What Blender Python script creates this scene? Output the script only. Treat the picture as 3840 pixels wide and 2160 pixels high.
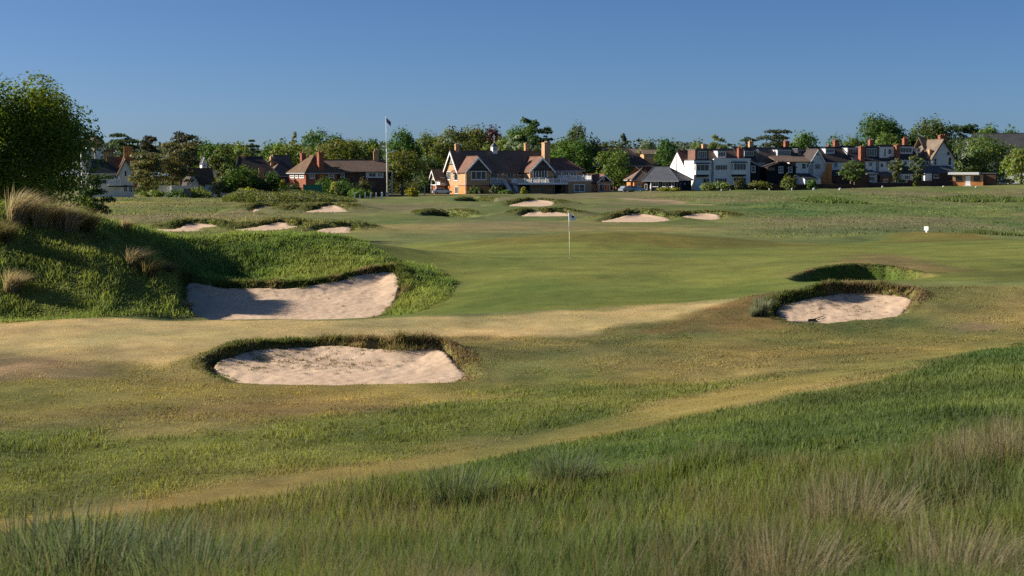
import bpy, math, random
import numpy as np
from mathutils import Vector, Matrix

for o in list(bpy.data.objects):
    bpy.data.objects.remove(o)
SC = bpy.context.scene
COL = SC.collection

# ------------------------------------------------------------------ camera, sky, sun, exposure
CZ = 4.4                                   # camera height above the plain
FPX = 3840 * 50.0 / 36.0                   # focal length in photograph pixels
PITCH = math.atan((1080 - 656) / FPX)
cam_d = bpy.data.cameras.new('camera')
cam = bpy.data.objects.new('camera', cam_d)
COL.objects.link(cam)
cam.location = (0, 0, CZ)
cam.rotation_euler = (math.pi / 2 - PITCH, 0, 0)
cam_d.lens = 50
cam_d.sensor_width = 36
cam_d.clip_start = 0.1
cam_d.clip_end = 8000
cam_d.dof.use_dof = True
cam_d.dof.focus_distance = 75
cam_d.dof.aperture_fstop = 4.5
SC.camera = cam

SUN_EL = math.radians(24)
SUN_AZ = math.radians(-83)                  # from +Y towards +X: the sun stands left, a little ahead
w = bpy.data.worlds.new('World')
SC.world = w
w.use_nodes = True
nt = w.node_tree
nt.nodes.clear()
sky = nt.nodes.new('ShaderNodeTexSky')
sky.sky_type = 'NISHITA'
sky.sun_disc = False
sky.sun_elevation = SUN_EL
sky.sun_rotation = SUN_AZ
sky.altitude = 0
sky.air_density = 0.55
sky.dust_density = 0.8
sky.ozone_density = 5.5
bg = nt.nodes.new('ShaderNodeBackground')
bg.inputs['Strength'].default_value = 0.054
wo = nt.nodes.new('ShaderNodeOutputWorld')
hsv = nt.nodes.new('ShaderNodeHueSaturation')
hsv.inputs['Saturation'].default_value = 1.06
nt.links.new(sky.outputs[0], hsv.inputs['Color'])
nt.links.new(hsv.outputs[0], bg.inputs[0])
nt.links.new(bg.outputs[0], wo.inputs[0])

sd = bpy.data.lights.new('sun', 'SUN')
sd.energy = 4.5
sd.angle = math.radians(0.55)
sd.color = (1.0, 0.89, 0.75)
sun = bpy.data.objects.new('sun', sd)
COL.objects.link(sun)
tosun = Vector((math.sin(SUN_AZ) * math.cos(SUN_EL), math.cos(SUN_AZ) * math.cos(SUN_EL), math.sin(SUN_EL)))
sun.rotation_euler = tosun.to_track_quat('Z', 'Y').to_euler()
sun.location = (-60, 20, 60)

SC.view_settings.view_transform = 'Standard'
SC.view_settings.look = 'None'
SC.view_settings.exposure = 0.93
SC.view_settings.gamma = 1
SC.view_settings.use_curve_mapping = False
SC.cycles.use_denoising = False
SC.cycles.max_bounces = 6
SC.cycles.transparent_max_bounces = 4

# ------------------------------------------------------------------ pixels -> directions
SQ = 3840.0 / 2576.0                       # measured on a 2576 px wide view of the photograph
CP, SP = math.cos(PITCH), math.sin(PITCH)


def ray(sx, sy):
    """direction through photograph pixel, scaled so that dy = 1"""
    a = (sx - 1920) / FPX
    b = (1080 - sy) / FPX
    dy = CP + b * SP
    dz = -SP + b * CP
    return a / dy, dz / dy


def rayd(x, y):
    return ray(x * SQ, y * SQ)


# ------------------------------------------------------------------ noise
_rs = np.random.RandomState(7)
_PT = _rs.rand(256, 256)


def vnoise(x, y):
    x = np.asarray(x, float); y = np.asarray(y, float)
    xi = np.floor(x).astype(int); yi = np.floor(y).astype(int)
    fx = x - xi; fy = y - yi
    fx = fx * fx * (3 - 2 * fx); fy = fy * fy * (3 - 2 * fy)
    a = _PT[xi & 255, yi & 255]; b = _PT[(xi + 1) & 255, yi & 255]
    c = _PT[xi & 255, (yi + 1) & 255]; d = _PT[(xi + 1) & 255, (yi + 1) & 255]
    return (a + (b - a) * fx) * (1 - fy) + (c + (d - c) * fx) * fy


def fbm(x, y, o=4):
    s = 0; a = 0.5; t = 0
    for i in range(o):
        s = s + a * vnoise(x * 2 ** i + 17.3 * i, y * 2 ** i + 5.7 * i); t += a; a *= 0.5
    return s / t


def sstep(a, b, x):
    t = np.clip((x - a) / (b - a), 0, 1)
    return t * t * (3 - 2 * t)


# ------------------------------------------------------------------ terrain: smooth surface through surveyed points
CT = []


def c(x, y, D):                             # ground seen at view pixel (x, y) at distance D
    dx, dz = rayd(x, y)
    CT.append((dx * D, D, dz * D))


def e(x, D, dz):                            # ground D ahead in column x, dz below the camera
    dx, _ = rayd(x, 700)
    CT.append((dx * D, D, dz))


for x in (-400, 1288, 3000):
    e(x, 3.5, -1.7)
    e(x, 4.8, -1.95)
e(1288, 7.2, -2.4); e(0, 7.5, -2.5); e(2576, 7.2, -2.3)
e(1200, 14.5, -3.75); e(600, 13.5, -3.75); e(100, 11.5, -3.35); e(0, 14.5, -4.05)
e(1700, 14.0, -3.45); e(2170, 12.0, -2.95); e(2450, 13.0, -2.85)
c(200, 1285, 18); c(600, 1245, 19); c(1000, 1190, 20.3); c(1350, 1110, 23); c(1700, 1035, 25.5); c(2100, 955, 27.5); c(2330, 905, 29)
c(2576, 1000, 19); c(2300, 1080, 16.5); c(2000, 1100, 17.5); c(2350, 960, 24); c(2576, 880, 29.5)
c(1900, 1060, 20.5); c(1600, 1120, 19); c(1300, 1185, 18)
# middle rough
c(100, 1150, 22.7); c(600, 1100, 25); c(100, 1000, 30); c(1400, 1000, 29.5); c(1000, 1060, 26.5); c(0, 900, 36.5); c(1800, 950, 32); c(2150, 880, 36)
c(700, 985, 32); c(1150, 985, 32); c(480, 940, 34.5); c(1220, 930, 34.8)
c(400, 850, 40); c(0, 850, 41)
c(600, 868, 38.3); c(850, 864, 38.3); c(1100, 868, 38.3); c(1300, 880, 37.5)
# tan ridge
c(-150, 815, 46); c(0, 810, 46.5); c(300, 797, 47); c(700, 801, 46); c(1150, 792, 46); c(1450, 778, 46.5); c(1750, 762, 47.5); c(2000, 727, 49)
c(1150, 840, 42); c(1550, 845, 41); c(1700, 835, 41.2); c(1900, 770, 45); c(1850, 810, 43)
c(2300, 850, 40); c(2576, 800, 42); c(2576, 850, 36.5); c(2050, 822, 42.5); c(2300, 800, 43.2)
c(2160, 711, 49); c(2300, 718, 49); c(2400, 712, 49); c(2576, 708, 48.5); c(2700, 708, 48)
# behind the ridge, left
e(100, 50, -5.15); e(450, 50.5, -5.35); e(700, 50.5, -5.35); e(950, 51, -5.2); e(-200, 49, -5.1)
# left dune
e(0, 53, -2.75); e(-250, 53, -2.2); c(60, 525, 56); c(200, 545, 57); c(-150, 505, 56); c(330, 575, 59); c(450, 600, 61)
c(250, 650, 53.5); c(100, 620, 54); c(420, 720, 53.5); c(200, 720, 51.8)
e(100, 62, -2.6); e(-200, 62, -2.2); e(330, 66, -3.8); e(450, 68, -4.0)
e(0, 75, -4.0); e(-300, 75, -3.8)
# green bank to the right of it
c(560, 590, 65); c(700, 586, 66); c(830, 592, 66); c(940, 625, 65); c(1050, 665, 63); c(1150, 712, 58.5)
c(600, 660, 61.5); c(800, 650, 62.5); c(700, 705, 58.8); c(500, 710, 58.2); c(1000, 685, 59.5); c(1080, 760, 54)
e(560, 74, -4.2); e(760, 76, -4.3); e(950, 78, -4.35)
# putting green and its surrounds
c(1434, 648, 67); c(1250, 760, 51); c(1400, 730, 53); c(1700, 700, 56); c(1300, 690, 58.5); c(1600, 660, 64)
c(1150, 640, 69); c(1900, 660, 64); c(2050, 650, 64.5); c(1800, 720, 53)
c(1250, 602, 82); c(1500, 583, 82); c(1700, 587, 82); c(1900, 604, 81); c(2060, 612, 81)
c(1500, 618, 75.5); c(1750, 628, 74); c(1250, 622, 76)
e(1250, 96, -4.3); e(1600, 98, -4.35); e(1900, 96, -4.3)
c(2200, 604, 86); c(2330, 583, 88); c(2460, 589, 88); c(2576, 602, 86); c(2330, 606, 82)
e(2330, 104, -4.3); e(2600, 104, -4.2); e(2100, 100, -4.3)
c(2300, 635, 69); c(2576, 615, 72); c(2700, 600, 74); c(2500, 660, 60)
c(2160, 655, 59); c(2300, 668, 58.5); c(2000, 672, 58); c(2420, 690, 55)
e(1000, 96, -4.4)
# plain
for x in (-200, 400, 1000, 1600, 2200, 2800):
    e(x, 125, -4.4); e(x, 160, -4.42); e(x, 205, -4.42)
    e(x, 265, -4.42 + 0.0002 * max(0, x - 1288))
e(-200, 335, -4.6); e(500, 335, -4.75); e(1100, 335, -4.42); e(1500, 335, -4.3)
c(1650, 482, 335); c(1900, 479, 345); c(2150, 471, 352); c(2450, 465, 360); c(2800, 462, 360)
for x in (-300, 800, 1800, 2800):
    e(x, 480, -4.0 + 0.0009 * max(0, x - 1288)); e(x, 700, -3.5)

CT = np.array(CT)
_ca = np.arctan2(CT[:, 0], CT[:, 1]); _cl = np.log(np.hypot(CT[:, 0], CT[:, 1]))


def _phi(a, l):
    d2 = (a[:, None] - _ca[None, :]) ** 2 + (l[:, None] - _cl[None, :]) ** 2
    return np.sqrt(d2 + 0.0009)


_A = _phi(_ca, _cl) - 0.004 * np.eye(len(CT))
_P = np.stack([np.ones(len(CT)), _ca, _cl], 1)
_M = np.block([[_A, _P], [_P.T, np.zeros((3, 3))]])
_W = np.linalg.solve(_M, np.concatenate([CT[:, 2], [0, 0, 0]]))


def smooth_ground(x, y):
    x = np.asarray(x, float).ravel(); y = np.asarray(y, float).ravel()
    a = np.clip(np.arctan2(x, y), -0.45, 0.45)
    l = np.log(np.clip(np.hypot(x, y), 3.5, 700))
    out = np.empty(len(x))
    for i in range(0, len(x), 60000):
        s = slice(i, i + 60000)
        out[s] = _phi(a[s], l[s]) @ _W[:-3] + _W[-3] + _W[-2] * a[s] + _W[-1] * l[s]
    return CZ + out


# ------------------------------------------------------------------ polygons
def sdist(px, py, poly):
    """signed distance to a polygon, negative inside"""
    poly = np.asarray(poly, float)
    d = np.full(len(px), 1e9); wn = np.zeros(len(px), int)
    n = len(poly)
    for i in range(n):
        ax, ay = poly[i]; bx, by = poly[(i + 1) % n]
        ex, ey = bx - ax, by - ay
        t = np.clip(((px - ax) * ex + (py - ay) * ey) / (ex * ex + ey * ey + 1e-12), 0, 1)
        d = np.minimum(d, np.hypot(px - ax - t * ex, py - ay - t * ey))
        side = ex * (py - ay) - (px - ax) * ey
        wn += ((ay <= py) & (by > py) & (side > 0)).astype(int) - ((ay > py) & (by <= py) & (side < 0)).astype(int)
    return np.where(wn != 0, -d, d)


def closed_spline(pts, n=5):
    """round a polygon off (Catmull-Rom)"""
    P = np.asarray(pts, float); m = len(P); out = []
    for i in range(m):
        p0, p1, p2, p3 = P[i - 1], P[i], P[(i + 1) % m], P[(i + 2) % m]
        for k in range(n):
            t = k / n
            out.append(0.5 * ((2 * p1) + (-p0 + p2) * t + (2 * p0 - 5 * p1 + 4 * p2 - p3) * t * t + (-p0 + 3 * p1 - 3 * p2 + p3) * t ** 3))
    return np.array(out)


# ------------------------------------------------------------------ bunkers: outlines seen on the sand, laid on its sloping floor
def on_plane(pts, D0, dz0, s):
    out = []
    for (x, y) in pts:
        dx, dz = rayd(x, y)
        D = (dz0 - s * D0) / (dz - s)       # dz*D = dz0 + s*(D - D0)
        out.append((dx * D, D))
    return out


def bunker(name, label, pts, ybot, D0, s, lip_f, lip_b, wf, wb, sand=True, dig=0.0, group=None):
    _, dz = rayd(1288, ybot)
    dz0 = dz * D0 - dig
    poly = np.array(on_plane(pts, D0, dz0, s))
    poly = closed_spline(poly)
    return dict(name=name, label=label, poly=poly, D0=D0, z0=CZ + dz0, s=s, lip_f=lip_f, lip_b=lip_b, wf=wf, wb=wb, sand=sand, group=group,
                y0=poly[:, 1].min(), y1=poly[:, 1].max(), x0=poly[:, 0].min(), x1=poly[:, 0].max())


def hollow(pts, dig, wf, wb):
    poly = closed_spline(np.array([(rayd(x, 700)[0] * D, D) for x, D in pts]))
    zt = smooth_ground(poly[:, 0], poly[:, 1])
    return dict(name='grass_hollow', label='', poly=poly, D0=poly[:, 1].mean(), z0=zt.mean() - dig, s=0.0, lip_f=0.0, lip_b=dig * 0.9, wf=wf, wb=wb, sand=False, group=None,
                y0=poly[:, 1].min(), y1=poly[:, 1].max(), x0=poly[:, 0].min(), x1=poly[:, 0].max())


BUNKERS = [
    bunker('sand_bunker', 'nearest sand bunker, wide, with shaggy grass overhanging its back edge',
           [(548, 930), (540, 915), (590, 905), (640, 893), (700, 890), (780, 884), (860, 884), (930, 889), (1000, 892), (1050, 890), (1100, 890), (1140, 912), (1172, 945), (1100, 960), (980, 964), (850, 966), (700, 964), (610, 955)],
           962, 33.3, 0.05, 0.05, 0.24, 0.5, 0.12),
    bunker('sand_bunker', 'large sand bunker cut into the green bank, its left third in shadow',
           [(474, 720), (560, 730), (660, 730), (740, 730), (850, 716), (905, 702), (985, 694), (1003, 712), (998, 745), (975, 775), (930, 800), (800, 812), (650, 812), (560, 806), (490, 790), (470, 755)],
           800, 52.2, 0.14, 0.05, 0.30, 0.5, 0.14),
    bunker('sand_bunker', 'small sand bunker below a shaggy grass brow at right, with a dark rake',
           [(1955, 790), (1965, 772), (2010, 766), (2060, 760), (2130, 750), (2200, 752), (2260, 758), (2296, 765), (2270, 785), (2240, 800), (2170, 808), (2060, 814), (1985, 810)],
           812, 43.3, 0.08, 0.06, 0.35, 0.45, 0.14),
    bunker('sand_bunker', 'leftmost of three linked sand bunkers behind the green bank',
           [(372, 574.9), (440, 574.2), (470, 567.0), (505, 565.6), (540, 569.2), (556, 575.7), (500, 580.0), (420, 581.4)], 581, 111.5, 0.05, 0.05, 0.38, 1.2, 0.5, group='bunkers across the far fairway'),
    bunker('sand_bunker', 'middle of three linked sand bunkers behind the green bank',
           [(600, 574.5), (650, 570.2), (690, 564.4), (716, 563.0), (732, 568.7), (765, 569.4), (774, 576.6), (700, 580.2), (640, 579.5)], 581, 111.5, 0.05, 0.05, 0.42, 1.2, 0.5, group='bunkers across the far fairway'),
    bunker('sand_bunker', 'rightmost of three linked sand bunkers behind the green bank',
           [(788, 581.6), (820, 575.9), (850, 575.1), (882, 572.3), (877, 579.5), (845, 585.9), (810, 585.2)], 585, 109, 0.05, 0.05, 0.38, 1.2, 0.5, group='bunkers across the far fairway'),
    bunker('sand_bunker', 'far sand bunker at left end of the row before the scrub',
           [(637, 528), (665, 522), (700, 523), (722, 531), (690, 534), (655, 534)], 533, 170, 0.045, 0.05, 0.46, 1.2, 0.6, group='bunkers before the scrub'),
    bunker('sand_bunker', 'tiny far sand bunker between two wider ones before the scrub',
           [(728, 530), (744, 525), (758, 524), (763, 531), (748, 534)], 533, 170, 0.045, 0.05, 0.46, 1.2, 0.6, group='bunkers before the scrub'),
    bunker('sand_bunker', 'far sand bunker at right end of the row before the scrub',
           [(772, 532), (800, 525), (840, 519), (866, 526), (862, 532), (810, 534)], 533, 170, 0.045, 0.05, 0.50, 1.2, 0.6, group='bunkers before the scrub'),
    bunker('sand_bunker', 'farthest oval sand bunker in front of the clubhouse steps',
           [(1284, 515), (1310, 510), (1350, 505), (1388, 508), (1392, 513), (1360, 520), (1320, 521), (1290, 519)], 521, 195, 0.045, 0.05, 0.42, 1.2, 0.6),
    bunker('sand_bunker', 'thin strip of sand bunker under a grass brow left of the pin flag',
           [(1318, 540), (1350, 534), (1370, 537), (1400, 536), (1442, 540), (1400, 544), (1330, 544)], 543, 153, 0.045, 0.05, 0.50, 1.2, 0.6),
    bunker('sand_bunker', 'wide sand bunker right of the pin flag, left of a linked pair',
           [(1522, 554), (1560, 547), (1600, 540), (1640, 543), (1684, 550), (1640, 557), (1540, 559)], 557, 134, 0.05, 0.05, 0.46, 1.2, 0.5, group='linked pair of bunkers right of the pin'),
    bunker('sand_bunker', 'sand bunker right of the pin flag, right of a linked pair',
           [(1693, 550), (1720, 545), (1760, 540), (1808, 542), (1802, 549), (1740, 554)], 553, 139, 0.05, 0.05, 0.42, 1.2, 0.5, group='linked pair of bunkers right of the pin'),
    # grassy hollows, no sand: rims given by column and distance
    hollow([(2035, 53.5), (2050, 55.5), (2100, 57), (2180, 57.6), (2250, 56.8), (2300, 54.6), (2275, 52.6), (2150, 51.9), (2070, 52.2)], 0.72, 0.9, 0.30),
    hollow([(1082, 160), (1095, 170), (1125, 172), (1150, 166), (1172, 157), (1140, 152), (1100, 153)], 0.75, 2.0, 0.9),
    hollow([(1174, 262), (1185, 275), (1205, 276), (1228, 264), (1210, 252), (1185, 253)], 1.0, 2.5, 1.2),
]


def floor_z(b, y):
    return b['z0'] + b['s'] * (np.clip(y, b['y0'], b['y1']) - b['D0'])


def ground_z(x, y, relief=True):
    x = np.asarray(x, float).ravel(); y = np.asarray(y, float).ravel()
    z = smooth_ground(x, y)
    r = np.hypot(x, y)
    if relief:
        # hummocks: small near, a little larger on the open ground
        z = z + (fbm(x / 2.3, y / 2.3, 3) - 0.5) * 0.14 * sstep(3, 12, r) * (1 - 0.45 * sstep(42, 50, r) * (1 - sstep(80, 100, r)) * sstep(-6, -2, x))
        z = z + (fbm(x / 14 + 9, y / 14, 3) - 0.5) * 0.9 * sstep(95, 150, r)
    for b in BUNKERS:
        m = (x > b['x0'] - 4) & (x < b['x1'] + 4) & (y > b['y0'] - 4) & (y < b['y1'] + 6)
        if not m.any():
            continue
        xm, ym, zm = x[m], y[m], z[m]
        sdv = sdist(xm, ym, b['poly'])
        sdv = sdv + (fbm(xm * 2.2, ym * 2.2, 3) - 0.5) * 0.35 * (b['D0'] / 45) ** 0.7
        back = np.clip((ym - b['y0']) / max(b['y1'] - b['y0'], 0.1), 0, 1)
        back = sstep(0.25, 0.9, back)
        fz = floor_z(b, ym)
        lip = b['lip_f'] * (1 - back) + b['lip_b'] * back
        lip = lip * (0.45 + 1.1 * fbm(xm / (0.045 * b['D0'] ** 0.9) + 31, ym / 9, 2))
        reach = 2.2 * (b['D0'] / 45) ** 0.8
        zt = zm + np.maximum(0, fz + lip - zm) * sstep(reach, 0.2, sdv)
        if b['sand'] and b['D0'] < 60:       # keep the near rim low enough to look in over it
            zt = np.where((sdv > 0) & (back < 0.3), np.minimum(zt, fz + lip + 0.25 * sdv + 1.5 * np.maximum(0, b['x0'] + 0.9 - xm) + 1.5 * np.maximum(0, xm - b['x1'] + 0.9) + 2.0 * np.maximum(0, sdv - 1.2)), zt)
        wd = b['wf'] * (1 - back) + b['wb'] * back
        t = sstep(0, 1, sdv / wd)
        z[m] = (fz - 0.12) * (1 - t) + zt * t
    return z


def gz(x, y):
    return float(ground_z(np.array([x]), np.array([y]))[0])


def hit(x, y, D1=480):
    """where the sight line through view pixel (x, y) first meets the ground"""
    dx, dz = rayd(x, y)
    D = np.geomspace(4.5, D1, 1400)
    g = smooth_ground(dx * D, D)
    below = np.nonzero(CZ + dz * D <= g)[0]
    Dh = D[below[0]] if len(below) else D1
    return (dx * Dh, Dh)

# ------------------------------------------------------------------ helpers: tags, meshes, materials
def tag(o, label=None, cat=None, group=None, kind=None):
    if label: o['label'] = label
    if cat: o['category'] = cat
    if group: o['group'] = group
    if kind: o['kind'] = kind
    return o


def np_mesh(name, V, F, cols=None, smooth=False, attrs=None):
    V = np.asarray(V, np.float32); F = np.asarray(F, np.int32)
    me = bpy.data.meshes.new(name)
    me.vertices.add(len(V)); me.vertices.foreach_set('co', V.ravel())
    k = F.shape[1]
    me.loops.add(F.size); me.loops.foreach_set('vertex_index', F.ravel())
    me.polygons.add(len(F))
    me.polygons.foreach_set('loop_start', np.arange(0, F.size, k, dtype=np.int32))
    if smooth:
        me.polygons.foreach_set('use_smooth', np.ones(len(F), bool))
    if cols is not None:
        a = me.color_attributes.new('tint', 'FLOAT_COLOR', 'POINT')
        a.data.foreach_set('color', np.concatenate([cols, np.ones((len(cols), 1))], 1).astype(np.float32).ravel())
    for kx, v in (attrs or {}).items():
        a = me.attributes.new(kx, 'FLOAT', 'POINT'); a.data.foreach_set('value', np.asarray(v, np.float32))
    me.update(calc_edges=True); me.validate()
    return me


def link(name, me, mat=None, parent=None, loc=None):
    o = bpy.data.objects.new(name, me)
    COL.objects.link(o)
    if mat is not None and me is not None and not me.materials:
        me.materials.append(mat)
    if parent: o.parent = parent
    if loc is not None: o.location = loc
    return o


MATS = {}


def N(nt, t, **kw):
    n = nt.nodes.new(t)
    for k, v in kw.items():
        if k.startswith('i_'):
            n.inputs[k[2:].replace('_', ' ')].default_value = v
        else:
            setattr(n, k, v)
    return n


def mat_base(name, rough=0.9, spec=0.2):
    m = bpy.data.materials.new(name); m.use_nodes = True
    nt = m.node_tree
    b = nt.nodes['Principled BSDF']
    b.inputs['Roughness'].default_value = rough
    b.inputs['Specular IOR Level'].default_value = spec
    MATS[name] = m
    return m, nt, b


def rgb(c):
    return (c[0], c[1], c[2], 1.0)


def mat_plain(name, col, rough=0.85, var=0.25, scale=0.8, spec=0.2, bump=0.0, bscale=8.0, col2=None, metallic=0.0):
    """painted or fired surface: two noise scales shift the colour, optional fine relief"""
    m, nt, b = mat_base(name, rough, spec)
    b.inputs['Metallic'].default_value = metallic
    tc = N(nt, 'ShaderNodeTexCoord')
    n1 = N(nt, 'ShaderNodeTexNoise', i_Scale=scale, i_Detail=6.0, i_Roughness=0.65)
    nt.links.new(tc.outputs['Object'], n1.inputs['Vector'])
    rm = N(nt, 'ShaderNodeValToRGB')
    c2 = col2 or tuple(x * (1 - var) for x in col)
    c1 = tuple(min(1, x * (1 + var * 0.6)) for x in col)
    rm.color_ramp.elements[0].position = 0.32; rm.color_ramp.elements[1].position = 0.68
    rm.color_ramp.elements[0].color = rgb(c2); rm.color_ramp.elements[1].color = rgb(c1)
    nt.links.new(n1.outputs['Fac'], rm.inputs['Fac'])
    nt.links.new(rm.outputs['Color'], b.inputs['Base Color'])
    if bump:
        n2 = N(nt, 'ShaderNodeTexNoise', i_Scale=bscale, i_Detail=4.0)
        nt.links.new(tc.outputs['Object'], n2.inputs['Vector'])
        bp = N(nt, 'ShaderNodeBump', i_Strength=bump, i_Distance=0.05)
        nt.links.new(n2.outputs['Fac'], bp.inputs['Height'])
        nt.links.new(bp.outputs['Normal'], b.inputs['Normal'])
    return m


def mat_courses(name, col, col2, pitch=0.3, strength=0.5, var=0.25, rough=0.9, axis='Z'):
    """laid in courses (tiles, boards): lines of relief across the height, blotched colour"""
    m, nt, b = mat_base(name, rough, 0.2)
    tc = N(nt, 'ShaderNodeTexCoord')
    n1 = N(nt, 'ShaderNodeTexNoise', i_Scale=0.45, i_Detail=7.0, i_Roughness=0.7)
    nt.links.new(tc.outputs['Object'], n1.inputs['Vector'])
    rm = N(nt, 'ShaderNodeValToRGB')
    rm.color_ramp.elements[0].position = 0.3; rm.color_ramp.elements[1].position = 0.7
    rm.color_ramp.elements[0].color = rgb(col2); rm.color_ramp.elements[1].color = rgb(col)
    nt.links.new(n1.outputs['Fac'], rm.inputs['Fac'])
    n3 = N(nt, 'ShaderNodeTexNoise', i_Scale=5.0, i_Detail=3.0)
    nt.links.new(tc.outputs['Object'], n3.inputs['Vector'])
    mx = N(nt, 'ShaderNodeMix', data_type='RGBA', blend_type='OVERLAY')
    mx.inputs[0].default_value = 0.6
    nt.links.new(rm.outputs['Color'], mx.inputs[6]); nt.links.new(n3.outputs['Color'], mx.inputs[7])
    hs = N(nt, 'ShaderNodeHueSaturation', i_Saturation=0.85)
    nt.links.new(mx.outputs[2], hs.inputs['Color'])
    nt.links.new(hs.outputs['Color'], b.inputs['Base Color'])
    wv = N(nt, 'ShaderNodeTexWave', i_Scale=1.0 / pitch / 6.28 * 3.14, i_Distortion=0.6)
    wv.bands_direction = axis
    wv.wave_profile = 'SAW'
    nt.links.new(tc.outputs['Object'], wv.inputs['Vector'])
    bp = N(nt, 'ShaderNodeBump', i_Strength=strength, i_Distance=0.04)
    nt.links.new(wv.outputs['Fac'], bp.inputs['Height'])
    nt.links.new(bp.outputs['Normal'], b.inputs['Normal'])
    return m


def mat_leaf(name, trans=0.35, instancer=False, rough=0.6, tmul=(1.35, 1.25, 0.6)):
    """thin leaves and blades: reflect and let light through; the tint is each leaf's own"""
    m = bpy.data.materials.new(name); m.use_nodes = True
    nt = m.node_tree; nt.nodes.clear()
    at = N(nt, 'ShaderNodeAttribute', attribute_name='gcol' if instancer else 'tint')
    if instancer:
        at.attribute_type = 'INSTANCER'
        at2 = N(nt, 'ShaderNodeAttribute', attribute_name='tint')
        mm = N(nt, 'ShaderNodeMix', data_type='RGBA', blend_type='MULTIPLY')
        mm.inputs[0].default_value = 1.0
        nt.links.new(at.outputs['Color'], mm.inputs[6]); nt.links.new(at2.outputs['Color'], mm.inputs[7])
        src = mm.outputs[2]
    else:
        src = at.outputs['Color']
    df = N(nt, 'ShaderNodeBsdfPrincipled', i_Roughness=rough)
    df.inputs['Specular IOR Level'].default_value = 0.25
    tr = N(nt, 'ShaderNodeBsdfTranslucent')
    mt = N(nt, 'ShaderNodeMix', data_type='RGBA', blend_type='MULTIPLY')
    mt.inputs[0].default_value = 1.0; mt.inputs[7].default_value = rgb(tmul)
    nt.links.new(src, df.inputs['Base Color']); nt.links.new(src, mt.inputs[6]); nt.links.new(mt.outputs[2], tr.inputs['Color'])
    ms = N(nt, 'ShaderNodeMixShader'); ms.inputs[0].default_value = trans
    nt.links.new(df.outputs[0], ms.inputs[1]); nt.links.new(tr.outputs[0], ms.inputs[2])
    out = N(nt, 'ShaderNodeOutputMaterial'); nt.links.new(ms.outputs[0], out.inputs[0])
    MATS[name] = m
    return m


# ------------------------------------------------------------------ what grows where
# each zone: outline in view pixels laid on the ground, colour, grass height (m), raggedness, edge softness
def zone(pts, col, h, shag, soft=1.0):
    return dict(poly=np.array([hit(x, y) for x, y in pts]), col=np.array(col), h=h, shag=shag, soft=soft)


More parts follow.
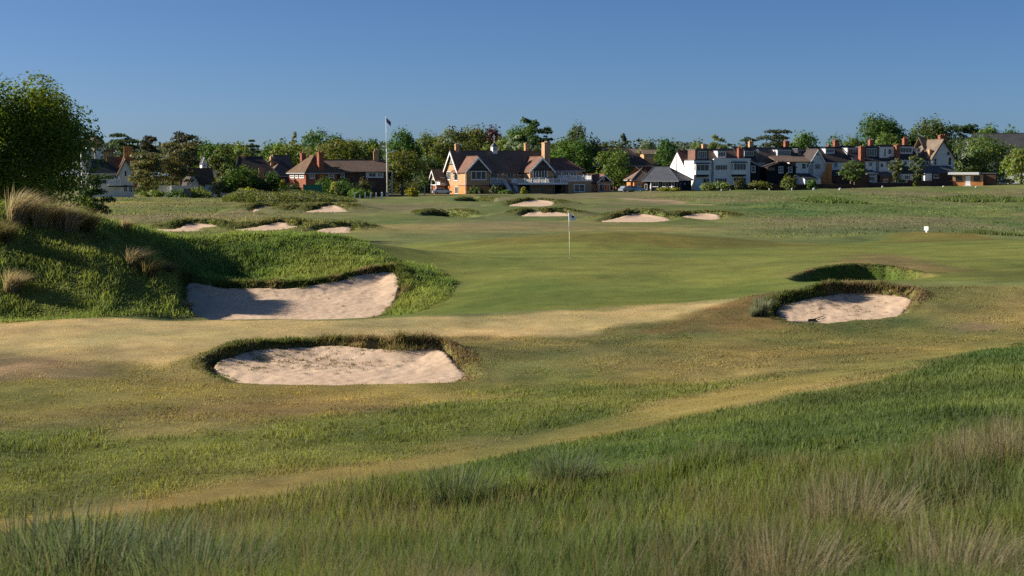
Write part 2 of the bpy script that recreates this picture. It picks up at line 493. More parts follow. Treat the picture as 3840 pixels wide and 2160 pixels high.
C_TAN = (0.385, 0.305, 0.135); C_TAN2 = (0.36, 0.265, 0.10); C_GREEN = (0.155, 0.175, 0.040); C_FAIR = (0.185, 0.18, 0.058)
C_ROUGH = (0.145, 0.150, 0.040); C_LUSH = (0.088, 0.118, 0.030); C_BROWN = (0.192, 0.165, 0.060); C_DUNE = (0.122, 0.152, 0.036)
C_PATH = (0.215, 0.180, 0.055); C_TALL = (0.074, 0.104, 0.023)
ZONES = [
    # far rough right and left of the fairway
    zone([(1700, 610), (1750, 590), (2060, 612), (2800, 606), (2900, 474), (1700, 489), (1600, 500), (1850, 520), (1900, 560), (1830, 585)], (0.130, 0.160, 0.050), 0.10, 0.9, 8),
    zone([(-300, 560), (200, 560), (420, 600), (640, 545), (900, 535), (800, 505), (600, 492), (-300, 492)], (0.165, 0.165, 0.058), 0.12, 0.8, 8),
    zone([(200, 560), (330, 575), (560, 588), (830, 592), (900, 572), (880, 550), (700, 548), (420, 553)], (0.130, 0.140, 0.040), 0.18, 1.0, 3),
    # fairway lines of drier turf
    zone([(900, 562), (1500, 556), (1850, 575), (1700, 584), (1300, 580), (950, 585)], (0.215, 0.195, 0.068), 0.0, 0.2, 10),
    zone([(1560, 499), (1640, 501), (1780, 515), (1770, 519), (1620, 507), (1560, 502)], (0.30, 0.24, 0.14), 0.0, 0.2, 2.0),
    # putting green and surrounds
    zone([(900, 606), (1000, 612), (1150, 606), (1300, 598), (1500, 584), (1700, 588), (1900, 605), (2060, 613), (2230, 602), (2330, 584), (2460, 590), (2560, 604), (2750, 598), (2750, 705), (2400, 710), (2150, 708), (2000, 722),
          (1750, 762), (1400, 778), (1050, 800), (1010, 790), (1090, 765), (1155, 715), (1050, 665)], C_GREEN, 0.0, 0.15, 0.8),
    zone([(2000, 690), (2080, 655), (2200, 642), (2330, 652), (2420, 680), (2330, 690), (2200, 664), (2080, 672), (2030, 700)], (0.185, 0.150, 0.056), 0.0, 0.3, 2.0),
    zone([(2400, 690), (2750, 660), (2750, 705), (2400, 712)], (0.105, 0.118, 0.028), 0.0, 0.2, 2.5),
    zone([(1000, 790), (1150, 740), (1400, 750), (1700, 725), (1900, 700), (1950, 735), (1750, 762), (1400, 778), (1050, 795)], (0.118, 0.145, 0.030), 0.0, 0.15, 4.0),
    zone([(1180, 602), (1300, 597), (1500, 584), (1700, 588), (1900, 605), (2060, 613), (2150, 616), (1900, 628), (1700, 618), (1500, 612), (1250, 618)], (0.142, 0.132, 0.033), 0.0, 0.2, 2.5),  # browner mound turf, its colour also darkened to stand for the shaded front
    zone([(2140, 612), (2240, 602), (2330, 584), (2450, 590), (2540, 603), (2400, 607), (2250, 611)], (0.142, 0.130, 0.033), 0.0, 0.2, 1.5),  # right hand mound likewise: browner turf with shade put into the colour
    # left dune and bank
    zone([(-400, 815), (0, 812), (300, 798), (490, 796), (480, 720), (560, 735), (760, 735), (1000, 700), (1000, 745), (950, 795), (1040, 792), (1100, 765), (1158, 715), (1060, 668), (940, 625), (830, 592), (560, 589),
          (330, 573), (200, 542), (60, 520), (-400, 500)], C_DUNE, 0.17, 1.0, 0.5),
    # tan turf and its drier tongue
    zone([(-300, 818), (0, 814), (300, 800), (700, 804), (1150, 795), (1450, 781), (1750, 765), (2000, 729), (2160, 715), (2200, 712), (2760, 712), (2760, 838), (2576, 900), (2300, 960), (2050, 1000), (1700, 1070), (1400, 1130), (1000, 1180), (600, 1235), (150, 1290), (-300, 1340)],
         C_BROWN, 0.045, 0.8, 1.0),
    zone([(-300, 818), (0, 814), (300, 800), (700, 804), (1150, 795), (1450, 781), (1750, 765), (1900, 745), (1750, 785), (1480, 845), (1250, 850), (1000, 845), (700, 852), (530, 880), (430, 930), (200, 915), (-300, 900)],
         C_TAN, 0.02, 0.35, 1.2),
    zone([(1480, 846), (1750, 795), (1890, 748), (1990, 735), (1950, 800), (1980, 830), (1700, 846)], (0.20, 0.135, 0.052), 0.03, 0.6, 0.8),
    zone([(1900, 835), (2250, 815), (2330, 775), (2576, 850), (2200, 900), (1900, 900), (1500, 870)], (0.20, 0.165, 0.055), 0.04, 0.7, 1.5),
    zone([(-300, 890), (150, 905), (260, 930), (240, 965), (100, 975), (-300, 965)], (0.215, 0.165, 0.085), 0.03, 0.9, 1.6),
    zone([(2330, 815), (2480, 800), (2560, 820), (2500, 835), (2380, 832)], (0.20, 0.15, 0.08), 0.02, 0.6, 1.2),
    zone([(-300, 965), (300, 955), (560, 975), (1180, 968), (1700, 930), (1750, 960), (1100, 1010), (500, 1020), (100, 1060), (-300, 1060)], (0.215, 0.185, 0.055), 0.04, 0.6, 2.0),
    zone([(250, 1045), (500, 1015), (900, 1005), (1050, 1050), (700, 1075), (350, 1075)], (0.185, 0.145, 0.055), 0.05, 0.8, 2.0),
    # greener rough down to the path
    zone([(-300, 1075), (300, 1075), (700, 1050), (1100, 1030), (1300, 985), (1500, 960), (1900, 945), (2010, 945), (1700, 1010), (1400, 1080), (1000, 1162), (600, 1222), (150, 1285), (-300, 1330)], (0.125, 0.142, 0.036), 0.085, 1.0, 2.0),
    # weedy turf on the near side of the path
    zone([(-400, 1345), (150, 1290), (600, 1250), (1000, 1195), (1300, 1140), (1600, 1085), (1900, 1100), (1700, 1300), (1000, 1420), (300, 1480), (-400, 1520)], (0.105, 0.122, 0.030), 0.12, 1.0, 0.6),
    # path
    zone([(-100, 1325), (150, 1285), (600, 1222), (1000, 1162), (1400, 1082), (1700, 1008), (2050, 935), (2350, 878), (2800, 815), (2800, 836), (2576, 864), (2300, 918), (2120, 957), (1850, 1022), (1600, 1082), (1300, 1134), (1000, 1206), (600, 1256), (200, 1302), (-100, 1370)], C_PATH, 0.022, 0.6, 0.5),
    # lush bank below it and the tall grass in front
    zone([(2800, 838), (2576, 872), (2300, 930), (2120, 970), (1850, 1036), (1600, 1096), (1300, 1146), (1050, 1200), (1150, 1270), (1500, 1290), (2800, 1290)], C_LUSH, 0.10, 1.0, 0.9),
]
_fgx = [(-900, 1558), (-300, 1458), (0, 1358), (200, 1376), (600, 1328), (1000, 1280), (1180, 1310), (1500, 1296), (1800, 1241), (2100, 1231), (2400, 1186), (2650, 1126), (3100, 1106)]
_fgp = [hit(x, y) for x, y in _fgx]
ZONES.append(dict(poly=np.array(_fgp + [(40, 6), (12, -8), (-12, -8), (-30, 6)]), col=np.array(C_TALL), h=0.33, shag=1.0, soft=2.0))
# rank grass round each bunker's brow is its own
PLAIN = dict(col=np.array((0.150, 0.168, 0.056)), h=0.0, shag=0.35)


def cover(x, y):
    """colour, grass height and raggedness of the turf at points"""
    n = len(x)
    r = np.hypot(x, y)
    col = np.tile(PLAIN['col'], (n, 1)); h = np.full(n, PLAIN['h']); sh = np.full(n, PLAIN['shag'])
    wob = (fbm(x / 1.7 + 3, y / 1.7, 3) - 0.5) + 1.3 * (fbm(x / 5.5 + 13, y / 5.5, 3) - 0.5)
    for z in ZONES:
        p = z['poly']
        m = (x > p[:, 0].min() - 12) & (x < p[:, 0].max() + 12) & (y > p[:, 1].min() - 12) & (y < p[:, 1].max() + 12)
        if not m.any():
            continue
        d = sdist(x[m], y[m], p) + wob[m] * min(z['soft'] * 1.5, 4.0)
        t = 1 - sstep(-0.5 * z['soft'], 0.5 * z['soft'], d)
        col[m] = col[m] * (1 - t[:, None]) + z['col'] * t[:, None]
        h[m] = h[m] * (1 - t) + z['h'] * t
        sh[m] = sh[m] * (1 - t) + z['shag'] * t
    # patches: drier, greyer and greener, stretched like wind-dried turf
    fr_ = sstep(45, 110, r)
    a = (fbm(x / 1.3, y / 1.7, 4) - 0.5) * (1 - fr_) + (fbm(x / 5.5, y / 8, 4) - 0.5) * fr_
    b2 = (fbm(x / 4.2 + 40, y / 6.0, 3) - 0.5) * (1 - fr_) + (fbm(x / 15 + 40, y / 24, 3) - 0.5) * fr_
    k = (0.5 + 0.6 * sh)[:, None]
    col = col * (1 + k * (0.9 * a[:, None] * np.array([1.0, 0.75, 0.7]) + 0.9 * b2[:, None] * np.array([1.15, 0.55, 0.7])))
    mown = (1 - sstep(0.25, 0.45, sh)) * sstep(44, 48, r)
    col = col * (1 + (mown * 0.42 * (fbm(x / 9 + 2, y / 1.1, 3) - 0.5))[:, None] * np.array([1.15, 0.9, 0.8]))
    far = sstep(95, 140, r)
    g = sstep(0.5, 0.68, fbm(x / 16 + 70, y / 30, 3)) * far * 0.65
    col = col * (1 - g[:, None]) + np.array((0.175, 0.145, 0.085)) * g[:, None]
    g = sstep(0.55, 0.7, fbm(x / 13 + 7, y / 22 + 31, 3)) * far * 0.6
    col = col * (1 - g[:, None]) + np.array((0.085, 0.125, 0.032)) * g[:, None]
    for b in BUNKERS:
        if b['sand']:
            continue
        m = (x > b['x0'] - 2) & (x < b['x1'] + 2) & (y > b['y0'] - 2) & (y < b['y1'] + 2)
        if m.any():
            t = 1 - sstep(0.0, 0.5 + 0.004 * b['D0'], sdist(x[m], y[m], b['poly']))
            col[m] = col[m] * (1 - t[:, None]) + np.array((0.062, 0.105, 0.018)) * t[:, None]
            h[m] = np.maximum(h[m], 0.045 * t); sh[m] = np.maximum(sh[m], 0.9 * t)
    return np.clip(col, 0.004, 0.8), np.clip(h, 0, 1), sh


# ------------------------------------------------------------------ ground sheet (finer where the bunkers are, coarse behind the camera)
def ring_radii():
    r = [1.2]
    dense = [(32.3, 39.2, 0.0017), (42.2, 49.5, 0.0019), (50.5, 62, 0.0019), (107, 123, 0.0026), (131, 160, 0.003), (166, 183, 0.003), (192, 212, 0.004), (243, 270, 0.006)]
    while r[-1] < 430:
        q = r[-1]
        st = 0.05 if q < 5 else 0.013 if q < 30 else 0.0075 if q < 110 else 0.011
        for a, b2, s in dense:
            if a <= q <= b2: st = s
        r.append(q * (1 + st))
    while r[-1] < 6000:
        r.append(r[-1] * 1.12)
    return np.array(r)


RR = ring_radii()
view = np.linspace(-0.40, 0.40, 410)
AZ = np.concatenate([np.linspace(-math.pi, -0.42, 36)[:-1], [-0.42], view, [0.42], np.linspace(0.42, math.pi, 36)[1:-1]])
gx = (RR[:, None] * np.sin(AZ)[None, :]).ravel(); gy = (RR[:, None] * np.cos(AZ)[None, :]).ravel()
gzv = ground_z(gx, gy)
na, nr = len(AZ), len(RR)
ii = np.arange(nr - 1)[:, None] * na; jj = np.arange(na)[None, :]
j2 = (jj + 1) % na
GF = np.stack([ii + jj, ii + j2, ii + na + j2, ii + na + jj], -1).reshape(-1, 4)[:, ::-1]
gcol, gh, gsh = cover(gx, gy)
# far beyond the gardens: dull town green
V = np.stack([gx, gy, gzv], 1)
# centre cap
ci = len(V)
V = np.concatenate([V, [[0, 0, gzv[:na].mean()]]])
gcol = np.concatenate([gcol, gcol[:1]]); gsh = np.concatenate([gsh, gsh[:1]])
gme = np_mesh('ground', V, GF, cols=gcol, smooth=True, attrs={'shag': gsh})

m, nt, b = mat_base('turf', 0.95, 0.1)
at = N(nt, 'ShaderNodeAttribute', attribute_name='tint'); ash = N(nt, 'ShaderNodeAttribute', attribute_name='shag')
tc = N(nt, 'ShaderNodeTexCoord')
n1 = N(nt, 'ShaderNodeTexNoise', i_Scale=1.1, i_Detail=8.0, i_Roughness=0.7)
n2 = N(nt, 'ShaderNodeTexNoise', i_Scale=11.0, i_Detail=9.0, i_Roughness=0.92)
n4 = N(nt, 'ShaderNodeTexNoise', i_Scale=0.22, i_Detail=6.0, i_Roughness=0.7)
for q in (n1, n2, n4): nt.links.new(tc.outputs['Object'], q.inputs['Vector'])
ad = N(nt, 'ShaderNodeMath', operation='ADD'); nt.links.new(n1.outputs['Fac'], ad.inputs[0]); nt.links.new(n2.outputs['Fac'], ad.inputs[1])
ad2 = N(nt, 'ShaderNodeMath', operation='ADD'); nt.links.new(ad.outputs[0], ad2.inputs[0]); nt.links.new(n4.outputs['Fac'], ad2.inputs[1])
mr = N(nt, 'ShaderNodeMapRange'); mr.inputs['From Min'].default_value = 1.15; mr.inputs['From Max'].default_value = 1.85
mr.inputs['To Min'].default_value = 0.45; mr.inputs['To Max'].default_value = 1.55
nt.links.new(ad2.outputs[0], mr.inputs['Value'])
# smooth turf varies less
lerp = N(nt, 'ShaderNodeMix', data_type='FLOAT')
sc_ = N(nt, 'ShaderNodeMapRange'); sc_.inputs['To Min'].default_value = 0.5; sc_.inputs['To Max'].default_value = 1.0
nt.links.new(ash.outputs['Fac'], sc_.inputs['Value'])
nt.links.new(sc_.outputs[0], lerp.inputs[0]); lerp.inputs[2].default_value = 1.0; nt.links.new(mr.outputs[0], lerp.inputs[3])
mu = N(nt, 'ShaderNodeVectorMath', operation='SCALE'); nt.links.new(at.outputs['Color'], mu.inputs[0]); nt.links.new(lerp.outputs[0], mu.inputs['Scale'])
nt.links.new(mu.outputs[0], b.inputs['Base Color'])
bp = N(nt, 'ShaderNodeBump', i_Distance=0.06)
nt.links.new(ad.outputs[0], bp.inputs['Height'])
bs = N(nt, 'ShaderNodeMath', operation='MULTIPLY'); nt.links.new(sc_.outputs[0], bs.inputs[0]); bs.inputs[1].default_value = 0.55
nt.links.new(bs.outputs[0], bp.inputs['Strength'])
nt.links.new(bp.outputs['Normal'], b.inputs['Normal'])
ground = tag(link('ground', gme, m), kind='structure')

# ------------------------------------------------------------------ sand
m, nt, b = mat_base('sand', 0.95, 0.1)
tc = N(nt, 'ShaderNodeTexCoord')
n1 = N(nt, 'ShaderNodeTexNoise', i_Scale=0.9, i_Detail=7.0, i_Roughness=0.65)
n2 = N(nt, 'ShaderNodeTexNoise', i_Scale=5.5, i_Detail=6.0, i_Roughness=0.7)
vo = N(nt, 'ShaderNodeTexVoronoi', i_Scale=3.2); vo.feature = 'SMOOTH_F1'
for q in (n1, n2, vo): nt.links.new(tc.outputs['Object'], q.inputs['Vector'])
rm = N(nt, 'ShaderNodeValToRGB')
rm.color_ramp.elements[0].position = 0.3; rm.color_ramp.elements[1].position = 0.66
rm.color_ramp.elements[0].color = (0.50, 0.36, 0.238, 1); rm.color_ramp.elements[1].color = (0.68, 0.52, 0.37, 1)
mxn = N(nt, 'ShaderNodeMix', data_type='FLOAT'); mxn.inputs[0].default_value = 0.45
nt.links.new(n1.outputs['Fac'], mxn.inputs[2]); nt.links.new(n2.outputs['Fac'], mxn.inputs[3])
nt.links.new(mxn.outputs[0], rm.inputs['Fac']); nt.links.new(rm.outputs['Color'], b.inputs['Base Color'])
adv = N(nt, 'ShaderNodeMath', operation='ADD'); nt.links.new(n2.outputs['Fac'], adv.inputs[0]); nt.links.new(vo.outputs['Distance'], adv.inputs[1])
bp = N(nt, 'ShaderNodeBump', i_Strength=0.4, i_Distance=0.05)
nt.links.new(adv.outputs[0], bp.inputs['Height']); nt.links.new(bp.outputs['Normal'], b.inputs['Normal'])


def sand_z(b, x, y, sdv):
    k = min(1.0, 45 / b['D0'])
    z = floor_z(b, y) - 0.03
    back = sstep(0.3, 0.9, (y - b['y0']) / (b['y1'] - b['y0']))
    z = z + back * 0.10 * sstep(-1.1, 0.1, sdv) - 0.05 * (1 - back)
    z = z + back * b['lip_b'] * (0.4 if 50 < b['D0'] < 60 else 0.32 if b['D0'] < 50 else 0.15) * sstep(-0.9 * (b['D0'] / 45) ** 0.5, 0.05, sdv) * (0.75 + 0.4 * fbm(x / 1.1 + 5, y / 3, 2))
    z = z + (fbm(x * 1.1, y * 1.1, 2) - 0.5) * 0.05 + (fbm(x * 5, y * 5, 2) - 0.5) * 0.035 * k
    return z


for b in BUNKERS:
    if not b['sand']:
        continue
    st = 0.07 if b['D0'] < 60 else 0.22
    g = 0.35 if b['D0'] < 60 else 0.6
    xs = np.arange(b['x0'] - g, b['x1'] + g, st); ys = np.arange(b['y0'] - g, b['y1'] + g, st)
    X, Y = np.meshgrid(xs, ys)
    sdv = sdist(X.ravel(), Y.ravel(), b['poly'])
    Z = sand_z(b, X.ravel(), Y.ravel(), sdv)
    Z = np.where(sdv > 0.0, np.minimum(Z, np.maximum(ground_z(X.ravel(), Y.ravel()) - 0.03, floor_z(b, Y.ravel()) - 0.1)), Z)
    keep = (sdv < g).reshape(X.shape)
    nx = len(xs)
    idx = np.arange(X.size).reshape(X.shape)
    F = np.stack([idx[:-1, :-1], idx[:-1, 1:], idx[1:, 1:], idx[1:, :-1]], -1)
    fk = keep[:-1, :-1] & keep[:-1, 1:] & keep[1:, 1:] & keep[1:, :-1]
    F = F[fk]
    used, inv = np.unique(F.ravel(), return_inverse=True)
    cx, cy = b['poly'].mean(0)
    cz = floor_z(b, cy)
    Vv = np.stack([X.ravel()[used] - cx, Y.ravel()[used] - cy, Z[used] - cz], 1)
    me = np_mesh('sand_bunker', Vv, inv.reshape(-1, 4), smooth=True)
    tag(link('sand_bunker', me, MATS['sand'], loc=(cx, cy, cz)), b['label'], 'bunker', b['group'] or 'sand bunkers near the green')

# ------------------------------------------------------------------ grass: single blades, bent and tapering, each with its own tint
MATS['grass'] = mat_leaf('grass', 0.46, False, tmul=(1.25, 1.2, 0.75))


def blades(name, label, P, L, Wd, col, seed, segs=2, lean=0.45, wind=0.18, heads=None):
    """one mesh of n blades: roots P, lengths L, widths Wd, colours col"""
    rs = np.random.RandomState(seed)
    n = len(P)
    da = rs.rand(n) * 6.283; ln = lean * (0.25 + rs.rand(n))
    dx = np.cos(da) * ln + wind * (0.4 + 1.2 * rs.rand(n)); dy = np.sin(da) * ln
    fa = rs.rand(n) * 3.1416
    wx = np.cos(fa) * Wd * 0.5; wy = np.sin(fa) * Wd * 0.5
    V = []; Cc = []
    for s in range(segs + 1):
        t = s / segs
        x = P[:, 0] + dx * L * t ** 1.7; y = P[:, 1] + dy * L * t ** 1.7
        z = P[:, 2] + L * (t - 0.22 * np.hypot(dx, dy) * t * t)
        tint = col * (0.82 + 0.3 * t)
        if heads is not None:
            tint = tint * (1 - heads[:, None] * t) + np.array((0.21, 0.165, 0.105)) * heads[:, None] * t
        if s < segs:
            q = 1 - t ** 1.5 * 0.8
            V.append(np.stack([x - wx * q, y - wy * q, z], 1)); V.append(np.stack([x + wx * q, y + wy * q, z], 1)); Cc += [tint, tint]
        else:
            V.append(np.stack([x, y, z], 1)); Cc.append(tint)
    k = len(V)
    V = np.stack(V, 1).reshape(-1, 3); Cc = np.stack(Cc, 1).reshape(-1, 3)
    b0 = np.arange(n) * k
    F = []
    for s in range(segs - 1):
        q = b0 + 2 * s
        F += [np.stack([q, q + 1, q + 3], 1), np.stack([q, q + 3, q + 2], 1)]
    q = b0 + 2 * (segs - 1)
    F.append(np.stack([q, q + 1, q + 2], 1))
    me = np_mesh(name, V, np.concatenate(F), cols=np.clip(Cc, 0.003, 0.9))
    return tag(link(name, me, MATS['grass']), label, 'grass', kind='stuff')


def sector(rs, n, r0, r1, a0=-0.385, a1=0.385, p=2.0):
    """n points over a sector; p = 2 spreads evenly over the ground, less crowds them near"""
    u = rs.rand(n)
    r = (r0 ** p + u * (r1 ** p - r0 ** p)) ** (1 / p)
    a = a0 + rs.rand(n) * (a1 - a0)
    return r * np.sin(a), r * np.cos(a)


def in_sand(x, y, grow=0.0):
    m = np.zeros(len(x), bool)
    for b in BUNKERS:
        if not b['sand']: continue
        q = (x > b['x0'] - 1) & (x < b['x1'] + 1) & (y > b['y0'] - 1) & (y < b['y1'] + 1)
        if q.any():
            idx = np.nonzero(q)[0]
            m[idx] |= sdist(x[idx], y[idx], b['poly']) < grow
    return m


rs = np.random.RandomState(5)
# tall grass in front of the camera: roots gathered into tufts
x, y = sector(rs, 185000, 4.4, 19, -0.41, 0.41, p=0.9)
tuft = rs.randint(0, len(x), len(x)) // 14 * 14
near_t = rs.rand(len(x)) < 0.55
x = np.where(near_t, x[tuft] + rs.randn(len(x)) * 0.05, x); y = np.where(near_t, y[tuft] + rs.randn(len(x)) * 0.05, y)
col, h, sh = cover(x, y)
k = h > 0.1
x, y, col, h = x[k], y[k], col[k], h[k]
n = len(x); r = np.hypot(x, y)
hv = h * (0.35 + 1.1 * fbm(x / 0.8, y / 0.8, 3)) * (0.55 + 0.75 * rs.rand(n))
cv = col * (0.65 + 0.7 * rs.rand(n, 1)) * 1.65
dry = np.clip(sstep(0.60, 0.78, fbm(x / 0.8 + 30, y / 1.1, 3)) * 0.55 + (rs.rand(n) < 0.05) * 0.7, 0, 1)[:, None]
cv = cv * (1 - dry) + np.array((0.20, 0.165, 0.090)) * dry
blu = sstep(0.5, 0.66, fbm(x / 1.3 + 60, y / 1.3 + 9, 3))[:, None] * 0.55
cv = cv * (1 - blu) + np.array((0.070, 0.120, 0.045)) * blu
big_ = fbm(x / 2.2 + 90, y / 2.2, 3)
cv = cv * (0.72 + 0.6 * big_)[:, None]
hv = hv * (0.75 + 0.55 * big_)
hd = (rs.rand(n) < 0.04 + 0.22 * sstep(0.5, 0.65, fbm(x / 1.1 + 50, y / 1.1, 2))) * 1.0
hv = hv * (1 + 0.45 * hd)
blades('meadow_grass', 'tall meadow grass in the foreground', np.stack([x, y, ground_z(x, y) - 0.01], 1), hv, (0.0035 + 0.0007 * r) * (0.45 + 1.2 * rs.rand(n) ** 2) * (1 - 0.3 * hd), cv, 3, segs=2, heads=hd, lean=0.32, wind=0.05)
print('meadow', n)


def rough_patch(name, label, n, r0, r1, a0=-0.385, a1=0.385, hmul=1.0, hmin=0.012, p=1.1, hmax=0.30, wk=0.00075, bright=1.4):
    x, y = sector(rs, n, r0, r1, a0, a1, p)
    col, h, sh = cover(x, y)
    k = (h > hmin) & (h < hmax) & ~in_sand(x, y, 0.05)
    x, y, col, h = x[k], y[k], col[k], h[k]
    n = len(x)
    r = np.hypot(x, y)
    sc = np.where(r > 95, 2.6, 1.0)
    patch = fbm(x / (0.7 * sc), y / (0.9 * sc), 3)
    hv = h * hmul * (0.25 + 1.7 * patch ** 1.5) * (0.4 + 0.9 * rs.rand(n))
    cv = col * (0.65 + 0.7 * rs.rand(n, 1)) * (0.55 + 0.9 * fbm(x / (0.9 * sc) + 5, y / (1.1 * sc), 3))[:, None] * bright * np.array([0.95, 1.0, 1.05])
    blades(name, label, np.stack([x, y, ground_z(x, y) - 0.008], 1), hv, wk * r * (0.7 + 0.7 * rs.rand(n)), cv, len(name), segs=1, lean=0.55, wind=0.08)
    print(name, n)


rough_patch('rough_grass', 'rough grass between the path and the near bunkers', 340000, 11, 50)
rough_patch('dune_grass', 'rank grass on the dune and bank at left', 190000, 46, 72, -0.385, -0.02, hmul=1.15, hmin=0.05, bright=1.8)
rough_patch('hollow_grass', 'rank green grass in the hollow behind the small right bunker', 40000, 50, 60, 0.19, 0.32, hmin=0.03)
rough_patch('far_rough', 'rough grass on the far side of the fairway', 90000, 95, 330, hmul=1.5, wk=0.0008)

# shaggy fringe on the bunker brows
bx, by, bh, bw, bc = [], [], [], [], []
for b in BUNKERS:
    P = b['poly']; near = b['D0'] < 60
    seg = np.hypot(*(np.roll(P, -1, 0) - P).T); tot = seg.sum()
    n = int(tot * (1100 if near else 260)); cum = np.cumsum(seg)
    t = rs.rand(n) * tot; i = np.searchsorted(cum, t); i = np.clip(i, 0, len(P) - 1)
    f = 1 - (cum[i] - t) / seg[i]
    q = P[i] * (1 - f[:, None]) + np.roll(P, -1, 0)[i] * f[:, None]
    cen = P.mean(0)
    tan = (np.roll(P, -1, 0)[i] - P[i]) / seg[i][:, None]
    nrm = np.stack([tan[:, 1], -tan[:, 0]], 1)
    flip = np.sign(((q - cen) * nrm).sum(1)); nrm = nrm * flip[:, None]
    off = (0.0 + rs.rand(n) ** 1.6 * (0.7 if near else 2.4)) - (0.10 if near else 0.0)
    q = q + nrm * off[:, None]
    back = sstep(0.3, 0.8, (q[:, 1] - b['y0']) / (b['y1'] - b['y0']))
    left = sstep(0.25, 0.0, (q[:, 0] - b['x0']) / (b['x1'] - b['x0']))
    right = sstep(0.8, 1.0, (q[:, 0] - b['x0']) / (b['x1'] - b['x0']))
    off = np.maximum(off, 0)
    if b['sand'] and near:
        back = np.maximum(back, np.maximum(0.4 * left, 0.35 * right))
        hh = (0.025 + 0.25 * back) * (0.3 + 1.2 * fbm(q[:, 0] / 0.6, q[:, 1] / 0.6, 2)) * np.exp(-off * 1.1)
    elif near:
        hh = 0.035 * back + 0.008
    else:
        hh = (0.03 + 0.26 * back) * (0.25 + 1.3 * fbm(q[:, 0] / 1.5, q[:, 1] / 1.5, 2)) * np.exp(-off * 0.35)
    if not b['sand']: off = off * 0.4
    keep = rs.rand(n) < (0.2 if b['sand'] else 0.0) + 0.8 * back
    dry = sstep(0.42, 0.6, fbm(q[:, 0] / 0.9 + 12, q[:, 1] / 0.9, 3))[:, None] * (1 if near else 0.45)
    fxr = (q[:, 0] - b['x0']) / (b['x1'] - b['x0'])
    if b is BUNKERS[0] or b is BUNKERS[2]:
        dry = np.clip(dry * (0.35 + 0.65 * sstep(0.3, 0.6, fxr))[:, None] + (sstep(0.5, 0.68, fxr) * 0.6)[:, None], 0, 1)
        hh = hh * (0.8 + 0.5 * sstep(0.55, 0.7, fxr) * (1 - sstep(0.85, 0.95, fxr)))
    cc = np.array((0.105, 0.135, 0.034)) * (1 - dry) + np.array((0.25, 0.195, 0.10)) * dry
    cc = cc * (0.6 + 0.8 * rs.rand(n, 1))
    bx.append(q[keep, 0]); by.append(q[keep, 1]); bh.append(hh[keep]); bc.append(cc[keep]); bw.append(np.full(keep.sum(), 0.0007 * b['D0']))
x = np.concatenate(bx); y = np.concatenate(by); h = np.concatenate(bh); w_ = np.concatenate(bw) * (0.7 + 0.7 * rs.rand(len(x))); cv = np.concatenate(bc)
n = len(x)
blades('bunker_fringe', 'shaggy grass fringe along the bunker brows', np.stack([x, y, ground_z(x, y) - 0.01], 1), h * (0.6 + 0.8 * rs.rand(n)), w_, cv, 9, segs=2, lean=0.7)
print('fringe', n)
# weeds and blown stalks caught on the sand
x, y, z = [], [], []
for (b, n, fx, fy) in ((BUNKERS[0], 190, 0.30, 0.70), (BUNKERS[2], 60, 0.45, 0.7), (BUNKERS[1], 40, 0.6, 0.75)):
    px = b['x0'] + (b['x1'] - b['x0']) * np.clip(fx + rs.randn(n) * 0.2, 0.02, 0.98); py = b['y0'] + (b['y1'] - b['y0']) * np.clip(fy + rs.randn(n) * 0.14, 0.05, 0.98)
    px = np.repeat(px, 12) + rs.randn(n * 12) * 0.05; py = np.repeat(py, 12) + rs.randn(n * 12) * 0.05
    s_ = sdist(px, py, b['poly']); q = s_ < -0.1
    x.append(px[q]); y.append(py[q]); z.append(sand_z(b, px[q], py[q], s_[q]))
z = np.concatenate(z); x = np.concatenate(x); y = np.concatenate(y)
n = len(x)
cv = np.where(rs.rand(n, 1) < 0.6, np.array([[0.20, 0.15, 0.08]]), np.array([[0.10, 0.12, 0.04]])) * (0.6 + 0.8 * rs.rand(n, 1))
blades('sand_weeds', 'sparse weeds growing through the bunker sand', np.stack([x, y, z - 0.005], 1), 0.02 + 0.06 * rs.rand(n), np.full(n, 0.02), cv, 4, segs=1, lean=1.2)

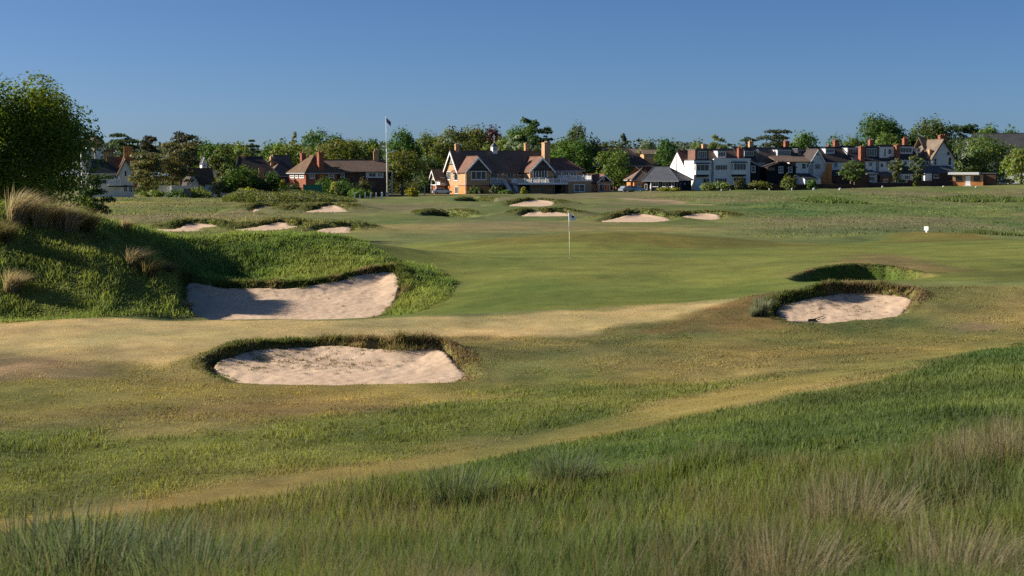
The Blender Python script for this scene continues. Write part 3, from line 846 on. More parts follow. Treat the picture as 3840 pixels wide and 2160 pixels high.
# ------------------------------------------------------------------ mesh builder for built things
class MB:
    def __init__(self):
        self.v = []; self.f = []

    def add(self, vs, fs):
        b = len(self.v)
        self.v += [tuple(map(float, p)) for p in vs]; self.f += [tuple(b + i for i in q) for q in fs]
        return self

    def box(self, x0, x1, y0, y1, z0, z1):
        x0, x1 = min(x0, x1), max(x0, x1); y0, y1 = min(y0, y1), max(y0, y1); z0, z1 = min(z0, z1), max(z0, z1)
        return self.add([(x0, y0, z0), (x1, y0, z0), (x1, y1, z0), (x0, y1, z0), (x0, y0, z1), (x1, y0, z1), (x1, y1, z1), (x0, y1, z1)],
                        [(0, 3, 2, 1), (4, 5, 6, 7), (0, 1, 5, 4), (1, 2, 6, 5), (2, 3, 7, 6), (3, 0, 4, 7)])

    def prism(self, poly, d0, d1, axis='v'):
        """poly in (a, z) swept along the other ground axis from d0 to d1"""
        n = len(poly)
        P = lambda a, z, d: (a, d, z) if axis == 'v' else (d, a, z)
        vs = [P(a, z, d0) for a, z in poly] + [P(a, z, d1) for a, z in poly]
        fs = [tuple(range(n)), tuple(range(2 * n - 1, n - 1, -1))]
        fs += [(i, n + i, n + (i + 1) % n, (i + 1) % n) for i in range(n)]
        return self.add(vs, fs)

    def bar(self, p, q, w, h=None):
        """square bar from p to q"""
        p = Vector(p); q = Vector(q); h = h or w
        d = (q - p).normalized()
        up = Vector((0, 0, 1)) if abs(d.z) < 0.95 else Vector((0, 1, 0))
        s = d.cross(up).normalized() * (w / 2); t = s.cross(d).normalized() * (h / 2)
        vs = [p - s - t, p + s - t, p + s + t, p - s + t, q - s - t, q + s - t, q + s + t, q - s + t]
        return self.add(vs, [(0, 3, 2, 1), (4, 5, 6, 7), (0, 1, 5, 4), (1, 2, 6, 5), (2, 3, 7, 6), (3, 0, 4, 7)])

    def tube(self, pts, rad, n=8):
        """tapering round limb along points"""
        b = len(self.v); m = len(pts)
        pts = [Vector(p) for p in pts]
        for i, p in enumerate(pts):
            d = (pts[min(i + 1, m - 1)] - pts[max(i - 1, 0)]).normalized()
            up = Vector((0, 0, 1)) if abs(d.z) < 0.9 else Vector((1, 0, 0))
            s = d.cross(up).normalized(); t = s.cross(d).normalized()
            for k in range(n):
                a = 6.2832 * k / n
                self.v.append(tuple(p + (s * math.cos(a) + t * math.sin(a)) * rad[i]))
        for i in range(m - 1):
            for k in range(n):
                self.f.append((b + i * n + k, b + i * n + (k + 1) % n, b + (i + 1) * n + (k + 1) % n, b + (i + 1) * n + k))
        self.f.append(tuple(b + k for k in range(n))[::-1]); self.f.append(tuple(b + (m - 1) * n + k for k in range(n)))
        return self

    def lathe(self, prof, cx=0, cy=0, n=12):
        """(radius, z) profile turned about the vertical"""
        b = len(self.v); m = len(prof)
        for r, z in prof:
            for k in range(n):
                a = 6.2832 * k / n
                self.v.append((cx + r * math.cos(a), cy + r * math.sin(a), z))
        for i in range(m - 1):
            for k in range(n):
                self.f.append((b + i * n + k, b + i * n + (k + 1) % n, b + (i + 1) * n + (k + 1) % n, b + (i + 1) * n + k))
        self.f.append(tuple(b + k for k in range(n))[::-1]); self.f.append(tuple(b + (m - 1) * n + k for k in range(n)))
        return self

    def build(self, name, mat, parent=None, loc=None, smooth=False):
        me = bpy.data.meshes.new(name)
        me.from_pydata(self.v, [], self.f); me.update()
        if smooth:
            me.polygons.foreach_set('use_smooth', np.ones(len(me.polygons), bool))
        return link(name, me, MATS[mat] if isinstance(mat, str) else mat, parent, loc)


def empty(name, loc, rz=0.0):
    o = bpy.data.objects.new(name, None); COL.objects.link(o)
    o.location = loc; o.rotation_euler = (0, 0, rz); o.empty_display_size = 0.3
    return o


# ------------------------------------------------------------------ materials of built things
mat_plain('brick_buff', (0.47, 0.295, 0.165), 0.9, 0.22, 1.2, bump=0.3)
mat_plain('brick_orange', (0.56, 0.235, 0.085), 0.9, 0.25, 1.2, bump=0.3)
mat_plain('brick_red', (0.30, 0.112, 0.068), 0.9, 0.3, 1.2, bump=0.3)
mat_plain('brick_dark', (0.115, 0.062, 0.048), 0.9, 0.35, 0.9, bump=0.3)
mat_plain('render_white', (0.80, 0.79, 0.76), 0.8, 0.08, 0.7)
mat_plain('render_pale', (0.62, 0.64, 0.65), 0.85, 0.10, 0.6)
mat_plain('paint_white', (0.82, 0.82, 0.80), 0.5, 0.05, 1.5)
mat_plain('paint_grey', (0.36, 0.38, 0.40), 0.6, 0.10, 1.5)
mat_plain('board_black', (0.020, 0.021, 0.023), 0.7, 0.3, 1.5)
mat_plain('timber_grey', (0.16, 0.145, 0.13), 0.8, 0.25, 2.0)
mat_plain('timber_pale', (0.42, 0.36, 0.28), 0.8, 0.2, 2.0)
mat_plain('lead_grey', (0.12, 0.135, 0.15), 0.6, 0.2, 1.0)
mat_plain('stone_grey', (0.34, 0.32, 0.29), 0.9, 0.25, 1.0, bump=0.3)
mat_plain('pot_clay', (0.42, 0.20, 0.11), 0.9, 0.2, 3.0)
mat_plain('pot_cream', (0.55, 0.42, 0.26), 0.9, 0.2, 3.0)
mat_plain('fence_green', (0.028, 0.145, 0.105), 0.6, 0.15, 0.8)
mat_plain('iron_dark', (0.02, 0.02, 0.022), 0.5, 0.2, 2.0)
mat_plain('tyre', (0.015, 0.015, 0.016), 0.85, 0.2, 3.0)
mat_plain('brick_garden', (0.10, 0.058, 0.045), 0.95, 0.4, 0.6, bump=0.4)
mat_plain('pine_bark', (0.085, 0.065, 0.052), 0.95, 0.4, 2.5, bump=0.5)
mat_plain('bark_grey', (0.20, 0.175, 0.145), 0.95, 0.35, 2.5, bump=0.5)
mat_plain('bark_brown', (0.10, 0.078, 0.058), 0.95, 0.4, 2.5, bump=0.5)
mat_courses('tile_brown', (0.22, 0.142, 0.10), (0.125, 0.088, 0.062))
mat_courses('tile_red', (0.23, 0.105, 0.066), (0.13, 0.066, 0.044))
mat_courses('tile_dark', (0.080, 0.062, 0.055), (0.046, 0.040, 0.038))
mat_courses('tile_russet', (0.19, 0.105, 0.052), (0.10, 0.062, 0.036))
mat_courses('tile_ochre', (0.36, 0.21, 0.06), (0.17, 0.095, 0.04))
mat_courses('tile_pale', (0.22, 0.165, 0.115), (0.13, 0.095, 0.066))
mat_courses('slate_blue', (0.105, 0.115, 0.135), (0.070, 0.078, 0.095), rough=0.55)
mat_courses('slate_dark', (0.062, 0.066, 0.072), (0.038, 0.041, 0.046), rough=0.65)
mat_courses('board_clad', (0.024, 0.025, 0.028), (0.014, 0.015, 0.017), pitch=0.25)
for nm, cc in (('glass', (0.020, 0.026, 0.030)), ('glass_pale', (0.10, 0.12, 0.13))):
    m, nt, b = mat_base(nm, 0.08, 0.6)
    b.inputs['Base Color'].default_value = rgb(cc)
    tc = N(nt, 'ShaderNodeTexCoord'); nz = N(nt, 'ShaderNodeTexNoise', i_Scale=0.7)
    nt.links.new(tc.outputs['Object'], nz.inputs['Vector'])
    bp = N(nt, 'ShaderNodeBump', i_Strength=0.06, i_Distance=0.1)
    nt.links.new(nz.outputs['Fac'], bp.inputs['Height']); nt.links.new(bp.outputs['Normal'], b.inputs['Normal'])
for nm, cc in (('car_white', (0.75, 0.76, 0.76)), ('car_blue', (0.02, 0.09, 0.22)), ('car_silver', (0.22, 0.28, 0.34)), ('car_black', (0.015, 0.016, 0.018))):
    m = mat_plain(nm, cc, 0.25, 0.04, 1.0, spec=0.6)
MATS['leaf'] = mat_leaf('leaf', 0.42, False, rough=0.55, tmul=(1.5, 1.35, 0.45))


# ------------------------------------------------------------------ trees
def crown_points(rng, kind, W, H, n):
    """leaf positions, outward directions and which clump each belongs to; crown base at z = 0"""
    if kind == 'round':
        nl = 34; cs = []
        for i in range(nl):
            d = rng.randn(3); d /= np.linalg.norm(d)
            cs.append((d[0] * W * 0.62, d[1] * W * 0.62, H * 0.5 + d[2] * H * 0.32))
        cs.append((0, 0, H * 0.5)); R = np.array([0.34 * W * (0.75 + 0.5 * rng.rand()) for _ in range(nl)] + [0.55 * W]); pass
        zsq = np.clip(H / (1.8 * W), 0.55, 2.4) * np.ones(nl + 1)
    elif kind == 'loose':
        nl = 30; cs = []
        for i in range(nl):
            d = rng.randn(3); d /= np.linalg.norm(d); q = 0.45 + 0.5 * rng.rand()
            cs.append((d[0] * W * q, d[1] * W * q, H * 0.5 + d[2] * H * 0.42 * q))
        R = np.array([0.22 * W * (0.6 + 0.8 * rng.rand()) for _ in range(nl)]); zsq = np.full(nl, 0.8)
    elif kind == 'pine':       # flat windblown pads
        nl = 30; cs = []
        for i in range(nl):
            t = rng.rand() ** 0.7; a = rng.rand() * 6.283; q = W * (0.25 + 0.75 * rng.rand()) * (1.05 - 0.45 * t)
            cs.append((math.cos(a) * q * 0.8 + 0.18 * W * t, math.sin(a) * q * 0.8, H * (0.08 + 0.86 * t)))
        R = np.array([0.30 * W * (0.6 + 0.7 * rng.rand()) for _ in range(nl)]); zsq = np.full(nl, 0.5)
    elif kind == 'cedar':
        nl = 40; cs = []
        for i in range(nl):
            t = rng.rand(); lv = round(t * 6) / 6; a = rng.rand() * 6.283; q = W * rng.rand() ** 0.5 * (1 - 0.55 * lv)
            cs.append((math.cos(a) * q * 0.85, math.sin(a) * q * 0.85, H * (0.1 + 0.84 * lv)))
        R = np.array([0.26 * W * (0.7 + 0.6 * rng.rand()) for _ in range(nl)]); zsq = np.full(nl, 0.42)
    elif kind == 'cone':
        nl = 30; cs = []
        for i in range(nl):
            t = (i + rng.rand()) / nl; a = rng.rand() * 6.283; q = W * (1 - t) ** 0.8 * 0.75
            cs.append((math.cos(a) * q, math.sin(a) * q, H * (0.06 + 0.9 * t)))
        R = np.array([0.12 * W + 0.30 * W * (1 - (i / nl)) * (0.7 + 0.5 * rng.rand()) for i in range(nl)]); zsq = np.full(nl, 0.8)
    elif kind == 'column':
        nl = 18; cs = []
        for i in range(nl):
            t = (i + rng.rand()) / nl; a = rng.rand() * 6.283; q = W * 0.5 * math.sin(math.pi * min(1, 0.2 + 0.75 * t))
            cs.append((math.cos(a) * q, math.sin(a) * q, H * (0.05 + 0.9 * t)))
        R = np.array([0.42 * W * (0.7 + 0.5 * rng.rand()) for _ in range(nl)]); zsq = np.ones(nl)
    else:                      # bush: lobes sit on the ground
        nl = 16; cs = []
        for i in range(nl):
            a = rng.rand() * 6.283; q = W * 0.62 * rng.rand() ** 0.5
            cs.append((math.cos(a) * q, math.sin(a) * q, H * (0.28 + 0.42 * rng.rand() * (1 - (q / W) ** 2))))
        R = np.array([0.36 * W * (0.7 + 0.6 * rng.rand()) for _ in range(nl)]); zsq = np.full(nl, np.clip(0.36 * H / (0.36 * W), 0.4, 1.4) * 0.8)
    if kind in ('pine', 'cedar', 'loose'):
        for t in np.linspace(0.15, 0.85, 6):
            cs.append((rng.randn() * 0.1 * W, rng.randn() * 0.1 * W, H * t)); R = np.append(R, 0.34 * W * (1.1 - 0.6 * t)); zsq = np.append(zsq, 0.8)
    cs = np.array(cs)
    pr = R ** 2 / (R ** 2).sum()
    li = rng.choice(len(R), n, p=pr)
    d = rng.randn(n, 3); d /= np.linalg.norm(d, axis=1)[:, None]
    d[:, 2] = np.where(d[:, 2] < -0.3, -d[:, 2] * 0.6, d[:, 2])
    rad = R[li] * (0.50 + 0.60 * rng.rand(n) ** 0.6)
    sc = np.stack([np.ones(n), np.ones(n), zsq[li]], 1)
    P = cs[li] + d * rad[:, None] * sc
    hx = np.percentile(np.abs(P[:, 0]), 99); hy = np.percentile(np.abs(P[:, 1]), 99); z0, z1 = np.percentile(P[:, 2], 0.5), np.percentile(P[:, 2], 99.7)
    P[:, 0] *= W / hx; P[:, 1] *= W / hy; P[:, 2] = (P[:, 2] - z0) / (z1 - z0) * H
    P[:, 2] = np.clip(P[:, 2], 0.0, None)
    return P, d, li, len(R)


def crown_mesh(seed, kind, W, H, n, leaf, col, col2=None, hang=0.0):
    rng = np.random.RandomState(seed)
    P, d, li, nl = crown_points(rng, kind, W, H, n)
    nm = d + rng.randn(n, 3) * 0.42; nm /= np.linalg.norm(nm, axis=1)[:, None]
    rv = rng.randn(n, 3); t = np.cross(nm, rv); t /= np.linalg.norm(t, axis=1)[:, None] + 1e-9
    if hang: t[:, 2] -= hang; t /= np.linalg.norm(t, axis=1)[:, None]
    s = np.cross(nm, t)
    L = leaf * (0.6 + 0.8 * rng.rand(n))[:, None]
    V = np.stack([P - t * L * 0.5, P + s * L * 0.30, P + t * L * 0.5, P - s * L * 0.30], 1).reshape(-1, 3)
    F = np.arange(4 * n).reshape(-1, 4)
    base = np.tile(np.array(col), (n, 1))
    if col2 is not None:
        k = (rng.rand(nl)[li] < 0.4)[:, None]; base = np.where(k, np.array(col2), base)
    lt = (0.80 + 0.40 * rng.rand(nl))[li][:, None]
    c_ = base * np.array([1.42, 1.66, 1.5]) * lt * (0.65 + 0.7 * rng.rand(n, 1)) * (1 + 0.16 * rng.randn(n, 3) * np.array([1, 0.5, 0.8]))
    return np_mesh('crown', V, F, cols=np.repeat(np.clip(c_, 0.004, 0.7), 4, 0))


def tree(name, label, kind, cx, top, wid, D, col, base=None, crown0=0.14, leaf=None, n=None, seed=1, col2=None, bark='bark_brown', group=None, cat='tree', hang=0.0, lean=0.0, stems=1):
    """cx, top, wid: crown centre, top and width in view pixels; D: distance; crown0: share of the height that is bare stem"""
    dx, dz = rayd(cx, top)
    x = dx * D; ztop = CZ + dz * D
    z0 = gz(x, D) if base is None else CZ + rayd(cx, base)[1] * D
    if base is not None: z0 = min(z0, gz(x, D))
    z0 = gz(x, D)
    Ht = max(ztop - z0, 0.4); W = wid / 2 / (FPX / SQ) * D * (1.16 if kind != 'bush' else 1.0)
    root = empty(name, (x, D, z0))
    tag(root, label, cat, group)
    Hc = Ht * (1 - crown0)
    lf = leaf or max(0.0015 * D, 0.05) * (1.15 if kind != 'bush' else 0.9)
    surf = 4 * W * W + 5 * W * Hc
    nn = n or int(np.clip(surf / (lf * lf) * 4.2, 900, 11000))
    me = crown_mesh(seed * 31 + 7, kind, W, Hc, nn, lf, col, col2, hang)
    cr = link('crown', me, MATS['leaf'], root, (lean, 0, Ht * crown0))
    rng = random.Random(seed)
    r0 = max(0.035 * Ht * (0.6 if kind in ('bush', 'column') else 1), 0.02)
    for s_ in range(stems):
        mb = MB(); ox = (s_ - (stems - 1) / 2) * r0 * 3
        p = [(ox, 0, -0.15), (ox * 1.3 + lean * 0.3, 0, Ht * crown0 * 0.6 + 0.05), (ox * 1.6 + lean * 0.7, 0, Ht * (crown0 + 0.25 * (1 - crown0))), (ox * 1.6 + lean, 0, Ht * (crown0 + 0.7 * (1 - crown0)))]
        mb.tube(p, [r0, r0 * 0.8, r0 * 0.55, r0 * 0.15], 7)
        if kind != 'bush':
            for k in range(5):
                a = rng.random() * 6.283; t0 = crown0 + (1 - crown0) * (0.1 + 0.5 * rng.random()); q = W * (0.45 + 0.3 * rng.random())
                zb = Ht * t0
                mb.tube([(lean * 0.6 + ox, 0, zb), (lean * 0.7 + math.cos(a) * q * 0.5, math.sin(a) * q * 0.5, zb + 0.10 * Ht), (lean + math.cos(a) * q, math.sin(a) * q, zb + 0.17 * Ht)], [r0 * 0.4, r0 * 0.28, r0 * 0.08], 5)
        mb.build('trunk' if kind != 'bush' else 'stem', bark, root, smooth=True)
    return root


G1 = (0.070, 0.112, 0.024); G2 = (0.050, 0.086, 0.024); G3 = (0.105, 0.125, 0.034); G4 = (0.040, 0.062, 0.026); G5 = (0.130, 0.135, 0.040)
GP = (0.030, 0.046, 0.027); GB = (0.095, 0.088, 0.048); GM = (0.055, 0.026, 0.034); GS = (0.20, 0.22, 0.17); GY = (0.21, 0.22, 0.02); GD = (0.026, 0.045, 0.018)
TL = 'trees behind the houses'
# the big tree at the left edge: fine leaves, visible limbs
D = 95.0
dx, dz = rayd(5, 196)
bx_, bz_ = dx * D, gz(dx * D, D)
Ht = CZ + dz * D - bz_
big = tag(empty('broadleaf_tree', (bx_, D, bz_)), 'large dense broadleaf tree filling the left edge, sunlit on top', 'tree')
rngb = np.random.RandomState(3)
Wb = 5.35
nb = 80000
P, d, li, nl = crown_points(rngb, 'round', Wb, Ht * 0.99, nb)
P[:, 2] += Ht * 0.01
# extra skirts of foliage low on the right
nm = d + rngb.randn(nb, 3) * 0.6; nm /= np.linalg.norm(nm, axis=1)[:, None]
t_ = np.cross(nm, rngb.randn(nb, 3)); t_ /= np.linalg.norm(t_, axis=1)[:, None]
s_ = np.cross(nm, t_); L = 0.20 * (0.6 + 0.8 * rngb.rand(nb))[:, None]
V = np.stack([P - t_ * L * 0.5, P + s_ * L * 0.32, P + t_ * L * 0.5, P - s_ * L * 0.32], 1).reshape(-1, 3)
lt = (0.7 + 0.6 * rngb.rand(nl))[li][:, None]
cb = np.where((rngb.rand(nl)[li] < 0.25)[:, None], np.array((0.150, 0.205, 0.026)), np.array((0.092, 0.160, 0.023))) * lt * (0.65 + 0.7 * rngb.rand(nb, 1))
link('crown', np_mesh('crown', V, np.arange(4 * nb).reshape(-1, 4), cols=np.repeat(np.clip(cb, 0.004, 0.5), 4, 0)), MATS['leaf'], big)
mb = MB(); mb.tube([(-0.6, 0, -0.2), (-0.5, 0, 1.2), (-0.2, 0, 3.0), (0, 0, 6.0)], [0.34, 0.28, 0.22, 0.08], 9)
mb.build('trunk', 'bark_grey', big, smooth=True)
for k, pts in enumerate(([(-0.5, -0.3, 1.3), (0.6, -2.6, 1.75), (1.9, -4.4, 2.15), (2.9, -5.3, 2.6), (3.3, -5.6, 3.3)], [(-0.4, 0, 1.6), (-2.2, -1.0, 3.0), (-3.6, -1.5, 4.6)], [(-0.2, 0, 2.6), (1.4, 0.8, 4.4), (2.4, 1.0, 6.0)],
                         [(-0.5, -0.4, 1.0), (1.6, -3.0, 1.0), (3.4, -4.6, 0.7)], [(-0.2, 0, 3.0), (-0.9, -2.0, 4.6), (-1.2, -3.2, 5.8)])):
    mb = MB(); mb.tube(pts, list(np.linspace(0.13, 0.03, len(pts))), 7); mb.build('limb', 'bark_grey', big, smooth=True)

TREES = [
    # left, before and around the white house
    ('conifer_shrub', 'dark drooping conifer beside the large left tree, before the white house', 'pine', 226, 440, 92, 120, GD, dict(crown0=0.12, hang=0.9)),
    ('low_shrub', 'yellowish low shrub at the foot of the large left tree', 'bush', 215, 488, 60, 118, G3, dict(cat='shrub')),
    ('pine_tree', 'grey green windswept pine on bare trunk, before the white house gable', 'pine', 372, 385, 96, 285, GB, dict(crown0=0.24, bark='pine_bark', lean=-0.6)),
    ('pine_tree', 'broad brownish pine with forked trunk, right of the windswept one', 'pine', 432, 358, 105, 292, (0.078, 0.070, 0.042), dict(crown0=0.28, bark='pine_bark')),
    ('pine_tree', 'dark ragged pine rising behind the broad brownish one', 'pine', 452, 334, 90, 330, (0.036, 0.036, 0.028), dict(crown0=0.3, bark='pine_bark')),
    ('pine_tree', 'low dark pine above the red chimney stack', 'cedar', 312, 337, 92, 360, GP, dict(crown0=0.35, bark='pine_bark')),
    ('pine_tree', 'small dark pine between red chimney and ragged pine', 'pine', 372, 343, 60, 350, (0.045, 0.040, 0.032), dict(crown0=0.35, bark='pine_bark')),
    ('broadleaf_tree', 'bright green tree right of the ragged pine', 'round', 507, 347, 62, 400, G1, {}),
    ('broadleaf_tree', 'dull green tree behind white turret gable', 'round', 560, 360, 70, 410, G2, {}),
    ('broadleaf_tree', 'olive tree above the dark roofed house', 'round', 600, 358, 76, 430, G3, {}),
    ('pine_tree', 'small dark pine on skyline above the dark roofed house', 'cedar', 634, 353, 40, 450, GP, dict(crown0=0.3)),
    ('broadleaf_tree', 'tall leafy tree left of the dark roofed house', 'loose', 570, 374, 92, 305, (0.075, 0.088, 0.030), dict(crown0=0.12)),
    ('broadleaf_tree', 'round bushy green tree before the dark roofed house', 'round', 606, 420, 92, 285, (0.055, 0.088, 0.024), dict(crown0=0.05)),
    ('garden_shrub', 'grey green shrub left of the round bushy tree', 'bush', 556, 440, 56, 284, (0.10, 0.10, 0.055), dict(cat='shrub')),
    ('garden_shrub', 'dark shrub below the small brick chimney', 'bush', 652, 447, 60, 286, GD, dict(cat='shrub')),
    ('garden_shrub', 'loose green shrub left of the red brick house', 'bush', 686, 432, 44, 290, G2, dict(cat='shrub')),
    ('golden_shrub', 'bright yellow green shrub on the edge of the course', 'bush', 624, 472, 46, 272, GY, dict(cat='shrub')),
    ('golden_shrub', 'small yellow shrub at left corner of the red brick house', 'bush', 712, 452, 22, 286, (0.25, 0.20, 0.02), dict(cat='shrub')),
    ('garden_hedge', 'dark clipped hedge below the red brick house', 'bush', 732, 462, 60, 280, GD, dict(cat='hedge')),
    ('garden_shrub', 'low shrub beside the white wall at far left', 'bush', 500, 470, 70, 276, G3, dict(cat='shrub')),
    ('garden_shrub', 'low dark shrub under the brown roofed cottage', 'bush', 452, 476, 70, 274, G2, dict(cat='shrub')),
    ('garden_shrub', 'low olive shrub below the windswept pine', 'bush', 385, 478, 64, 270, G3, dict(cat='shrub')),
    ('garden_shrub', 'broad green shrub below the red house windows', 'bush', 838, 446, 96, 283, G2, dict(cat='shrub')),
    ('garden_shrub', 'pale yellowish shrub right of the green screen', 'bush', 842, 458, 26, 276, (0.20, 0.19, 0.07), dict(cat='shrub')),
    ('garden_shrub', 'dark shrub right of the pale yellowish shrub', 'bush', 880, 462, 74, 279, GD, dict(cat='shrub')),
    ('garden_shrub', 'green shrub behind the row of white posts', 'bush', 905, 474, 60, 272, G1, dict(cat='shrub')),
    ('garden_shrub', 'brown bare shrub before the brick house entrance', 'bush', 920, 448, 40, 285, GB, dict(cat='shrub')),
    ('golden_shrub', 'golden shrub right of the flagpole foot', 'bush', 1034, 473, 36, 300, (0.22, 0.19, 0.02), dict(cat='shrub')),
    ('broadleaf_tree', 'olive tree on slender pale trunk right of the flagpole', 'round', 1012, 378, 92, 312, (0.098, 0.100, 0.030), dict(crown0=0.30, bark='bark_grey')),
    # ridge of trees left of the clubhouse
    ('broadleaf_tree', 'far pale green tree left of the pointed rusty tree', 'round', 690, 352, 80, 455, G2, {}),
    ('cypress_tree', 'small pointed rusty tree on the skyline', 'cone', 742, 333, 46, 440, (0.14, 0.115, 0.04), dict(crown0=0.05)),
    ('broadleaf_tree', 'green tree below the pointed rusty tree', 'round', 724, 358, 84, 425, G3, {}),
    ('broadleaf_tree', 'tall rounded tree above the red house chimneys', 'round', 800, 329, 120, 440, G2, {}),
    ('broadleaf_tree', 'dark crown behind right of the red house chimneys', 'round', 846, 338, 60, 450, G4, {}),
    ('broadleaf_tree', 'broad olive tree above the long red brown roof', 'round', 830, 352, 130, 400, (0.090, 0.092, 0.030), {}),
    ('broadleaf_tree', 'olive tree above right end of the long red brown roof', 'round', 905, 352, 100, 405, G3, {}),
    ('broadleaf_tree', 'small dark green tree left of the flagpole top half', 'round', 935, 350, 44, 430, G2, {}),
    ('broadleaf_tree', 'round dark green tree just right of the flagpole', 'round', 1011, 324, 80, 380, (0.045, 0.088, 0.022), {}),
    ('broadleaf_tree', 'pale olive tree between flagpole and left clubhouse chimney', 'round', 1085, 334, 76, 395, (0.082, 0.105, 0.036), {}),
    ('broadleaf_tree', 'tall drooping tree behind left clubhouse gable', 'round', 1142, 322, 96, 385, (0.085, 0.092, 0.030), dict(hang=0.8)),
    ('broadleaf_tree', 'dark mass of foliage left of the clubhouse porch', 'round', 1078, 395, 70, 350, G4, dict(crown0=0.03)),
    ('garden_shrub', 'dark hedge bush behind the parked white car', 'bush', 1072, 452, 44, 352, GD, dict(cat='shrub')),
    ('broadleaf_tree', 'olive green tree above the clubhouse cupola', 'round', 1190, 318, 92, 400, (0.082, 0.088, 0.030), {}),
    ('copper_beech', 'purple copper beech above the clubhouse roof', 'round', 1226, 319, 76, 415, GM, {}),
    ('broadleaf_tree', 'mid green tree right of the clubhouse cupola', 'round', 1250, 346, 74, 375, G3, {}),
    ('silver_tree', 'silvery grey tree between the clubhouse chimneys', 'loose', 1302, 342, 60, 372, GS, {}),
    ('broadleaf_tree', 'tallest leafy tree behind the clubhouse, ragged top', 'loose', 1330, 299, 96, 400, (0.050, 0.078, 0.026), dict(crown0=0.1)),
    ('broadleaf_tree', 'dense tree filling below the tallest clubhouse tree', 'round', 1308, 316, 90, 405, G2, {}),
    ('cedar_tree', 'dark cedar right of the tall clubhouse chimney', 'cedar', 1376, 330, 46, 395, GP, dict(crown0=0.2)),
    ('broadleaf_tree', 'bright green tree left of the tall dense clubhouse end tree', 'round', 1418, 348, 62, 375, G1, dict(crown0=0.1)),
    ('broadleaf_tree', 'tall dense tree with dark brown top behind the clubhouse end', 'round', 1462, 314, 86, 388, (0.050, 0.066, 0.026), dict(crown0=0.1)),
    ('broadleaf_tree', 'green lower tree beside clubhouse hipped roof', 'round', 1452, 352, 70, 372, (0.055, 0.098, 0.024), dict(crown0=0.08)),
    ('broadleaf_tree', 'leafy green tree in front of the dark hall roof', 'round', 1545, 373, 86, 364, (0.075, 0.105, 0.026), dict(crown0=0.12)),
    ('pine_tree', 'blue green pine on the skyline above the dark hall roof', 'cone', 1568, 338, 54, 430, (0.040, 0.058, 0.040), dict(crown0=0.2)),
    ('broadleaf_tree', 'far hazy tree right of the blue green pine', 'round', 1628, 351, 44, 470, (0.090, 0.112, 0.052), {}),
    ('broadleaf_tree', 'dark green tree left of the white terrace gable', 'round', 1682, 349, 56, 430, (0.045, 0.090, 0.026), {}),
    ('broadleaf_tree', 'bushy tree between hall roof and white terrace gable', 'round', 1668, 376, 56, 392, G2, dict(crown0=0.05)),
    ('broadleaf_tree', 'far low tree above first red brown terrace roof', 'round', 1752, 352, 44, 470, (0.085, 0.105, 0.045), {}),
    ('broadleaf_tree', 'airy pale tree above the second terrace roof', 'loose', 1802, 341, 66, 450, (0.100, 0.118, 0.048), {}),
    ('cedar_tree', 'wide dark cedar behind the terrace chimneys', 'cedar', 1952, 327, 104, 430, (0.036, 0.044, 0.024), dict(crown0=0.25)),
    ('cedar_tree', 'small dark cedar left of the wide one', 'cedar', 1885, 346, 52, 432, GP, dict(crown0=0.3)),
    ('broadleaf_tree', 'fresh green tree right of the wide cedar', 'round', 2022, 334, 84, 425, (0.068, 0.112, 0.022), {}),
    ('broadleaf_tree', 'low green tree behind the middle terrace chimney', 'round', 2105, 342, 66, 450, G2, {}),
    ('broadleaf_tree', 'pale low tree left of the great round tree', 'round', 2143, 346, 44, 430, (0.095, 0.120, 0.045), {}),
    ('broadleaf_tree', 'great round dark green tree above the terrace', 'round', 2207, 289, 124, 430, (0.046, 0.080, 0.020), {}),
    ('broadleaf_tree', 'lit lower tree in front of the great round tree', 'round', 2232, 335, 80, 415, (0.085, 0.112, 0.030), {}),
    ('broadleaf_tree', 'dark tree right of the great round tree', 'round', 2288, 326, 48, 440, G4, {}),
    ('broadleaf_tree', 'rounded olive tree behind the tall end gable', 'round', 2345, 297, 92, 440, (0.070, 0.086, 0.026), {}),
    ('pine_tree', 'dark spiky pine right of the tall end gable chimney', 'pine', 2422, 314, 84, 430, (0.028, 0.044, 0.024), dict(crown0=0.1)),
    ('broadleaf_tree', 'dark dense tree behind the end gable slope', 'round', 2405, 345, 60, 425, GD, {}),
    ('broadleaf_tree', 'large leafy tree over the brick hut, at right', 'round', 2478, 338, 132, 385, (0.078, 0.104, 0.036), dict(crown0=0.06)),
    ('broadleaf_tree', 'green tree peeping over the large leafy one', 'round', 2492, 314, 78, 415, (0.066, 0.105, 0.026), {}),
    ('broadleaf_tree', 'far tree above the dark roof at the right edge', 'round', 2545, 320, 70, 450, G2, {}),
    ('broadleaf_tree', 'yellowish green bushy tree cut by the right edge', 'round', 2572, 372, 84, 358, (0.115, 0.130, 0.035), dict(crown0=0.03)),
    # terrace gardens
    ('garden_tree', 'leafy garden tree on twin pale stems before the terrace', 'round', 2146, 404, 60, 350, (0.060, 0.078, 0.026), dict(crown0=0.28, bark='bark_grey', stems=2)),
    ('garden_tree', 'slim grey green garden tree before the white rear walls', 'loose', 2255, 400, 34, 352, (0.085, 0.090, 0.045), dict(crown0=0.3)),
    ('garden_tree', 'slim garden tree left of the tall end gable', 'loose', 2308, 389, 34, 355, (0.075, 0.088, 0.038), dict(crown0=0.25)),
    ('garden_shrub', 'bushy green shrub with pale top right of the slate pavilion', 'bush', 1800, 456, 74, 338, (0.105, 0.120, 0.045), dict(cat='shrub')),
    ('garden_shrub', 'rounded olive shrub before the black gabled extension', 'bush', 1985, 438, 40, 344, (0.090, 0.100, 0.034), dict(cat='shrub')),
    ('garden_shrub', 'small green shrub right of the rounded olive shrub', 'bush', 2042, 450, 24, 346, G1, dict(cat='shrub')),
    ('garden_shrub', 'low hedge between white bay and black extension', 'bush', 1915, 455, 60, 344, (0.10, 0.10, 0.03), dict(cat='shrub')),
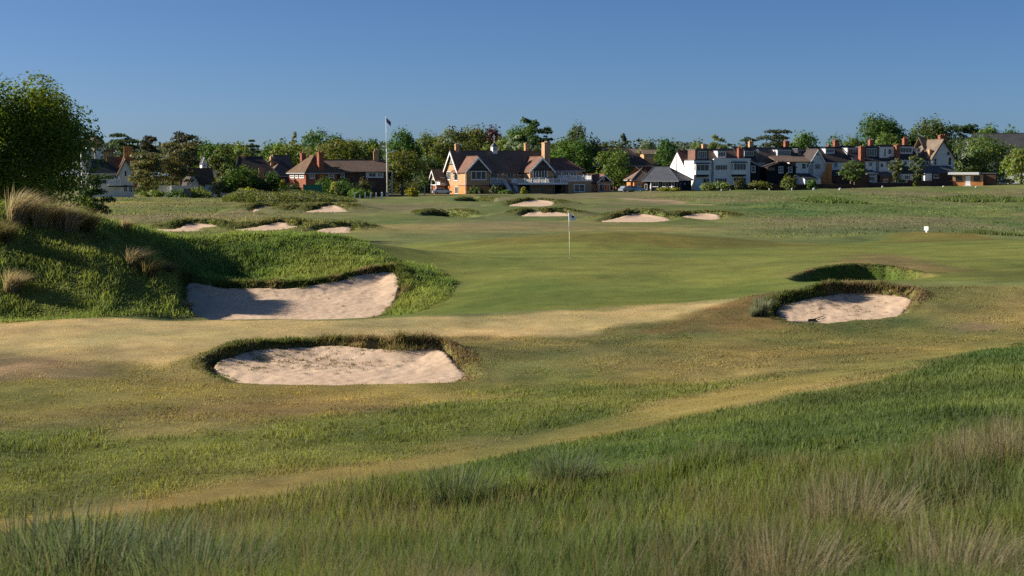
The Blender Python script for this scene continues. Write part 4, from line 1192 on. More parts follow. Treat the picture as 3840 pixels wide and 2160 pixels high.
    ('garden_shrub', 'thin shrub before the white bay windows', 'bush', 1862, 448, 30, 343, (0.065, 0.068, 0.036), dict(cat='shrub')),
    ('garden_shrub', 'yellow green shrub left of the brick hut', 'bush', 2300, 450, 30, 352, (0.13, 0.14, 0.025), dict(cat='shrub')),
    ('garden_shrub', 'dark shrub below the slim garden trees', 'bush', 2262, 448, 40, 354, GD, dict(cat='shrub')),
    ('round_shrub', 'left of two clipped round bushes under the wide clubhouse window', 'bush', 1197, 467, 38, 329, (0.045, 0.060, 0.020), dict(cat='shrub')),
    ('round_shrub', 'right of two clipped round bushes under the wide clubhouse window', 'bush', 1248, 466, 32, 330, (0.045, 0.060, 0.020), dict(cat='shrub')),
    ('garden_shrub', 'yellow green shrub under the clubhouse deck', 'bush', 1318, 471, 20, 329, (0.20, 0.18, 0.03), dict(cat='shrub')),
    ('garden_shrub', 'low green planting left of the clubhouse steps', 'bush', 1275, 478, 40, 328, G1, dict(cat='shrub')),
    ('low_hedge', 'low yellow green hedge before the slate pavilion', 'bush', 1682, 471, 58, 332, (0.16, 0.15, 0.02), dict(cat='hedge')),
]
for i, (nm_, lb, kind, cx, top, wid, D_, col, kw) in enumerate(TREES):
    kw = dict(kw)
    cat = kw.pop('cat', 'tree')
    if kind == 'bush': kw.setdefault('crown0', 0.02)
    tree(nm_, lb, kind, cx, top, wid, D_, col, seed=i + 3, cat=cat, group=(TL if cat == 'tree' else 'shrubs and hedges along the gardens'), **kw)

# low scrub belt along the left edge of the far fairway (nobody could count it)
rs = np.random.RandomState(21)
n = 26000
u = rs.rand(n)
pxs = 560 + 330 * u
Ds = 262 - 50 * rs.rand(n) ** 1.2 * (1 - 0.6 * np.abs(u - 0.4))
X = np.array([rayd(p, 500)[0] for p in pxs]) * Ds
hh = (0.4 + 2.1 * fbm(X / 5, Ds / 7, 3)) * (1 - 0.75 * sstep(0.55, 1.0, u)) * (0.35 + 0.65 * sstep(0, 0.15, u))
Z0 = ground_z(X, Ds)
P = np.stack([X, Ds, Z0 + hh * rs.rand(n) ** 0.7], 1)
nm = rs.randn(n, 3); nm[:, 2] += 0.6; nm /= np.linalg.norm(nm, axis=1)[:, None]
t_ = np.cross(nm, rs.randn(n, 3)); t_ /= np.linalg.norm(t_, axis=1)[:, None]; s_ = np.cross(nm, t_)
L = 0.34 * (0.6 + 0.8 * rs.rand(n))[:, None]
V = np.stack([P - t_ * L * 0.5, P + s_ * L * 0.3, P + t_ * L * 0.5, P - s_ * L * 0.3], 1).reshape(-1, 3)
cs_ = np.where((fbm(X / 4 + 3, Ds / 4, 2) > 0.5)[:, None], np.array((0.125, 0.150, 0.070)), np.array((0.085, 0.115, 0.034))) * (0.6 + 0.8 * rs.rand(n, 1))
tag(link('scrub', np_mesh('scrub', V, np.arange(4 * n).reshape(-1, 4), cols=np.repeat(cs_, 4, 0)), MATS['leaf']), 'low grey green scrub below the gardens at left', 'scrub', kind='stuff')
n = 30000
u = rs.rand(n)
pxs = 335 + 715 * u
Ds = 330 + 38 * rs.rand(n)
X = np.array([rayd(p, 480)[0] for p in pxs]) * Ds
hh = 1.2 + 4.2 * fbm(X / 6, Ds / 12, 3)
P = np.stack([X, Ds, ground_z(X, Ds) + hh * rs.rand(n) ** 0.6], 1)
nm = rs.randn(n, 3); nm[:, 2] += 0.6; nm /= np.linalg.norm(nm, axis=1)[:, None]
t_ = np.cross(nm, rs.randn(n, 3)); t_ /= np.linalg.norm(t_, axis=1)[:, None]; s_ = np.cross(nm, t_)
L = 0.55 * (0.6 + 0.8 * rs.rand(n))[:, None]
V = np.stack([P - t_ * L * 0.5, P + s_ * L * 0.3, P + t_ * L * 0.5, P - s_ * L * 0.3], 1).reshape(-1, 3)
cs_ = np.where((fbm(X / 5 + 3, Ds / 5, 2) > 0.5)[:, None], np.array((0.075, 0.090, 0.034)), np.array((0.045, 0.065, 0.024))) * (0.6 + 0.8 * rs.rand(n, 1))
tag(link('undergrowth', np_mesh('undergrowth', V, np.arange(4 * n).reshape(-1, 4), cols=np.repeat(cs_, 4, 0)), MATS['leaf']), 'dense hedges and undergrowth between the left hand houses', 'undergrowth', kind='stuff')
# low mounds of rank grass on the right of the far fairway
for (lb_, px_, py_, wpx, D_, c_) in (('low bank of dark green rank grass on the far right fairway', 2080, 503, 170, 235, (0.075, 0.115, 0.03)), ('long low bank of rank grass near the right edge', 2480, 502, 330, 240, (0.085, 0.12, 0.034)),
                                     ('small dark tuft bank right of the white tee marker', 2490, 588, 130, 93, (0.075, 0.10, 0.03))):
    n = 4200
    xc = rayd(px_, py_)[0] * D_; hw = wpx / 2 / (FPX / SQ) * D_
    X = xc + (rs.rand(n) * 2 - 1) * hw; Y = D_ + rs.randn(n) * (4.5 if D_ > 150 else 1.0)
    env = np.clip(1 - ((X - xc) / hw) ** 2, 0, 1)
    hh = (0.9 if D_ > 150 else 0.30) * env * (0.3 + 1.2 * fbm(X / 2, Y / 2, 2))
    blades('rank_grass', lb_, np.stack([X, Y, ground_z(X, Y) - 0.02], 1), hh + 0.05, np.full(n, D_ * 0.0016), np.tile(np.array(c_), (n, 1)) * 1.4 * (0.6 + 0.8 * rs.rand(n, 1)), 17, segs=1)

# ------------------------------------------------------------------ marram tussocks
def tussock_mesh(seed, n, spread, h, wind, wid, col, col2):
    rng = np.random.RandomState(seed)
    segs = 4
    a = rng.rand(n) * 6.283; rr = spread * np.sqrt(rng.rand(n))
    x0 = rr * np.cos(a); y0 = rr * np.sin(a)
    L = h * (0.55 + 0.6 * rng.rand(n)); ln = 0.12 + 0.55 * rng.rand(n) ** 1.5
    dx = np.cos(a) * ln + wind * (0.5 + rng.rand(n)); dy = np.sin(a) * ln
    fa = rng.rand(n) * 3.14; wx = np.cos(fa) * wid / 2; wy = np.sin(fa) * wid / 2
    k = (rng.rand(n, 1) < 0.35)
    base = np.where(k, np.array(col2), np.array(col)) * (0.65 + 0.7 * rng.rand(n, 1))
    V = []; Cc = []
    for s in range(segs + 1):
        t = s / segs
        x = x0 + dx * L * t ** 2; y = y0 + dy * L * t ** 2; z = L * (t - 0.38 * np.hypot(dx, dy) * t ** 2.4) - 0.05
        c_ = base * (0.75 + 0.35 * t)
        if s < segs:
            q = 1 - 0.75 * t
            V += [np.stack([x - wx * q, y - wy * q, z], 1), np.stack([x + wx * q, y + wy * q, z], 1)]; Cc += [c_, c_]
        else:
            V.append(np.stack([x, y, z], 1)); Cc.append(c_)
    m_ = len(V)
    V = np.stack(V, 1).reshape(-1, 3); Cc = np.stack(Cc, 1).reshape(-1, 3); b0 = np.arange(n) * m_
    F = []
    for s in range(segs - 1):
        q = b0 + 2 * s; F += [np.stack([q, q + 1, q + 3], 1), np.stack([q, q + 3, q + 2], 1)]
    q = b0 + 2 * (segs - 1); F.append(np.stack([q, q + 1, q + 2], 1))
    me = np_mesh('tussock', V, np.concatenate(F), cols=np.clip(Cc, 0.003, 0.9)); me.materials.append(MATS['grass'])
    return me


TAN1 = (0.47, 0.38, 0.26); TAN2 = (0.28, 0.26, 0.15); GRN1 = (0.12, 0.15, 0.05); BLU1 = (0.26, 0.30, 0.21)
TM = {'tan': [tussock_mesh(40 + i, 620, 0.30, 1.05, 0.55, 0.021, TAN1, TAN2) for i in range(2)], 'mix': [tussock_mesh(50 + i, 560, 0.30, 0.9, 0.45, 0.021, (0.25, 0.20, 0.11), GRN1) for i in range(2)],
      'blue': [tussock_mesh(60, 420, 0.16, 0.55, 0.1, 0.014, BLU1, (0.20, 0.20, 0.11))], 'near': [tussock_mesh(70 + i, 800, 0.30, 0.58, 0.12, 0.0055, (0.31, 0.26, 0.175), (0.15, 0.15, 0.08)) for i in range(2)],
      'neargreen': [tussock_mesh(80 + i, 800, 0.30, 0.50, 0.06, 0.008, (0.095, 0.140, 0.070), (0.17, 0.19, 0.115)) for i in range(2)]}
TUS = [
    ('tan windswept marram tussock on the dune crest at the left edge', 'tan', 45, 560, 1.30), ('tan marram tussock second from the left on the dune crest', 'tan', 105, 566, 1.05), ('brown marram tussock third along the dune crest', 'tan', 150, 572, 0.95),
    ('grey tan marram tussock at right end of the dune crest', 'mix', 215, 580, 1.0), ('small pale marram tussock low behind the dune crest', 'tan', 312, 582, 0.55), ('brown marram tussock just under the crest', 'tan', 178, 584, 0.85), ('shaded marram tussock at the left edge below the crest', 'mix', 5, 610, 0.9),
    ('tan marram tussock halfway down the dune, upper of a pair', 'tan', 335, 672, 0.80), ('brown marram tussock halfway down the dune, lower of a pair', 'mix', 375, 694, 0.85), ('grey green marram tussock in the shade right of the pair', 'mix', 420, 690, 0.6),
    ('pale marram tussock low on the dune at the left edge', 'tan', 30, 738, 0.80), ('small tan tuft at the left lip of the large bunker', 'tan', 462, 752, 0.45),
    ('blue green marram tussock at left end of the small right bunker', 'blue', 1915, 795, 1.05), ('small straw tuft left of the blue green tussock', 'blue', 1895, 798, 0.6),
]
for (lb_, kd, px_, py_, sc_) in TUS:
    x_, y_ = hit(px_, py_)
    ms = TM[kd]; o = link('marram_tussock', ms[len(lb_) % len(ms)], None, None, (x_, y_, gz(x_, y_)))
    o.rotation_euler = (0, 0, (len(lb_) * 0.37) % 0.9 - 0.45); sc_ *= 1.12; o.scale = (sc_, sc_, sc_)
    tag(o, lb_, 'grass tussock', 'marram tussocks')
NEAR = [  # view column, distance, size
    ('pale dry tussock at right among the tall foreground grass', 'near', 2150, 10.5, 1.1), ('pale dry tussock on the slope near the right edge', 'near', 2460, 13.2, 0.95), ('dry tussock cut by the right edge', 'near', 2570, 13.0, 1.1),
    ('small dry tussock at the crest of the tall foreground grass', 'near', 1530, 14.0, 0.6), ('dry tussock at the bottom right', 'near', 1980, 8.2, 0.9), ('brown dry tussock at the bottom right edge', 'near', 2420, 8.0, 0.9), ('brown dry tussock at the bottom near the middle', 'near', 1090, 7.8, 0.7),
    ('grey green tussock in the bottom left corner', 'neargreen', 60, 9.6, 1.25), ('grey green tussock right of the corner one', 'neargreen', 230, 9.3, 1.15), ('grey green tussock beside the path end', 'neargreen', 330, 10.2, 0.95), ('broad grey green tussock at the bottom left', 'neargreen', 480, 8.4, 0.95),
    ('blue green rush clump beside the path, left of a pair', 'neargreen', 1150, 16.2, 0.9), ('blue green rush clump beside the path, right of a pair', 'neargreen', 1420, 16.6, 0.8), ('tall pale grass stems behind the bottom left tussocks', 'near', 110, 11.5, 0.8),
]
for (lb_, kd, px_, D_, sc_) in NEAR:
    x_ = rayd(px_, 1200)[0] * D_
    ms = TM[kd]; o = link('grass_tussock', ms[len(lb_) % len(ms)], None, None, (x_, D_, gz(x_, D_)))
    o.rotation_euler = (0, 0, (len(lb_) * 0.53) % 1.2 - 0.6); sc_ *= 1.4 if kd == 'neargreen' else 1.08; o.scale = (sc_, sc_, sc_ * 0.95)
    tag(o, lb_, 'grass tussock', 'tussocks in the foreground')

# ------------------------------------------------------------------ buildings
class House:
    """a local frame: u along the front to the right, v back, z up; turned by theta so the left end shows"""

    def __init__(self, name, label, cat, sx, D, theta, sy=650, group=None, zoff=0.0):
        dx, _ = ray(sx, sy)
        self.O = (dx * D, D)
        self.th = math.radians(theta)
        self.U_ = (math.cos(self.th), math.sin(self.th)); self.V_ = (-math.sin(self.th), math.cos(self.th))
        self.z0 = gz(self.O[0], self.O[1]) + zoff
        self.root = tag(empty(name, (self.O[0], self.O[1], self.z0), self.th), label, cat, group)

    def u(self, sx, v=0.0, sy=650):
        dx, _ = ray(sx, sy)
        ox, oy = self.O; ux, uy = self.U_; vx, vy = self.V_
        return (dx * (oy + v * vy) - ox - v * vx) / (ux - dx * uy)

    def v(self, sx, u=0.0, sy=650):
        dx, _ = ray(sx, sy)
        ox, oy = self.O; ux, uy = self.U_; vx, vy = self.V_
        return (dx * (oy + u * uy) - ox - u * ux) / (vx - dx * vy)

    def z(self, sy, u=0.0, v=0.0, sx=1920):
        _, dz = ray(sx, sy)
        return CZ + dz * (self.O[1] + u * self.U_[1] + v * self.V_[1]) - self.z0

    def part(self, name, mb, mat, parent=None, label=None):
        o = mb.build(name, mat, parent or self.root)
        if label: o['label'] = label
        return o

    # --- walls
    def block(self, u0, u1, v0, v1, z0, z1, mat, name='wall', parent=None):
        return self.part(name, MB().box(u0, u1, v0, v1, z0, z1), mat, parent)

    def gable_block(self, u0, u1, v0, v1, ze, zr, axis, mat, z0=-1.0, name='wall', off=0.5):
        """walls with gables; axis is the way the ridge runs"""
        a0, a1 = (v0, v1) if axis == 'u' else (u0, u1)
        d0, d1 = (u0, u1) if axis == 'u' else (v0, v1)
        am = a0 + (a1 - a0) * off
        poly = [(a0, z0), (a1, z0), (a1, ze), (am, zr), (a0, ze)]
        return self.part(name, MB().prism(poly, d0, d1, 'u' if axis == 'u' else 'v'), mat)

    def gable_roof(self, u0, u1, v0, v1, ze, zr, axis, mat, over=0.45, th=0.2, eo=0.35, off=0.5, name='roof', parent=None):
        a0, a1 = (v0, v1) if axis == 'u' else (u0, u1)
        d0, d1 = (u0, u1) if axis == 'u' else (v0, v1)
        am = a0 + (a1 - a0) * off
        s0 = (zr - ze) / (am - a0); s1 = (zr - ze) / (a1 - am)
        b0, z0 = a0 - eo, ze - s0 * eo; b1, z1 = a1 + eo, ze - s1 * eo
        poly = [(b0, z0 + 0.02), (am, zr + 0.02), (b1, z1 + 0.02), (b1, z1 + th), (am, zr + th * 1.3), (b0, z0 + th)]
        o = self.part(name, MB().prism(poly, d0 - over, d1 + over, 'u' if axis == 'u' else 'v'), mat, parent)
        rm = MB()
        if axis == 'u': rm.bar((d0 - over, am, zr + th * 1.3 + 0.03), (d1 + over, am, zr + th * 1.3 + 0.03), 0.24, 0.14)
        else: rm.bar((am, d0 - over, zr + th * 1.3 + 0.03), (am, d1 + over, zr + th * 1.3 + 0.03), 0.24, 0.14)
        self.part('ridge_tiles', rm, mat, o)
        return o

    def hip_roof(self, u0, u1, v0, v1, ze, zr, mat, eo=0.4, hl=1.0, hr=1.0, name='roof', axis='u', ridge=None, cap=None):
        """hl/hr: 1 = full hip at that end, 0 = gable end"""
        x0, x1, y0, y1 = u0 - eo, u1 + eo, v0 - eo, v1 + eo
        if axis == 'u':
            half = (y1 - y0) / 2; ym = (y0 + y1) / 2
            ra, rb = (x0 + half * hl, x1 - half * hr) if ridge is None else ridge
            top = [(ra, ym, zr), (rb, ym, zr)]
            fs = [(0, 1, 5, 4), (1, 2, 5), (2, 3, 4, 5), (3, 0, 4), (3, 2, 1, 0)]
        else:
            half = (x1 - x0) / 2; xm = (x0 + x1) / 2
            ra, rb = (y0 + half * hl, y1 - half * hr) if ridge is None else ridge
            top = [(xm, ra, zr), (xm, rb, zr)]
            fs = [(0, 1, 4), (1, 2, 5, 4), (2, 3, 5), (3, 0, 4, 5), (3, 2, 1, 0)]
        base = [(x0, y0, ze), (x1, y0, ze), (x1, y1, ze), (x0, y1, ze)]
        o = self.part(name, MB().add(base + top, fs), mat)
        rm = MB()
        rm.bar(Vector(top[0]) + Vector((0, 0, 0.04)), Vector(top[1]) + Vector((0, 0, 0.04)), 0.25, 0.16)
        near = {'u': (0, 3, 1, 2), 'v': (0, 1, 3, 2)}[axis]
        for bi, ti in ((near[0], 0), (near[1], 0), (near[2], 1), (near[3], 1)):
            rm.bar(Vector(base[bi]) + Vector((0, 0, 0.03)), Vector(top[ti]) + Vector((0, 0, 0.03)), 0.22, 0.12)
        self.part('hip_tiles', rm, cap or mat, o)
        fa = MB()   # boards under the eaves
        fa.box(x0 + 0.05, x1 - 0.05, y0 + 0.03, y0 + 0.09, ze - 0.2, ze - 0.01); fa.box(x0 + 0.03, x0 + 0.09, y0 + 0.1, y1 - 0.1, ze - 0.2, ze - 0.01)
        self.part('eaves_board', fa, 'paint_grey', o)
        return o

    # --- openings: a frame with its pane behind, standing a little proud of the wall
    def window(self, a0, a1, z0, z1, w, face='front', cols=2, rows=1, fr='paint_white', gl='glass', t=0.09, sill=True, name='window', parent=None):
        """face front: plane v = w, a along u; left: plane u = w, a along v"""
        P = (lambda p0, p1, q0, q1, d0, d1: (p0, p1, w - d1, w - d0, q0, q1)) if face == 'front' else (lambda p0, p1, q0, q1, d0, d1: (w - d1, w - d0, p0, p1, q0, q1))
        if a0 > a1: a0, a1 = a1, a0
        m = MB()
        m.box(*P(a0, a0 + t, z0, z1, 0.01, 0.10)).box(*P(a1 - t, a1, z0, z1, 0.01, 0.10)).box(*P(a0 + t, a1 - t, z0, z0 + t, 0.01, 0.099)).box(*P(a0 + t, a1 - t, z1 - t, z1, 0.01, 0.099))
        for i in range(1, cols):
            x = a0 + (a1 - a0) * i / cols; m.box(*P(x - t * 0.4, x + t * 0.4, z0 + t, z1 - t, 0.01, 0.085))
        for i in range(1, rows):
            y = z0 + (z1 - z0) * i / rows; m.box(*P(a0 + t, a1 - t, y - t * 0.35, y + t * 0.35, 0.01, 0.08))
        f = self.part(name, m, fr, parent)
        for i in range(cols):
            b0 = a0 + (a1 - a0) * i / cols; b1 = a0 + (a1 - a0) * (i + 1) / cols
            self.part('pane', MB().box(*P(b0 + t * 0.41, b1 - t * 0.41, z0 + t * 0.5, z1 - t * 0.5, 0.015, 0.045)), gl, f)
        if sill:
            self.part('sill', MB().box(*P(a0 - 0.08, a1 + 0.08, z0 - 0.09, z0 - 0.005, 0.008, 0.16)), fr, f)
        return f

    def win_px(self, sx0, sx1, sy0, sy1, v=0.0, **k):
        u0, u1 = self.u(sx0, v), self.u(sx1, v)
        um = (u0 + u1) / 2
        return self.window(u0, u1, self.z(sy1, um, v), self.z(sy0, um, v), v, 'front', **k)

    def win_left(self, sx0, sx1, sy0, sy1, u=0.0, **k):
        v0, v1 = self.v(sx0, u), self.v(sx1, u)
        vm = (v0 + v1) / 2
        return self.window(min(v0, v1), max(v0, v1), self.z(sy1, u, vm), self.z(sy0, u, vm), u, 'left', **k)

    def chimney(self, u, v, w, d, z0, z1, mat, pots=2, pot='pot_clay', cap=True, ph=0.55):
        m = MB().box(u - w / 2, u + w / 2, v - d / 2, v + d / 2, z0, z1 - 0.28)
        if cap:
            m.box(u - w / 2 - 0.07, u + w / 2 + 0.07, v - d / 2 - 0.07, v + d / 2 + 0.07, z1 - 0.28, z1 - 0.12).box(u - w / 2 - 0.02, u + w / 2 + 0.02, v - d / 2 - 0.02, v + d / 2 + 0.02, z1 - 0.12, z1)
        else:
            m.box(u - w / 2, u + w / 2, v - d / 2, v + d / 2, z1 - 0.28, z1)
        c = self.part('chimney', m, mat)
        for i in range(pots):
            t = (i + 0.5) / pots - 0.5
            pu, pv = (u + t * w * 0.95, v) if w >= d else (u, v + t * d * 0.95)
            self.part('chimney_pot', MB().lathe([(0.15, z1), (0.12, z1 + ph * 0.8), (0.155, z1 + ph * 0.85), (0.14, z1 + ph)], pu, pv, 8), pot, c)
        return c

    def bargeboard(self, a0, a1, am, ze, zr, d, axis, mat='paint_white', w=0.32, t=0.10, drop=0.35):
        """two boards under a gable's roof edge, in the plane d; axis: ridge direction"""
        s0 = (zr - ze) / (am - a0); s1 = (zr - ze) / (a1 - am)
        P = lambda a, z: (a, d, z) if axis == 'v' else (d, a, z)
        m = MB()
        for (ea, ez) in ((a0 - drop, ze - s0 * drop), (a1 + drop, ze - s1 * drop)):
            q = [P(ea, ez + 0.1), P(am, zr + 0.1), P(am, zr + 0.1 - w * 1.3), P(ea, ez + 0.1 - w)]
            k = (0, -t, 0) if axis == 'v' else (-t, 0, 0)
            q2 = [tuple(p[i] + k[i] for i in range(3)) for p in q]
            m.add(q + q2, [(0, 1, 2, 3), (7, 6, 5, 4), (0, 4, 5, 1), (1, 5, 6, 2), (2, 6, 7, 3), (3, 7, 4, 0)])
        return self.part('bargeboard', m, mat)

    def balustrade(self, pts, z, h=1.05, mat='paint_white', gap=0.28, post=2.0, parent=None, bw=0.07):
        """white railing along local points"""
        m = MB()
        for p, q in zip(pts[:-1], pts[1:]):
            p = Vector((p[0], p[1], z if len(p) < 3 else p[2])); q = Vector((q[0], q[1], z if len(q) < 3 else q[2]))
            L = (q - p).length; n = max(2, int(L / gap))
            up = Vector((0, 0, h))
            m.bar(p + up, q + up, 0.14, 0.10); m.bar(p + up * 0.12, q + up * 0.12, 0.09, 0.08)
            for i in range(1, n):
                b = p.lerp(q, i / n); m.bar(b + up * 0.13, b + up * 0.96, bw)
            k = max(1, round(L / post))
            for i in range(k + 1):
                b = p.lerp(q, i / k); m.bar(b, b + up * 1.14, 0.17)
        return self.part('balustrade', m, mat, parent)


# ---------------- clubhouse
C = House('clubhouse', 'long brick clubhouse with two black and white gables and white railings', 'clubhouse', 1748, 334, 25)
uw1 = C.u(1835, 0); vm = 4.6; vb = 12.6
ze, zr = C.z(640, 3, 0), C.z(569, 6, 8.6)
z588 = C.z(590, 3, 0)
um1 = 23.4
C.gable_block(0.02, um1, vm, vb, ze, zr - 0.1, 'u', 'brick_buff')
C.part('plinth', MB().box(-0.04, um1, vm - 0.05, vb + 0.02, -1, 2.0), 'brick_orange')
C.gable_roof(0, um1, vm, vb, ze, zr, 'u', 'tile_brown', over=0.5, eo=0.5)
C.bargeboard(vm, vb, (vm + vb) / 2, ze, zr, -0.52, 'u', w=0.5)
# timbered top of the end gable
tg = MB(); zt_ = ze + 1.6
half = (vb - vm) / 2 * (zr - zt_) / (zr - ze); cv_ = (vm + vb) / 2
tg.prism([(cv_ - half, zt_), (cv_ + half, zt_), (cv_, zr - 0.15)], -0.06, 0.015, 'u')
tgo = C.part('gable_panel', tg, 'timber_pale')
for k in range(-2, 3):
    b_ = cv_ + k * half / 3
    hh_ = (zr - 0.3 - zt_) * (1 - abs(k) / 3.0)
    C.part('batten', MB().box(-0.11, -0.062, b_ - 0.09, b_ + 0.09, zt_ + 0.05, zt_ + max(hh_, 0.2)), 'board_black', tgo)
C.part('rail', MB().box(-0.13, -0.062, cv_ - half - 0.15, cv_ + half + 0.15, zt_ - 0.12, zt_ + 0.05), 'board_black', tgo)


def club_wing(u0, u1, v0, v1, ze, zr, left_plinth=True):
    C.gable_block(u0, u1, v0, v1, ze, zr - 0.1, 'v', 'brick_buff')
    um = (u0 + u1) / 2
    C.gable_roof(u0, u1, v0 + 0.1, v1, ze, zr, 'v', 'tile_red', over=0.45, eo=0.5)
    C.bargeboard(u0, u1, um, ze, zr, v0 - 0.42, 'v', w=0.42, mat='paint_white')
    g = C.part('gable_panel', MB().prism([(u0 + 0.1, ze + 0.12), (u1 - 0.1, ze + 0.12), (um, zr - 0.2)], v0 - 0.06, v0 + 0.01, 'v'), 'board_black')
    W_ = (u1 - u0) / 2 - 0.1
    for k in range(-5, 6):
        b_ = um + k * W_ / 5.6
        hh_ = (zr - ze - 0.5) * (1 - abs(k) / 5.6)
        if hh_ > 0.25:
            C.part('batten', MB().box(b_ - 0.11, b_ + 0.11, v0 - 0.10, v0 - 0.062, ze + 0.3, ze + 0.2 + hh_), 'timber_grey', g)
    C.part('beam', MB().box(u0 + 0.05, u1 - 0.05, v0 - 0.13, v0 - 0.065, ze + 0.02, ze + 0.26), 'board_black', g)


club_wing(0, uw1, 0, 8.0, ze, z588)
C.part('plinth', MB().box(-0.05, uw1 + 0.03, -0.05, vm + 0.2, -1, 1.95), 'brick_orange')
u2a, u2b = C.u(1988, 0), C.u(2076, 0)
club_wing(u2a, u2b, 0, 8.0, ze, z588)
C.part('string_course', MB().box(-0.09, uw1 + 0.05, -0.09, vm, 1.96, 2.1), 'brick_dark')
# openings
C.win_px(1766, 1823, 641, 674, 0.0, cols=3, t=0.16)
C.win_left(1677, 1690, 643, 674, 0.0, cols=1, gl='glass_pale')
C.win_left(1704, 1717, 645, 677, -0.0, cols=1)
C.win_left(1706, 1719, 700, 726, -0.05, cols=1, fr='render_white', gl='glass_pale', sill=False)
C.part('floodlight', MB().lathe([(0.02, 4.0), (0.2, 4.05), (0.2, 4.35), (0.02, 4.4)], -0.22, 7.4, 10), 'paint_white')
C.part('drainpipe', MB().tube([(-0.12, 0.3, -0.3), (-0.12, 0.3, ze - 0.2)], [0.07, 0.07], 6), 'paint_white')
C.win_px(1998, 2052, 638, 668, 0.0, cols=5, t=0.14, sill=False, name='french_doors')
C.win_px(1838, 1866, 642, 668, vm, cols=2)
C.win_px(1902, 1925, 642, 672, vm, cols=2, sill=False, name='door')
C.win_px(1940, 1958, 643, 655, vm, cols=1)
ck = C.part('wall_clock', MB().lathe([(0.01, 0), (0.42, 0), (0.42, 0.08), (0.01, 0.08)], 0, 0, 16), 'paint_white')
ck.rotation_euler = (math.pi / 2, 0, 0); ck.location = (C.u(1885, vm), vm - 0.02, C.z(650, 12, vm))
# right hand block with hipped roof
ub = 32.5; v3 = 3.2
ze3, zr3 = C.z(640, 28, v3), C.z(594, 28, 7)
C.block(u2b - 0.3, ub, v3, 11.2, -1, ze3, 'brick_buff')
C.hip_roof(u2b - 0.6, ub, v3, 11.2, ze3, zr3, 'tile_red', hl=0.0, hr=0.75, eo=0.5)
for (a, b_) in ((2083, 2105), (2111, 2133), (2140, 2162)):
    C.win_px(a, b_, 638, 660, v3, cols=2, rows=2)
# balcony block
zb = C.z(680, 28, -3)
ul = C.u(2131, -3)
C.block(ul, 31.6, -3, v3 + 0.3, -1, zb, 'brick_buff', name='lower_wall')
C.part('balcony_slab', MB().box(ul - 0.15, 31.8, -3.2, v3 - 0.02, zb + 0.01, zb + 0.28), 'paint_white')
C.balustrade([(ul, v3 - 0.2), (ul, -3.05), (31.6, -3.05), (31.6, v3 - 0.2)], zb + 0.28, h=1.15, bw=0.11)
C.win_px(2152, 2193, 690, 720, -3.0, cols=2, t=0.2, sill=False, name='glazed_door')
C.win_left(2095, 2108, 690, 712, ul, cols=1, sill=False)
# deck and its railing
ud0, ud1 = C.u(1941, -3), ul - 0.16
zd = C.z(687, 18, -3)
C.part('deck', MB().box(ud0, ud1, -3.0, vm - 0.02, zd - 0.35, zd), 'paint_grey')
C.part('deck_edge', MB().box(ud0 - 0.02, ud1, -3.12, -3.005, zd - 0.3, zd + 0.04), 'paint_white')
C.balustrade([(ud0 + 0.1, 0.2), (ud0 + 0.1, -2.9), (ud1, -2.9)], zd, h=1.05, bw=0.09)
for k in range(5):
    x_ = ud0 + 0.3 + (ud1 - ud0 - 0.6) * k / 4
    C.part('deck_post', MB().box(x_ - 0.12, x_ + 0.12, -2.9, -2.66, -1, zd - 0.35), 'timber_grey')
C.part('under_deck_wall', MB().box(ud0 + 0.4, ud1 - 0.1, 0.9, 1.1, -1, zd - 0.36), 'board_clad')
for k in range(3):
    x_ = ud0 + 1.6 + k * 3.4
    C.window(x_, x_ + 1.9, 0.1, 1.8, 0.9, cols=2, sill=False, fr='paint_grey')
# left platform, two flights with white strings
up0, up1 = C.u(1838, 1.5), C.u(1890, 1.5)
C.part('landing', MB().box(up0, up1, 1.5, vm - 0.02, zd - 0.4, zd - 0.02), 'paint_grey')
C.balustrade([(up0 + 0.1, 1.6), (up1, 1.6)], zd - 0.02, h=1.05, mat='paint_white', bw=0.09)
C.part('landing_wall', MB().box(up0 + 0.2, up1 - 0.2, 2.0, 2.2, -1, zd - 0.41), 'brick_dark')
for k in range(2):
    x_ = up0 + 0.5 + k * (up1 - up0 - 1)
    C.part('landing_post', MB().box(x_ - 0.1, x_ + 0.1, 1.55, 1.75, -1, zd - 0.41), 'paint_grey')
for (s0, s1) in ((1891, 1914), (1917, 1943)):
    a, b_ = C.u(s0, 1.4), C.u(s1, -2.2)
    m_ = MB()
    p0, p1 = Vector((a, 1.4, zd + 0.55)), Vector((b_, -2.4, 0.55))
    m_.bar(p0, p1, 0.16, 1.1)
    C.part('stair_string', m_, 'paint_white')
m_ = MB()
for k in range(12):
    t = k / 12
    a = C.u(1893, 1.4) * (1 - t) + C.u(1916, -2.3) * t; b_ = C.u(1916, 1.4) * (1 - t) + C.u(1940, -2.3) * t
    v_ = 1.4 - 3.7 * t
    m_.box(a, b_, v_ - 0.32, v_, zd * (1 - t) - 0.18, zd * (1 - t) - 0.02)
C.part('stair_treads', m_, 'stone_grey')
